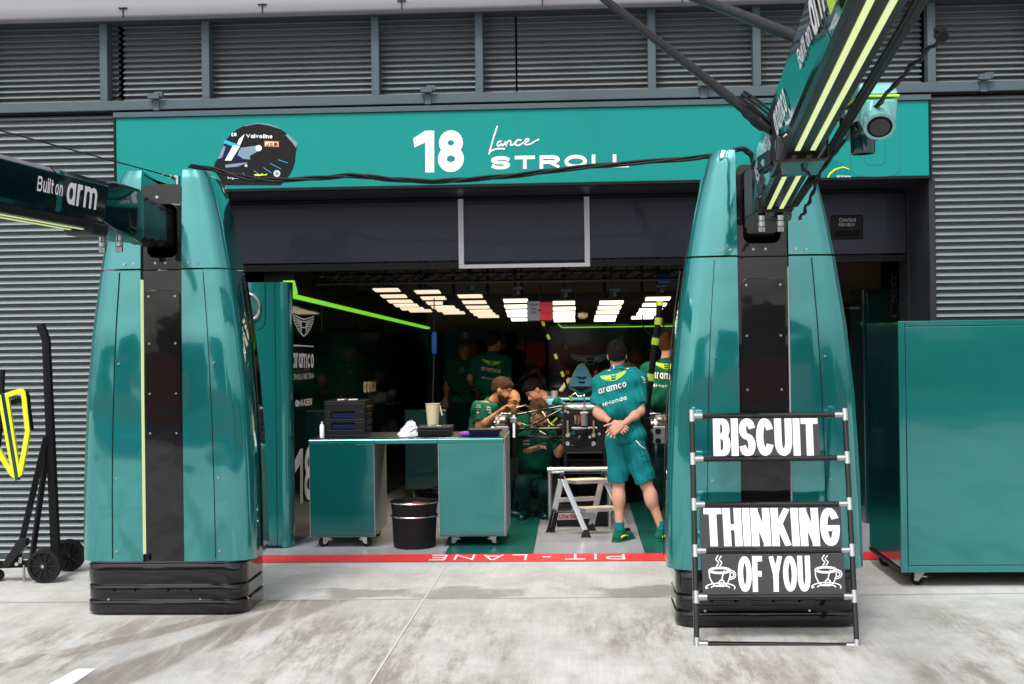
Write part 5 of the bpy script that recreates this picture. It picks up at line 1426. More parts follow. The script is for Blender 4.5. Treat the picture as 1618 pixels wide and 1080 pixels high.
mb = MB(); p = P(876, 627, YN + .75); mb.cyl(P(876, 632, YN + .75), P(876, 617, YN + .75), .035, 16); mb.build('coolant_pot', 'alu_panel', car, smooth=40)
# rags on the body
mb = MB(); rg = random.Random(4); secs = []
for i in range(9):
    t = i / 8; p = P(872 + 24 * t, 637 - 3 * sin(t * 5), YN + .45); r_ = .045 * sin(pi * (.12 + .78 * t)) * (1 + .5 * (rg.random() - .5))
    secs.append([p + Vector((0, r_ * 1.5 * cos(2 * pi * j / 10), r_ * sin(2 * pi * j / 10) * (1 + .3 * rg.random()))) for j in range(10)])
mb.loft(secs); mb.build('polishing_cloth', 'floor_teal', None, smooth=60, label='crumpled green cloth lying on the stripped racing car', cat='cloth', loc=tuple(P(884, 640, YN + .45)))
# sidepods, ducts and loose hoses that fill the space round the bare tub
for sx in (-1, 1):
    mb = MB()
    mb.loft([[(cx_ + sx * (.36 + .30 * a), y, z) for a, z in ((0, .62 + d), (1, .60 + d), (1.05, .86 + e), (.7, .98 + e), (0, 1.0 + e))] for y, d, e in ((YN + 1.35, .04, -.04), (YN + 1.6, 0, 0), (YN + 2.9, .02, -.06))])
    mb.build('sidepod', 'carbon', car, bevel=.02, smooth=35)
    mb = MB(); mb.loft([[(cx_ + sx * x, YN + .55, z) for x, z in ((.24, .72), (.34, .70), (.35, .84), (.24, .88))], [(cx_ + sx * x, YN + 1.2, z) for x, z in ((.3, .68), (.48, .66), (.5, .86), (.3, .92))]]); mb.build('cooling_duct', 'carbon_dull', car, bevel=.012)
    rg = random.Random(31 + sx)
    for k in range(5):
        a = Vector((cx_ + sx * .2, YN + .05 + .1 * k, zt_b - .05 - .09 * k)); b = Vector((cx_ + sx * (.42 + .2 * rg.random()), YN + .1 + .3 * rg.random(), .82 + .2 * rg.random()))
        mb = MB(); mb.tube([Vector(q) for q in smooth_pts([tuple(a), tuple(a.lerp(b, .4) - Vector((0, .04, .10 * rg.random()))), tuple(a.lerp(b, .75) + Vector((0, 0, .06 * rg.random()))), tuple(b)], 5)], .006 + .004 * rg.random(), 7); mb.build('hose', ('cable', 'brass', 'cable', 'steel', 'cable')[k], car, smooth=60)
mb = MB(); mb.box(cx_ - .6, cx_ + .6, YN + 1.0, YN + 3.2, .50, .53); mb.build('floor_plank', 'black', car, bevel=.006)
# suspension and brake assemblies
def corner(sx, pxw, pxin):
    X = lambda px, py, Y: P(px, py, Y)
    hub = P(pxw, 690, YN + .15)
    k = 1 if sx < 0 else -1
    def wb_(a, b, w, h, m='carbon'):
        d = (b - a).normalized(); up = Vector((0, 0, 1)); n = up.cross(d).normalized()
        mb = MB(); secs = []
        for p in (a, b):
            secs.append([p + n * (w / 2 * cos(2 * pi * j / 12)) + up * (h / 2 * sin(2 * pi * j / 12)) for j in range(12)])
        mb.loft(secs); return mb.build('wishbone', m, car, smooth=50)
    inn = lambda px, py, dy: P(px, py, YN + dy)
    up_o = hub + Vector((.10 * k, 0, .21)); lo_o = hub + Vector((.10 * k, 0, -.0))
    f = lambda a: Vector((cx_ - bw * k, 0, 0))
    ux = cx_ - bw * k
    wb_(up_o, Vector((ux, YN + .03, zc_(641))), .07, .028); wb_(up_o, Vector((ux - .0, YN + .75, zc_(641))), .06, .024)
    wb_(lo_o, Vector((ux, YN + .05, zc_(692))), .07, .026); wb_(lo_o, Vector((ux, YN + .8, zc_(694))), .06, .024)
    wb_(hub + Vector((.10 * k, -.06, .08)), Vector((ux, YN - .02, zc_(675.5))), .05, .022, 'steel' if False else 'carbon')
    wb_(hub + Vector((.12 * k, .05, .03)), Vector((ux, YN + .12, zc_(647))), .045, .026)
    # drum, disc and caliper
    mb = MB(); mb.lathe(hub, [(.001, -.12), (.09, -.13), (.12, -.11), (.17, -.105), (.195, -.08), (.195, .06), (.17, .085), (.05, .09), (.001, .09)], 36, 'x'); dr = mb.build('brake_drum', 'carbon', car, smooth=35)
    mb = MB(); mb.lathe(hub, [(.197, -.055), (.205, -.05), (.205, -.03), (.197, -.025)], 36, 'x'); mb.build('drum_band', 'steel', dr, smooth=40)
    mb = MB(); mb.lathe(hub, [(.001, -.17 if sx < 0 else .15), (.03, -.17 if sx < 0 else .15), (.045, -.09 if sx < 0 else .08)], 18, 'x'); mb.build('axle_stub', 'steel', dr, smooth=40)
    mb = MB()
    for a0 in (35, 70, 105, 140):
        a = radians(a0); c = hub + Vector((-.02 * k, -.19 * cos(a) * .9 - .02, .19 * sin(a)))
        mb.obox(c, Vector((.05, 0, 0)), Vector((0, -sin(a), -cos(a) * -1)) * .028, Vector((0, -cos(a), sin(a))) * .022)
    mb.build('caliper', 'silver', dr, bevel=.008)
    mb = MB(); mb.box(hub.x - .065, hub.x + .065, hub.y - .225, hub.y - .19, hub.z - .05, hub.z + .12); mb.build('caliper_body', 'alu_panel', dr, bevel=.012)
    for zz_, rr_ in ((.07, .028), (-.02, .028)):
        mb = MB(); mb.lathe(hub + Vector((-.02, -.226, zz_)), [(.001, -.006), (rr_, -.006), (rr_, .004)], 16, 'y'); mb.build('piston_cap', 'black', dr, smooth=40)
    # upright plate with brackets and lines
    xu = hub.x + .115 * k
    mb = MB(); mb.loft([[(xu - .02, hub.y - .10, hub.z - .24), (xu + .02, hub.y - .10, hub.z - .24), (xu + .02, hub.y + .1, hub.z - .24), (xu - .02, hub.y + .1, hub.z - .24)], [(xu - .025, hub.y - .16, hub.z), (xu + .025, hub.y - .16, hub.z), (xu + .025, hub.y + .14, hub.z), (xu - .025, hub.y + .14, hub.z)], [(xu - .02, hub.y - .09, hub.z + .25), (xu + .02, hub.y - .09, hub.z + .25), (xu + .02, hub.y + .1, hub.z + .25), (xu - .02, hub.y + .1, hub.z + .25)]]); ur = mb.build('upright', 'black', car, bevel=.012)
    mb = MB(); mb.bar((xu, hub.y - .13, hub.z + .22), (xu, hub.y - .17, hub.z + .0), .03, .03); mb.box(xu - .035, xu + .03, hub.y - .18, hub.y - .14, hub.z + .15, hub.z + .2); mb.build('bracket', 'steel', ur, bevel=.005)
    mb = MB(); mb.loft([[(xu - .03, hub.y - .05, hub.z - .43), (xu + .03, hub.y - .05, hub.z - .43), (xu + .03, hub.y + .05, hub.z - .43), (xu - .03, hub.y + .05, hub.z - .43)], [(xu - .045, hub.y - .11, hub.z - .2), (xu + .045, hub.y - .11, hub.z - .2), (xu + .045, hub.y + .11, hub.z - .2), (xu - .045, hub.y + .11, hub.z - .2)]]); mb.build('duct', 'carbon_dull', ur, bevel=.012)
    mb = MB(); mb.tube([hub + Vector((.10 * k, -.1, .2)), hub + Vector((.14 * k, -.13, .29)), hub + Vector((.22 * k, -.05, .31)), hub + Vector((.3 * k, .1, .26))], .009, 8); mb.build('brake_line', 'brass', ur, smooth=60)
    mb = MB(); mb.tube([hub + Vector((-.05 * k, -.14, .16)), hub + Vector((.0 * k, -.18, .24)), hub + Vector((.09 * k, -.14, .235))], .007, 8); mb.build('brake_line', 'steel', ur, smooth=60)
corner(-1, 795, 0); corner(1, 1041, 0)

# ================================================================== LAMPS AND GEAR UNDER THE GARAGE CEILING
arrays = [
 ([(611, 458), (622.3, 467.8), (632.4, 476), (642, 482.2), (651.7, 487.6), (664, 490.8)], 40, 'leftmost', 'led_side_dim'),
 ([(675.7, 461), (685, 470.8), (693, 478.7), (700.7, 485.2), (708, 490), (717, 494)], 39, 'second', 'led_side_dim'),
 ([(743, 467.8), (749.6, 477.2), (755, 485.2), (760.3, 491.4), (765.5, 496.3), (771.4, 499.7)], 38, 'third', 'led_side_dim'),
 ([(815, 475), (816, 484), (818, 491.7), (819.5, 498), (825, 504.5)], 38, '', 'led_white'),
 ([(889.6, 478.4), (891, 487.3), (891, 494.7), (891, 500.6), (892, 506)], 37, '', 'led_white'),
 ([(966, 477.8), (963, 485.8), (960, 493.2), (957, 500), (955.5, 505.3)], 37, '', 'led_white'),
 ([(1039.4, 471.9), (1034, 481.3), (1028, 489.6), (1024, 495.6), (1015, 501.5)], 38, '', 'led_white')]
lab = ['cream lamp panel of six bars nearest the lime light strip on the left wall', 'cream lamp panel of six bars, second in the row from the left', 'cream lamp panel of six bars, third in the row from the left',
       'bright lamp panel half hidden by the red and grey placard', 'bright lamp panel immediately right of the red and grey placard', 'bright lamp panel above the head of the man with folded hands', 'rightmost bright lamp panel behind the banded black hose']
mat('led_side_dim', (.9, .9, .8), .4, emit=(1, .80, .55), estr=.55)  # same lamps; angle fall-off put into a dimmer, creamier glow colour
for (pts, wpx, _, mm), lb in zip(arrays, lab):
    t = thing('ceiling_lamp_panel', lb, 'lamp panel', tuple(P(*pts[0], 12.0)), 'lamp panels under the garage ceiling')
    for i, (x, y) in enumerate(pts):
        Y = 12.0 + .34 * i
        c = P(x, y, Y); w = wpx / FP * 12.0 / 2; sl = 4.0 if mm == 'led_side_dim' else 0
        mb = MB(); mb.obox(c, (w, 0, 0), (0, .10, -.010), (0, .0, .004)); mb.build('lamp_bar', mm, t)
        mb = MB(); mb.obox(c + Vector((0, .0, .014)), (w + .006, 0, 0), (0, .105, -.0105), (0, 0, .008)); mb.build('bar_housing', 'black', t)
    a, b = P(*pts[0], 12.0), P(*pts[-1], 12.0 + .34 * (len(pts) - 1))
    ldt = bpy.data.lights.new('lamp_light', 'SPOT'); ldt.energy = 18; ldt.color = (1, .80, .56); ldt.spot_size = radians(150); ldt.spot_blend = .6; ldt.shadow_soft_size = .12
    lob = bpy.data.objects.new('lamp_light', ldt); COL.objects.link(lob); lob.parent = t
    lob.location = (a + b) / 2 - Vector((0, 0, .06)) - LOC[t.name]
    mb = MB(); mb.bar(a + Vector((0, -.1, .05)), b + Vector((0, .1, .04)), .05, .03)
    mb.bar(a + Vector((0, -.08, .06)), a + Vector((0, -.08, .9)), .03, .03); mb.bar(b + Vector((0, 0, .05)), b + Vector((0, 0, .95)), .03, .03); mb.build('hanger', 'black', t)
    mb = MB(); q = a + Vector((.03, -.12, .10)); mb.box(q.x - .05, q.x + .05, q.y - .02, q.y + .02, q.z + .0, q.z + .025); mb.box(q.x - .015, q.x + .015, q.y - .03, q.y + .0, q.z - .05, q.z - .002); mb.build('clamp', 'beam_dark', t, bevel=.003)
# truss across the bay
tr = thing('ceiling_truss', 'dark lattice truss running along the ceiling above the left lamps', 'truss', tuple(P(600, 445, 11.8)))
mb = MB()
p0, p1_ = P(500, 448, 11.75), P(1090, 440, 11.75)
for dz, dy in ((0, 0), (.16, 0), (.08, .16)): mb.cyl(p0 + Vector((0, dy, dz)), p1_ + Vector((0, dy, dz)), .016, 8)
n_ = 26
for i in range(n_):
    a = p0.lerp(p1_, i / n_); b = p0.lerp(p1_, (i + 1) / n_)
    mb.cyl(a + Vector((0, 0, 0)), b + Vector((0, 0, .16)), .007, 6) if i % 2 else mb.cyl(a + Vector((0, 0, .16)), b, .007, 6)
    mb.cyl(a + Vector((0, 0, .0)), b + Vector((0, .16, .08)), .007, 6)
mb.build('lattice', 'carbon_dull', tr)
mb = MB(); a = P(700, 474, 12.6); b = P(1090, 468, 12.6); mb.bar(a, b, .06, .10); mb.build('cross_beam', 'black', tr)
p = P(1048, 440, 11.9); mb = MB(); mb.cyl(p + Vector((-.05, 0, 0)), p + Vector((.05, 0, .0)), .055, 18); mb.cyl(p + Vector((.05, 0, .01)), p + Vector((.07, 0, .01)), .04, 14)
mb.build('hose_reel', 'blue', None, smooth=40, label='small blue hose reel under the ceiling at the right', cat='hose reel', loc=tuple(p))
p = P(921, 498, 12.5); mb = MB(); mb.lathe(p, [(.001, -.035), (.025, -.032), (.045, -.015), (.048, .02), (.02, .03), (.001, .035)], 18); mb.build('dome_camera', 'parchment', None, smooth=40, label='small pale dome camera hanging between the bright lamp panels', cat='camera', loc=tuple(p))
# placard
Yp = 11.85
a, b, c_ = P(834, 506, Yp), P(853, 475.5, Yp), P(873, 506, Yp)
pl_ = thing('placard', 'hanging placard, left half grey and right half red, in front of the lamps', 'placard', tuple(P(853, 490, Yp)))
mb = MB(); mb.box(a.x - .006, c_.x + .006, Yp + .004, Yp + .02, a.z - .012, b.z + .006); mb.build('backing', 'black', pl_)
mb = MB(); mb.box(a.x, b.x - .001, Yp, Yp + .0035, a.z, b.z); g_ = mb.build('grey_half', 'canopy_grey', pl_)
mb = MB(); mb.box(b.x + .001, c_.x, Yp, Yp + .0035, a.z, b.z - .012); r_ = mb.build('red_half', 'red_paint', pl_)
for s_, y0, y1, x0_, x1_ in (('Chassis', 479.5, 482.5, 837, 850), ('Spa', 486, 489, 840, 847), ('ERS', 492, 495, 840, 847)):
    letters(s_, P(x0_, y0, Yp), P(x1_, y0 - .1, Yp), P(x0_, y1, Yp), 'lettering', 'black', g_, (0, -.002, 0), .14, 1., .15)
for s_, y0, y1, x0_, x1_ in (('PU in', 480.5, 483, 857, 868), ('Monitor', 492.5, 495, 856, 869)):
    letters(s_, P(x0_, y0, Yp), P(x1_, y0 - .1, Yp), P(x0_, y1, Yp), 'lettering', 'seat_red', r_, (0, -.002, 0), .14, 1., .15)
mb = MB(); mb.bar(P(850, 490, Yp) + Vector((0, -.006, 0)), P(855, 490, Yp) + Vector((0, -.006, 0)), .006, .01); mb.build('latch', 'black', pl_)
mb = MB(); mb.cyl((b.x, Yp + .03, b.z), (b.x, Yp + .03, b.z + .7), .008, 8); mb.build('hanger', 'black', pl_)
# banded air lines
def banded(pts, r, lbl, nb, name):
    q = smooth_pts(pts, 6); w3 = [P(x, y, Y) for x, y, Y in q]
    t = thing(name, lbl, 'air hose', tuple(w3[-1]))
    mb = MB(); mb.tube(w3, r, 10); mb.build('tube', 'black', t, smooth=50)
    for f_ in nb:
        i = int(f_ * (len(w3) - 2)); a, b = w3[i], w3[i + 1]; d = (b - a).normalized()
        mb = MB(); c = a.lerp(b, .5); L_ = max(.025, r * 1.1); mb.cyl(c - d * L_, c + d * L_, r * 1.12 + .002, 12); mb.build('lime_band', 'lime', t, smooth=40)
    return t
banded([(857, 508, 12.1), (874, 552, 12.2), (890, 594, 12.3), (905, 636, 12.4)], .011, 'thin black pole with lime bands slanting down below the placard', (0.02, .22, .44, .66, .95), 'air_line')
t = banded([(1045, 440, 12.15), (1042, 480, 12.15), (1040, 510, 12.15), (1034, 550, 12.15), (1028, 600, 12.15), (1022, 650, 12.2), (1024, 700, 12.4)], .03, 'thick black air hose with lime bands hanging beside the folded hands man', (.17, .33, .48, .66), 'air_hose')
mb = MB(); q = [P(x, y, 12.25) for x, y in smooth_pts([(1015, 497), (1016, 515), (1026, 528), (1040, 532), (1048, 520), (1049, 500)], 5)]; mb.tube(q, .007, 6); mb.build('looped_cable', 'cable', t, smooth=60)
# hanging cable with blue connector over the bench
t = thing('hanging_cable', 'thin black cable with a blue connector hanging above the tool box', 'cable', tuple(P(686, 540, 12.2)))
mb = MB(); mb.tube([P(686, 470, 12.0), P(685.5, 525, 12.0), P(686, 560, 12.0), P(684, 620, 11.9), P(686, 676, 11.6)], .006, 6); mb.build('cord', 'cable', t, smooth=60)
mb = MB(); mb.tube([P(686, 524, 12.0), P(686, 527, 12.0), P(686, 556, 12.0), P(686, 559, 12.0)], [.014, .024, .024, .014], 12); mb.build('connector', 'blue', t, smooth=40)
# dark cabinet and odds behind the bench
Yx = 14.2
a, b = P(640, 745, Yx), P(705, 640, Yx)
t = thing('tool_cabinet', 'dark teal tool cabinet on castors seen under the bench', 'cabinet', ((a.x + b.x) / 2, Yx + .3, 0))
mb = MB(); mb.box(a.x, b.x, Yx, Yx + .6, .13, 1.0); mb.build('body', 'dark_teal', t, bevel=.008)
for x in (a.x + .08, b.x - .08): castor(x, Yx + .1, .13, .05, t, -.6)
t = thing('floor_cable', 'coiled black cable lying on the garage floor behind the buckets', 'cable', tuple(G(685, 790)))
mb = MB(); q = []
c = G(695, 790)
for i in range(60):
    a_ = i * .42; q.append(c + Vector(((.13 + .04 * sin(i * .9)) * cos(a_), (.22 + .05 * sin(i * .7)) * sin(a_), .016 + .0022 * i)))
mb.tube(q, .013, 7); mb.build('coil', 'cable', t, smooth=60)
# items behind the right tower and in the right of the doorway
Yr = 12.3
a, b = P(1366, 720, Yr), P(1432, 455, Yr)
t = thing('equipment_rack', 'dark teal equipment rack just inside the doorway above the crate', 'rack', ((a.x + b.x) / 2, Yr + .3, 0))
mb = MB(); mb.box(a.x, b.x + .1, Yr, Yr + .6, .012, b.z); mb.build('body', 'dark_teal', t, bevel=.01)
mb = MB(); mb.box(a.x + .04, b.x + .06, Yr - .008, Yr - .001, .1, b.z - .04); mb.build('door', 'wall_green', t, bevel=.004)
q = [P(x, y, 11.7) for x, y in smooth_pts([(1410, 425), (1410, 452), (1412, 470), (1409, 486), (1410, 497), (1416, 500), (1420, 494), (1419, 480), (1415, 462), (1416, 440), (1417, 425)], 8)]
mb = MB(); mb.tube([p + Vector((.012 * cos(i * 1.6), .012 * sin(i * 1.6), 0)) for i, p in enumerate(q)], .011, 7); mb.build('coiled_lead', 'cable', None, smooth=60, label='black coiled lead looping down in the doorway above the crate', cat='cable', loc=tuple(q[0]))
a, b = P(1332, 640, 13.5), P(1366, 478, 13.5)
t = thing('tool_chest', 'low black tool chest behind the right gantry tower', 'chest', ((a.x + b.x) / 2, 13.8, 0))
mb = MB(); mb.box(a.x - .3, b.x, 13.5, 14.1, .012, b.z); mb.build('body', 'black', t, bevel=.01)
mb = MB(); mb.box(a.x - .28, b.x - .01, 13.49, 13.499, b.z - .06, b.z - .045); mb.build('handle_rail', 'brass', t)

# ================================================================== PEOPLE
def nets(d, o, h):
    """naive surface nets of the zero level of d on a grid with origin o and spacing h"""
    s = d < 0
    n = np.array(d.shape) - 1
    c = [s[i:n[0] + i, j:n[1] + j, k:n[2] + k] for i in (0, 1) for j in (0, 1) for k in (0, 1)]
    allin = np.logical_and.reduce(c); anyin = np.logical_or.reduce(c)
    act = anyin & ~allin
    idx = -np.ones(act.shape, int); ii = np.argwhere(act); idx[act] = np.arange(len(ii))
    acc = np.zeros((len(ii), 3)); cnt = np.zeros(len(ii))
    cor = [(i, j, k) for i in (0, 1) for j in (0, 1) for k in (0, 1)]
    for a in cor:
        for b in cor:
            if sum(b) - sum(a) == 1 and all(y >= x for x, y in zip(a, b)):
                da = d[ii[:, 0] + a[0], ii[:, 1] + a[1], ii[:, 2] + a[2]]; db = d[ii[:, 0] + b[0], ii[:, 1] + b[1], ii[:, 2] + b[2]]
                m = (da < 0) != (db < 0)
                t = np.where(m, da / np.where(m, da - db, 1), 0)[:, None]
                p = np.array(a) + t * (np.array(b) - np.array(a))
                acc += np.where(m[:, None], p, 0); cnt += m
    v = (ii + acc / np.maximum(cnt, 1)[:, None]) * h + o
    faces = []
    for ax in range(3):
        u_, w_ = (ax + 1) % 3, (ax + 2) % 3
        sl0 = [slice(None)] * 3; sl1 = [slice(None)] * 3
        sl0[ax] = slice(0, -1); sl1[ax] = slice(1, None)
        ch = s[tuple(sl0)] != s[tuple(sl1)]
        e = np.argwhere(ch)
        e = e[(e[:, u_] > 0) & (e[:, w_] > 0) & (e[:, u_] < n[u_]) & (e[:, w_] < n[w_])]
        if not len(e): continue
        q = []
        for du, dw in ((-1, -1), (0, -1), (0, 0), (-1, 0)):
            f = e.copy(); f[:, u_] += du; f[:, w_] += dw; q.append(idx[f[:, 0], f[:, 1], f[:, 2]])
        q = np.stack(q, 1); ins = s[e[:, 0], e[:, 1], e[:, 2]]
        q[~ins] = q[~ins][:, ::-1]
        faces.append(q[(q >= 0).all(1)])
    return v, np.concatenate(faces)
def A3(v): return np.array((v[0], v[1], v[2]), float)
class Sdf:
    """smooth union of tapered capsules and ellipsoids"""
    def __init__(s, k=.03): s.pr = []; s.k = k; s.cut = []; s.lo = np.full(3, 1e9); s.hi = np.full(3, -1e9)
    def _ext(s, p, r): s.lo = np.minimum(s.lo, p - r); s.hi = np.maximum(s.hi, p + r)
    def cap(s, a, b, ra, rb, planes=(), k=None):
        a, b = A3(a), A3(b); s._ext(a, ra); s._ext(b, rb); s.pr.append(('c', a, b, ra, rb, planes, k)); return s
    def ell(s, c, R, fr=None, k=None, sub=False):
        c = A3(c); R = np.array(R, float); s._ext(c, R.max())
        s.pr.append(('s' if sub else 'e', c, R, np.eye(3) if fr is None else np.array([A3(x) for x in fr]), None, (), k)); return s
    def mesh(s, h, noise=None, pad=.03):
        lo = s.lo - pad; n = np.ceil((s.hi + pad - lo) / h).astype(int) + 1
        ax = [lo[i] + h * np.arange(n[i]) for i in range(3)]
        X, Y, Z = np.meshgrid(*ax, indexing='ij'); p = np.stack([X, Y, Z], -1).astype(np.float32)
        D = None
        for kind, a, b, c, e, planes, k in s.pr:
            if kind == 'c':
                ab = (b - a).astype(np.float32); L = float(ab @ ab) + 1e-9
                t = np.clip(((p - a.astype(np.float32)) @ ab) / L, 0, 1)
                d = np.linalg.norm(p - a.astype(np.float32) - t[..., None] * ab, axis=-1) - (c + (e - c) * t)
                for (po, pn_) in planes: d = np.maximum(d, (p - A3(po).astype(np.float32)) @ A3(pn_).astype(np.float32))
            else:
                q = (p - a.astype(np.float32)) @ c.T.astype(np.float32)
                k0 = np.linalg.norm(q / b.astype(np.float32), axis=-1); k1 = np.linalg.norm(q / (b * b).astype(np.float32), axis=-1)
                d = k0 * (k0 - 1) / np.maximum(k1, 1e-6)
            kk = s.k if k is None else k
            if D is None: D = d
            elif kind == 's':
                D = np.maximum(D, -d)
            else:
                hh = np.clip(.5 + .5 * (D - d) / kk, 0, 1)
                D = D * (1 - hh) + d * hh - kk * hh * (1 - hh)
        if noise is not None: D = D + noise(p)
        for po, pn_ in s.cut: D = np.maximum(D, (p - A3(po).astype(np.float32)) @ A3(pn_).astype(np.float32))
        D[0], D[-1] = 1, 1; D[:, 0], D[:, -1] = 1, 1; D[:, :, 0], D[:, :, -1] = 1, 1
        v, f = nets(D, lo, h)
        mb = MB(); mb.v = [Vector(q) for q in v]; mb.f = [tuple(int(i) for i in q) for q in f]
        return mb
def cloth_noise(amp, sd, fr=38.):
    ph = [sd * 1.7, sd * 2.9, sd * .6]
    def f(p):
        x, y, z = p[..., 0], p[..., 1], p[..., 2]
        return amp * (.6 * np.sin(fr * (x * .8 + z * .55) + 2.2 * np.sin(7 * z + ph[0]) + ph[1]) + .5 * np.sin(fr * 1.4 * (z * .7 - x * .5 + y * .3) + 1.8 * np.sin(9 * x + ph[2])) + .35 * np.sin(fr * 2.6 * (z * .35 + x + y * .6) + ph[0]))
    return f
def hair_noise(amp, sd):
    def f(p):
        x, y, z = p[..., 0], p[..., 1], p[..., 2]
        return amp * (np.sin(310 * x + 90 * z + sd + 2 * np.sin(60 * y)) * .6 + np.sin(280 * y - 120 * z + 2 * sd + 2 * np.sin(50 * x)) * .6 + .7 * np.sin(90 * (x + y) + 65 * z + sd))
    return f
def head_prims(S, c, f, u, sc=1.):
    r = f.cross(u).normalized(); u = r.cross(f).normalized()
    fr = (r, f, u)
    L = lambda x, y, z: c + (r * x + f * y + u * z) * sc
    S.ell(L(0, -.012, .032), (.077 * sc, .098 * sc, .092 * sc), fr, .02)
    S.ell(L(0, .022, -.040), (.062 * sc, .070 * sc, .072 * sc), fr, .03)
    S.ell(L(0, .058, -.092), (.027 * sc, .026 * sc, .022 * sc), fr, .03)
    for sx in (-1, 1):
        S.ell(L(sx * .038, .055, -.030), (.024 * sc, .024 * sc, .022 * sc), fr, .02)
        S.ell(L(sx * .077, -.006, -.004), (.010 * sc, .022 * sc, .032 * sc), fr, .006)
    S.cap(L(-.035, .079, .030), L(.035, .079, .030), .012 * sc, .012 * sc, (), .02)
    S.cap(L(0, .088, .016), L(0, .108, -.030), .008 * sc, .013 * sc, (), .012)
    S.cap(L(-.010, .098, -.034), L(.010, .098, -.034), .008 * sc, .008 * sc, (), .008)
    S.cap(L(-.014, .088, -.062), L(.014, .088, -.062), .008 * sc, .008 * sc, (), .010)
    return L
def hand_prims(S, wrist, palm, nrm, tips, thumb, sc=1., curl=.5):
    """palm box from wrist, five fingers: tips are four points, thumb is a point, nrm = back of the hand"""
    wrist, palm = Vector(wrist), Vector(palm); d = (palm - wrist).normalized(); nrm = Vector(nrm).normalized(); s_ = d.cross(nrm).normalized()
    if (Vector(tips[0]) - palm).dot(s_) < (Vector(tips[3]) - palm).dot(s_): s_ = -s_
    k = palm + d * .035
    for i in range(4):
        o = (1.5 - i) * .021
        S.cap(wrist + s_ * o * .45, k + s_ * o, .017, .0125, (), .012)
        kn = k + s_ * o; t = Vector(tips[i]); m = kn.lerp(t, .52) + nrm * .016 * curl * 2
        S.cap(kn, m, .0098, .0086, (), .004); S.cap(m, t, .0086, .0070, (), .004)
    tb = wrist.lerp(k, .25) + s_ * .028; t = Vector(thumb); m = tb.lerp(t, .5) + (s_ * .010)
    S.cap(tb, m, .0135, .0105, (), .008); S.cap(m, t, .0105, .0085, (), .005)
def project(strips, TL, TR, BL, w, h, tree, toward, lift=.004, y0=0.):
    """lay flat lettering on a shirt"""
    fm = amap(TL, TR, BL, w, h, y0); mb = MB()
    def pr(x, y, e):
        p = fm(x, y); d = (p - EYE).normalized()
        hit = tree.ray_cast(p - d * .5, d)
        q = hit[0] if hit[0] is not None and (hit[0] - p).length < .30 else p
        return q - d * (lift + e)
    for i, (Lf, Rt) in enumerate(strips):
        e = .0006 * (i % 5)
        LL, RR = [], []
        for j in range(len(Lf) - 1):
            n = max(1, int((Vector(Lf[j + 1]) - Vector(Lf[j])).length / .12))
            for q in range(n):
                t = q / n; LL.append(Vector(Lf[j]).lerp(Vector(Lf[j + 1]), t)); RR.append(Vector(Rt[j]).lerp(Vector(Rt[j + 1]), t))
        LL.append(Vector(Lf[-1])); RR.append(Vector(Rt[-1]))
        a = [pr(p.x, p.y, e) for p in LL]; b = [pr(p.x, p.y, e) for p in RR]
        for j in range(len(a) - 1): mb.add([a[j], a[j + 1], b[j + 1], b[j]], [(0, 1, 2, 3)])
    return mb
def tree_of(mb): return BVHTree.FromPolygons([tuple(v) for v in mb.v], mb.f)

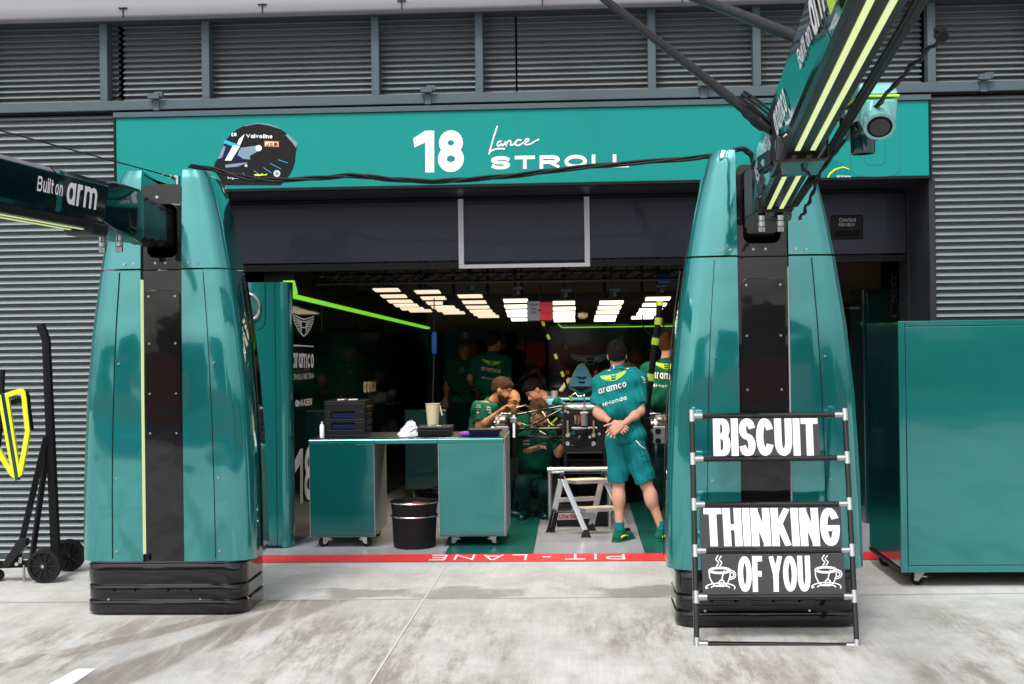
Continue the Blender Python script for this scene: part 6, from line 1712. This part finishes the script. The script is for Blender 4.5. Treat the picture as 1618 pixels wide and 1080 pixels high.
def person(label, J, Y0, f, u=(0, 0, 1), skin='skin', hair='hair_brown', shirt='shirt_green', bottom='trouser_dark', shorts=False, vox=.009, hem=.0, sd=1., hands=None, shoes='dark_teal', sc=1., hair_cut=(.055, .62), hair_thick=.012, bald=False, back_print=None, chest_dz=0., beard=False, glasses=False, marks=(), group=None):
    f = Vector(f).normalized(); u = Vector(u).normalized()
    j = {k: P(v[0], v[1], Y0 + (v[2] if len(v) > 2 else 0)) for k, v in J.items()}
    gl = j.get('ankleL', j['pelvis']).copy()
    base = Vector(((j['pelvis'].x), Y0, 0))
    S = Sdf(.025)
    side = (j['shR'] - j['shL']).normalized()
    chest = (j['shL'] + j['shR']) / 2
    mid = chest.lerp(j['pelvis'], .5)
    up_t = (chest - j['pelvis']).normalized(); fw = side.cross(up_t)
    L = head_prims(S, j['head'], f, u, sc)
    S.cap(j['neck'], j['head'] - Vector(u) * .06 * sc - f * .02, .058 * sc, .053 * sc)
    def torso(S, g, planes=()):
        hw = (j['shR'] - j['shL']).length / 2
        c = chest - up_t * .045
        S.cap(j['shL'] - up_t * .005, j['neck'] - up_t * .02, .052 + g, .058 + g, planes); S.cap(j['shR'] - up_t * .005, j['neck'] - up_t * .02, .052 + g, .058 + g, planes)
        S.cap(j['shL'] * .62 + c * .38, j['shR'] * .62 + c * .38, .098 + g, .098 + g, planes, .05)
        a = chest - up_t * .17
        S.cap(a - side * hw * .42, a + side * hw * .42, .105 + g, .105 + g, planes, .06)
        wa = .36 if g < 0 else .46; ga = g if g < 0 else g + .004
        S.cap(mid - side * hw * wa, mid + side * hw * wa, .098 + ga, .098 + ga, planes, .06)
        gp = g if g < 0 else g + .003
        S.cap(j['pelvis'] - side * .062, j['pelvis'] + side * .062, .099 + gp, .099 + gp, planes, .06)
    torso(S, -.012)
    for q in 'LR':
        if 'el' + q in j:
            S.cap(j['sh' + q], j['el' + q], .048 * sc, .038 * sc); S.cap(j['el' + q], j['wr' + q], .038 * sc, .025 * sc)
            m_ = j['el' + q].lerp(j['wr' + q], .28); S.ell(m_, (.042 * sc,) * 3, None, .03)
        if 'hip' + q in j:
            S.cap(j['hip' + q], j['kn' + q], .085, .054); S.cap(j['kn' + q], j['an' + q], .050, .034)
            if shorts:
                m_ = j['kn' + q].lerp(j['an' + q], .30) - fw * (-.014); S.ell(m_, (.056, .060, .09), None, .04)
            S.ell(j['an' + q] - Vector((0, 0, .02)), (.034, .04, .05), None, .02)
    body = S.mesh(vox)
    if hands:
        for hd_ in hands:
            H = Sdf(.008)
            hand_prims(H, *hd_); m_ = H.mesh(.0036, pad=.015)
            k = len(body.v); body.v += m_.v; body.f += [tuple(i + k for i in q) for q in m_.f]
    else:
        for q in 'LR':
            if 'wr' + q in j:
                d = (j['wr' + q] - j['el' + q]).normalized(); nn = d.cross(side).normalized(); s3 = d.cross(nn)
                if q == 'R': s3 = -s3
                H = Sdf(.008); w_ = j['wr' + q]; p_ = w_ + d * .05
                tp = [w_ + d * (.125 + .03 * (1 - abs(i - 1.3) / 2)) + s3 * (1.5 - i) * .019 - nn * .035 for i in range(4)]
                hand_prims(H, w_, p_, nn, tp, w_ + d * .08 + s3 * .055 - nn * .02); m_ = H.mesh(.0046, pad=.015)
                k = len(body.v); body.v += m_.v; body.f += [tuple(i + k for i in qq) for qq in m_.f]
    me = body.build('person', skin, None, smooth=80, label=label, cat='person', loc=tuple(base), group=group)
    root = me
    # shirt
    T = Sdf(.03); g = .014
    torso(T, g)
    ends = {}
    for q in 'LR':
        if 'el' + q in j:
            e = j['sh' + q].lerp(j['el' + q], .74); d = (j['el' + q] - j['sh' + q]).normalized(); ends[q] = (e, d)
            T.cap(j['sh' + q], e + d * .05, .066 * sc, .066 * sc, [(e, d)], .03)
    T.cut.append((j['neck'] + up_t * .012, up_t))
    hemz = j['pelvis'] - up_t * (.03 + hem)
    T.cut.append((hemz, -up_t))
    sh = T.mesh(vox, cloth_noise(.0075, sd)); tr_ = tree_of(sh)
    so = sh.build('shirt', shirt, root, smooth=80)
    # collar
    mb = MB(); nk = j['neck'] + up_t * .015; secs = []
    cu_ = (j['head'] - j['neck']).normalized(); a1 = cu_.cross(fw).normalized(); a2 = a1.cross(cu_)
    for z, r_ in ((-.018, .074), (.022, .066), (.024, .060), (-.018, .062)):
        secs.append([nk + cu_ * (z + .012 * cos(2 * pi * i / 24)) + (a1 * cos(2 * pi * i / 24) + a2 * sin(2 * pi * i / 24)) * r_ * sc for i in range(24)])
    mb.loft(secs + [secs[0]], False); co_ = mb.build('collar', shirt, root, smooth=50)
    # bottoms
    B = Sdf(.03)
    B.cap(j['pelvis'] - side * .060 + up_t * .03, j['pelvis'] + side * .060 + up_t * .03, .103, .103, [(j['pelvis'] + up_t * .10, up_t)])
    for q in 'LR':
        if 'hip' + q in j:
            if shorts:
                e = j['kn' + q]; d = (j['kn' + q] - j['hip' + q]).normalized(); e = e - d * .02
                B.cap(j['hip' + q], e + d * .06, .099, .090, [(e, d)], .025)
            else:
                B.cap(j['hip' + q], j['kn' + q], .098, .075, (), .03); B.cap(j['kn' + q], j['an' + q], .074, .058, (), .03)
    bo = B.mesh(vox, cloth_noise(.007, sd + 3)); btree = tree_of(bo)
    bo_ = bo.build('shorts' if shorts else 'trousers', bottom, root, smooth=80)
    # hair
    if not bald:
        r = f.cross(u).normalized(); uu = r.cross(f).normalized(); c = j['head']
        Hh = Sdf(.015); fr = (r, f, uu); t = hair_thick * sc
        LL = lambda x, y, z: c + (r * x + f * y + uu * z) * sc
        Hh.ell(LL(0, -.014, .036), (.078 * sc + t * .25, .098 * sc + t * .8, .092 * sc + t * 1.2), fr)
        Hh.ell(LL(0, -.045, .0), (.064 * sc + t * .3, .060 * sc + t * .4, .07 * sc), fr)
        Hh.ell(LL(0, .05, .085), (.05 * sc, .045 * sc, .022 * sc + t * .6), fr, .02)
        n = (f * hair_cut[1] - uu).normalized(); Hh.cut.append((LL(0, .09, hair_cut[0]), n))
        Hh.cut.append((LL(0, -.09, -.052), (f * .25 - uu).normalized()))
        hm_ = Hh.mesh(.0055 if vox < .009 else .007, hair_noise(.0016, sd)); rg = random.Random(int(sd * 100))
        nf = len(hm_.f); V_ = list(hm_.v); cen = LL(0, -.014, .02)
        for _ in range(700 if vox < .009 else 380):            # short locks over the cap of hair
            q_ = [V_[i] for i in hm_.f[rg.randrange(nf)]]; p_ = sum(q_, Vector()) / len(q_)
            if (p_ - c).dot(uu) < -.035 and rg.random() < .6: continue
            nm_ = (q_[1] - q_[0]).cross(q_[2] - q_[0])
            if nm_.length < 1e-12: continue
            nm_.normalize()
            if nm_.dot(p_ - cen) < 0: nm_ = -nm_
            crown = LL(.01, -.06, .12); fl = (p_ - crown); fl = fl - nm_ * fl.dot(nm_)
            if fl.length < 1e-4: continue
            fl.normalize(); ln = (.010 + .016 * rg.random()) * (hair_thick / .011) * (.5 if (p_ - c).dot(uu) < .0 else 1)
            d_ = (fl + nm_ * (.25 + .35 * rg.random()) + Vector((rg.random() - .5, rg.random() - .5, rg.random() - .5)) * .5).normalized()
            w_ = fl.cross(nm_) * (.0022 + .002 * rg.random()); b_ = p_ - nm_ * .002
            hm_.add([b_ - w_, b_ + w_, b_ + nm_ * .004, b_ + d_ * ln], [(0, 1, 3), (1, 2, 3), (2, 0, 3)])
        ho = hm_.build('hair', hair, root, smooth=60)
    r = f.cross(u).normalized(); uu = r.cross(f).normalized(); c = j['head']
    for sx in (-1, 1):
        mb = MB(); e = L(sx * .033, .0775, .012); mb.ball(e, .0112 * sc, 12); ey = mb.build('eye', 'eye_white', root, smooth=80)
        mb = MB(); mb.ball(e + f * .0058 * sc, .0068 * sc, 10); mb.build('iris', 'eye_dark', ey, smooth=80)
        mb = MB(); mb.tube([L(sx * .016, .094, .033), L(sx * .034, .092, .038), L(sx * .052, .076, .032)], .0048 * sc, 6); mb.build('eyebrow', hair, root, smooth=60)
    mb = MB(); mb.tube([L(-.024, .088, -.060), L(0, .0985, -.057), L(.024, .088, -.060)], [.003, .0062, .003], 8); mb.build('lips', 'lip', root, smooth=60)
    if beard:
        Bd = Sdf(.02); fr = (r, f, uu)
        Bd.ell(L(0, .022, -.046), (.0665 * sc, .0755 * sc, .071 * sc), fr); Bd.ell(L(0, .060, -.095), (.033 * sc, .032 * sc, .026 * sc), fr)
        Bd.cap(L(-.02, .092, -.048), L(.02, .092, -.048), .008, .008, (), .01)
        Bd.cut.append((L(0, .02, -.030), (uu - f * .25).normalized()))
        Bd.mesh(.0055, hair_noise(.0015, sd)).build('beard', hair, root, smooth=80)
    if glasses:
        mb = MB()
        for sx in (-1, 1):
            mb.tube([L(sx * .035 + .024 * cos(a), .100, .010 + .018 * sin(a)) for a in [2 * pi * i / 16 for i in range(17)]], .0028, 6)
            mb.tube([L(sx * .060, .098, .014), L(sx * .080, .04, .014), L(sx * .082, -.01, .01)], .003, 6)
        mb.tube([L(-.012, .103, .014), L(0, .110, .016), L(.012, .103, .014)], .0028, 6)
        mb.build('glasses', 'black', root, smooth=60)
    # shoes
    for q in 'LR':
        if 'toe' + q in j:
            a, t = j['an' + q].copy(), j['toe' + q].copy(); d = Vector((t.x - a.x, t.y - a.y, 0)).normalized(); s3 = Vector((-d.y, d.x, 0)); z0 = min(a.z - .085, .12) if a.z > .3 else 0
            Fh = Sdf(.02); b0 = Vector((a.x, a.y, z0))
            Fh.cap(b0 - d * .045 + Vector((0, 0, .045)), b0 + d * .02 + Vector((0, 0, .05)), .038, .042)
            Fh.cap(b0 + d * .02 + Vector((0, 0, .045)), b0 + d * .15 + Vector((0, 0, .032)), .042, .036)
            Fh.cap(b0 - d * .01 + Vector((0, 0, .06)), b0 - d * .005 + Vector((0, 0, .095)), .042, .045)
            Fh.cap(b0 + d * .08 + s3 * .012 + Vector((0, 0, .03)), b0 + d * .17 + s3 * .008 + Vector((0, 0, .028)), .036, .030)
            Fh.cut.append((b0 + Vector((0, 0, .022)), Vector((0, 0, -1)))); Fh.cut.append((b0 + Vector((0, 0, .108)), Vector((0, 0, 1))))
            so_ = Fh.mesh(.006).build('shoe', shoes, root, smooth=80)
            Fs = Sdf(.02)
            Fs.cap(b0 - d * .05 + Vector((0, 0, .012)), b0 + d * .17 + Vector((0, 0, .012)), .043, .038)
            Fs.cut.append((b0 + Vector((0, 0, .003)), Vector((0, 0, -1)))); Fs.cut.append((b0 + Vector((0, 0, .026)), Vector((0, 0, 1))))
            Fs.mesh(.006).build('sole', 'black' if not shorts else 'shirt_green', so_, smooth=40)
            if shorts:
                mb = MB(); ft = tree_of(Fh.mesh(.006))
                for sx in (-1, 1):
                    pts = []
                    for t_ in (-.04, -.01, .02, .05, .075):
                        p = b0 + d * t_ + s3 * sx * .2 + Vector((0, 0, .045 + .012 * sin((t_ + .04) * 30)))
                        h_ = ft.ray_cast(p, -s3 * sx)
                        if h_[0] is not None: pts.append(h_[0] + s3 * sx * .001)
                    if len(pts) > 2: mb.tube(pts, [.010, .009, .007, .005, .003][:len(pts)], 6)
                mb.build('shoe_flash', 'lime_yellow', so_, smooth=60)
                mb = MB(); mb.tube([b0 + Vector((0, 0, .09)), j['an' + q] + Vector((0, 0, .035)), j['an' + q] + Vector((0, 0, .075))], [.046, .042, .045], 18); mb.build('sock', 'shorts_teal', root, smooth=50)
    # printing on the shirt
    for kind, TLp, TRp, BLp, m_, wt in marks:
        Q = lambda p: P(p[0], p[1], Y0 - .12)
        if kind == 'wings':
            st = [ribbon([(x + 1, y + .45) for x, y in q], .03) for q in wings(9)]; w_, h_ = 2, .9
            # solid wing fields under the feather lines
        else: st, w_ = text2d(kind, wt, 1.0 if kind != 'Honda' else 1.7, .12 if kind != 'Honda' else .22); h_ = .80 if kind == 'aramco' else 1.0
        mb = project(st, Q(TLp), Q(TRp), Q(BLp), w_, h_, tr_, None); mb.build('winged_badge' if kind == 'wings' else 'lettering', m_, so)
    return root, j, so, bo_, tr_, btree

# --- the man with folded hands
Y1 = G(988, 856).y + .03
hL = (P(970, 668, Y1 - .165), P(979, 674, Y1 - .185), (-.1, -.9, .3), [P(993, 676, Y1 - .225), P(991.5, 679.5, Y1 - .23), P(988.5, 682.5, Y1 - .23), P(984.5, 685, Y1 - .22)], P(984, 668, Y1 - .20))
hR = (P(981, 672.5, Y1 - .205), P(973, 677.5, Y1 - .225), (.1, .95, -.1), [P(957.5, 683, Y1 - .235), P(960, 687.5, Y1 - .24), P(965, 690.5, Y1 - .24), P(971, 691.5, Y1 - .235)], P(955, 672.5, Y1 - .235))
p1_root, j1, shirt1, shorts1, tree1, btree1 = person('man in teal team shirt and shorts standing with his hands folded behind his back',
    dict(head=(975, 562, .02), neck=(976, 584, .01), shL=(948, 606), shR=(1009, 597), elL=(944, 652, -.06), wrL=(968, 668, -.155), elR=(1012, 649, -.06), wrR=(982, 672, -.20),
         pelvis=(988, 688, .0), hipL=(975, 700), hipR=(1002, 698), knL=(977, 764, .02), knR=(1021, 764, .0), anL=(979, 838, .0), anR=(1046, 836, .0), toeL=(1000, 848, .16), toeR=(1072, 846, .14)),
    Y1, (.05, 1, -.05), (-.03, 0, 1), hair='hair_dark', shirt='shirt_teal', bottom='shorts_teal', shorts=True, vox=.0075, sd=2.3, hands=[hL, hR], shoes='shirt_green', hair_cut=(.055, .62), hair_thick=.012, hem=.03,
    marks=[('wings', (949, 594), (989, 585), (950, 606), 'lime', 0), ('aramco', (945, 614), (989, 602), (946, 622.5), 'white_vinyl', .16), ('Honda', (958, 634), (989, 624.5), (959, 640), 'white_vinyl', .15), ('H', (952, 637), (957, 635.5), (953, 642), 'white_vinyl', .2)])
# watch, collar stripe, pocket, piping
mb = MB(); a = j1['elL']; b = j1['wrL']; d = (b - a).normalized(); c = b - d * .012; mb.tube([c - d * .011, c - d * .010, c + d * .010, c + d * .011], [.030, .034, .034, .030], 16); mb.build('watch_strap', 'black', p1_root, smooth=40)
def on_tree(tr, q, hw, name, m, par, Yq, lift=.003):
    st = [ribbon([(x, -y) for x, y in s_], hw) for s_ in q]
    mb = MB()
    for Lf, Rt in st:
        def pr(v):
            p = P(v.x, -v.y, Yq); d = (p - EYE).normalized(); h_ = tr.ray_cast(p - d * .6, d)
            return (h_[0] if h_[0] is not None and (h_[0] - p).length < .35 else p) - d * lift
        a = [pr(v) for v in Lf]; b = [pr(v) for v in Rt]
        for k in range(len(a) - 1): mb.add([a[k], a[k + 1], b[k + 1], b[k]], [(0, 1, 2, 3)])
    return mb.build(name, m, par)
on_tree(btree1, [smooth_pts([(1001, 686), (1003, 692), (1008, 699), (1014, 705), (1019, 708)], 4)], .7, 'piping', 'white_vinyl', shorts1, Y1 - .1)
on_tree(btree1, [[(992, 686.5), (998, 686)]], .8, 'tab', 'white_vinyl', shorts1, Y1 - .1)
on_tree(btree1, [[(1006, 722), (1028, 717)], [(1006, 722), (1008, 731)], [(1007, 731), (1029, 727)]], .45, 'pocket_seam', 'trouser_dark', shorts1, Y1 - .1)
on_tree(tree1, [smooth_pts([(961, 585), (968, 583), (977, 581.5), (986, 581), (993, 582)], 4)], .55, 'collar_stripe', 'white_vinyl', shirt1, Y1 - .08)
on_tree(tree1, [[(969.5, 577), (970, 581)]], .6, 'collar_tab', 'white_vinyl', shirt1, Y1 - .08, .008)
on_tree(tree1, [[(1014, 595), (1018, 597)], [(1016, 599), (1019, 600)], [(1017, 603), (1020, 604)]], .6, 'sleeve_print', 'white_vinyl', shirt1, Y1 - .06)

# --- behind him on the right, back turned
Y2 = 13.3
person('man in green team shirt with back turned beside the thick black air hose',
    dict(head=(1055, 546, .03), neck=(1052, 572, .0), shL=(1022, 584), shR=(1084, 584), elL=(1018, 627, .06), wrL=(1030, 655, .22), elR=(1090, 627, .05), wrR=(1078, 655, .22), pelvis=(1053, 672), hipL=(1042, 682), hipR=(1064, 682), knL=(1042, 742), knR=(1066, 742), anL=(1040, 796), anR=(1068, 796), toeL=(1040, 800, .2), toeR=(1070, 800, .2)),
    Y2, (.35, .9, -.12), hair='hair_ginger', skin='skin', vox=.010, sd=4.1, hair_thick=.013,
    marks=[('wings', (1034, 572), (1072, 574), (1034, 582), 'lime', 0), ('aramco', (1031, 587), (1072, 590), (1031, 597), 'white_vinyl', .16), ('Honda', (1037, 606), (1068, 608), (1037, 611), 'white_vinyl', .15), ('H', (1030, 605.5), (1035, 606), (1030, 611), 'white_vinyl', .2)])
# --- back left, back turned
Y3 = 15.2
person('man in green team shirt seen from behind above the bearded mechanic',
    dict(head=(781, 541, .02), neck=(778, 560), shL=(750, 571), shR=(798, 571), elL=(742, 597, -.02), wrL=(752, 612, .16), elR=(803, 600, .06), wrR=(792, 616, .2), pelvis=(773, 641), hipL=(765, 649), hipR=(782, 649), knL=(764, 705), knR=(783, 705), anL=(763, 758), anR=(785, 758), toeL=(760, 764, .2), toeR=(788, 764, .2)),
    Y3, (.6, .8, -.1), skin='skin_tan', hair='hair_brown', vox=.011, sd=5.2, hair_thick=.011,
    marks=[('wings', (762, 567), (791, 571), (762, 575), 'lime', 0), ('aramco', (760, 578.5), (791, 583.5), (760, 584.5), 'cream', .16), ('Honda', (765, 594.5), (788, 598), (765, 598.5), 'cream', .15), ('H', (761, 594), (764, 594.4), (761, 598), 'cream', .2)])
# --- far man facing the door
Y4 = 15.9
person('grey haired man in dark green team kit facing out from the shadow at the back',
    dict(head=(735, 554, -.02), neck=(733, 569), shL=(713, 577), shR=(751, 577), elL=(707, 606, .02), wrL=(704, 630, -.02), elR=(757, 606, .02), wrR=(754, 630, -.02), pelvis=(731, 632), hipL=(724, 640), hipR=(740, 640), knL=(723, 700), knR=(741, 700), anL=(722, 752), anR=(743, 752), toeL=(720, 760, -.2), toeR=(745, 760, -.2)),
    Y4, (.12, -1, -.05), skin='skin_tan', hair='hair_grey', shirt='shirt_green', vox=.011, sd=6.4, hair_thick=.008, hair_cut=(.068, .5),
    marks=[('V', (727, 580), (733, 580), (727, 583), 'white_vinyl', .14), ('aramco', (725, 584), (734, 584), (725, 586), 'white_vinyl', .14), ('Honda', (726, 587.5), (733, 587.5), (726, 589.5), 'white_vinyl', .14)])
# --- bearded mechanic in profile
Y5 = 13.0
_, j5, s5, _, t5, _ = person('bearded mechanic in profile bending over a small part held in his hands',
    dict(head=(793, 617, 0), neck=(777, 637, .02), shL=(757, 645, -.10), shR=(780, 645, .16), elL=(757, 674, -.16), wrL=(787, 652, -.16), elR=(784, 672, .18), wrR=(797, 652, .06), pelvis=(758, 722, .05), hipL=(758, 730, -.06), hipR=(764, 730, .12), knL=(806, 742, -.12), knR=(800, 752, .16), anL=(800, 800, -.1), anR=(760, 806, .2), toeL=(820, 806, -.1), toeR=(748, 808, .3)),
    Y5, (.93, -.22, -.30), (.28, 0, .95), skin='skin_tan', hair='hair_brown', vox=.009, sd=7.7, hair_thick=.012, beard=True,
    marks=[('VELO', (752, 639), (759, 639), (752, 640.5), 'white_vinyl', .16), ('aramco', (752, 642), (759, 642), (752, 643.8), 'white_vinyl', .16), ('co', (753.5, 645.5), (757, 645.5), (753.5, 647.5), 'white_vinyl', .16), ('BE', (753, 650), (757.5, 650), (753, 652.5), 'white_vinyl', .18),
           ('Valvo', (768, 641), (775, 643), (768, 643), 'white_vinyl', .16), ('BOSS', (769.5, 645.5), (776, 647), (769.5, 647.5), 'white_vinyl', .16), ('PEPE', (772, 650), (777, 650.5), (772, 653), 'white_vinyl', .18)])
mb = MB(); mb.cyl(P(798, 643, Y5 - .06), P(805, 642.5, Y5 - .12), .010, 10); mb.cyl(P(796, 643, Y5 - .05), P(798, 643, Y5 - .06), .014, 10); mb.build('hand_tool', 'steel', None, smooth=40, label='small silver tool held by the bearded mechanic', cat='tool', loc=tuple(P(800, 643, Y5)))
# --- balding man with glasses behind him
person('balding man with glasses crouching behind the bearded mechanic',
    dict(head=(809, 634, 0), neck=(803, 652, .05), shL=(786, 662, .05), shR=(826, 662, .1), elL=(790, 690, 0), wrL=(812, 676, -.14), elR=(832, 690, .05), wrR=(822, 676, -.14), pelvis=(806, 738, .12), hipL=(800, 745, .1), hipR=(814, 745, .15), knL=(800, 752, -.2), knR=(826, 752, -.15), anL=(800, 796, .0), anR=(826, 796, .05), toeL=(802, 800, -.2), toeR=(828, 800, -.2)),
    13.5, (.62, -.75, -.25), (.1, 0, 1), skin='skin_tan', hair='hair_brown', bald=True, vox=.010, sd=8.8, glasses=True)
# --- mechanic crouching in front of the car
Y7 = 12.95
person('mechanic with swept brown hair and glasses crouching behind the left wishbones',
    dict(head=(851, 652, -.02), neck=(846, 676, .03), shL=(825, 688, 0), shR=(868, 688, .03), elL=(823, 716, .02), wrL=(846, 708, -.14), elR=(882, 716, -.05), wrR=(894, 696, -.08), pelvis=(838, 766, .10), hipL=(830, 772, .06), hipR=(846, 772, .06), knL=(826, 762, -.32), knR=(862, 772, -.28), anL=(828, 806, -.14), anR=(856, 808, -.08), toeL=(822, 812, -.34), toeR=(862, 812, -.3)),
    Y7, (.62, -.74, -.24), (.15, 0, 1), skin='skin', hair='hair_brown', shirt='shirt_green', vox=.0085, sd=9.1, hair_thick=.015, hair_cut=(.045, .66), glasses=True,
    marks=[('BOSS', (827, 695), (837, 695), (827, 697.3), 'white_vinyl', .17), ('PEPE', (827, 700), (837.5, 700), (827, 702.8), 'white_vinyl', .15), ('Valvo', (856, 699), (865, 699), (856, 701), 'white_vinyl', .16), ('co', (857, 703), (863, 703), (857, 705), 'white_vinyl', .16)])
# --- dark haired man bending
person('dark haired man bending head down beside the car cockpit',
    dict(head=(844, 617, 0), neck=(864, 628, .05), shL=(868, 638, -.10), shR=(876, 640, .22), elL=(862, 668, -.12), wrL=(850, 676, -.05), elR=(876, 668, .22), wrR=(862, 676, .1), pelvis=(898, 668, .15), hipL=(898, 676, .08), hipR=(902, 676, .24), knL=(896, 728, .08), knR=(902, 728, .26), anL=(900, 776, .1), anR=(905, 776, .28), toeL=(890, 782, .0), toeR=(894, 782, .2)),
    13.95, (-.55, -.35, -.55), (-.6, -.2, .7), skin='skin', hair='hair_dark', vox=.010, sd=10.3, hair_thick=.013)
# --- ginger head behind the man with folded hands
person('ginger haired man leaning over the car behind the man with folded hands',
    dict(head=(1001, 571, 0), neck=(986, 583, .05), shL=(956, 590, .0), shR=(1004, 600, .2), elL=(950, 622, -.12), wrL=(958, 640, -.2), elR=(1008, 628, .05), wrR=(1002, 646, -.1), pelvis=(985, 655, .35), hipL=(978, 662, .3), hipR=(994, 662, .4), knL=(978, 716, .3), knR=(996, 716, .4), anL=(978, 764, .3), anR=(998, 764, .4), toeL=(974, 770, .1), toeR=(998, 770, .2)),
    14.7, (-.45, -.5, -.4), (.35, -.5, .8), skin='skin', hair='hair_ginger', vox=.011, sd=11.3, hair_thick=.014)

# ================================================================== WHAT THE GLOSS PANELS REFLECT: THE PIT WALL OPPOSITE
t = thing('pit_wall', 'low pit wall opposite with blue foot and red boards, mirrored in the gloss panels', 'wall', (0, -8, 0))
mb = MB(); mb.box(-60, 60, -8.4, -8, .003, .16); mb.build('kerb_base', 'white_frame', t)
mb = MB(); mb.box(-60, 60, -8.38, -8.02, .162, .40); mb.build('blue_stripe', 'wall_blue', t)
mb = MB(); mb.box(-60, 60, -8.36, -8.04, .402, .60); mb.build('wall_band', 'concrete_wall', t)
rg = random.Random(11)
x = -58
while x < 58:
    w = 1.6 + 3.4 * rg.random(); h = 1.5 + .25 * rg.random()
    mb = MB(); mb.box(x, x + w - .03, -8.3, -8.1, .602, h); mb.build('red_board' if rg.random() < .7 else 'dark_board', 'seat_red' if rg.random() < .7 else 'black', t)
    x += w
x = -57
while x < 57:
    w = 2.2 + 2 * rg.random(); h = 2.3 + .5 * rg.random()
    mb = MB(); mb.box(x, x + w, -9.6, -9.0, .003, h); mb.build('timing_stand', 'dark_teal' if rg.random() < .6 else 'black', t)
    x += w + 1.6 * rg.random()
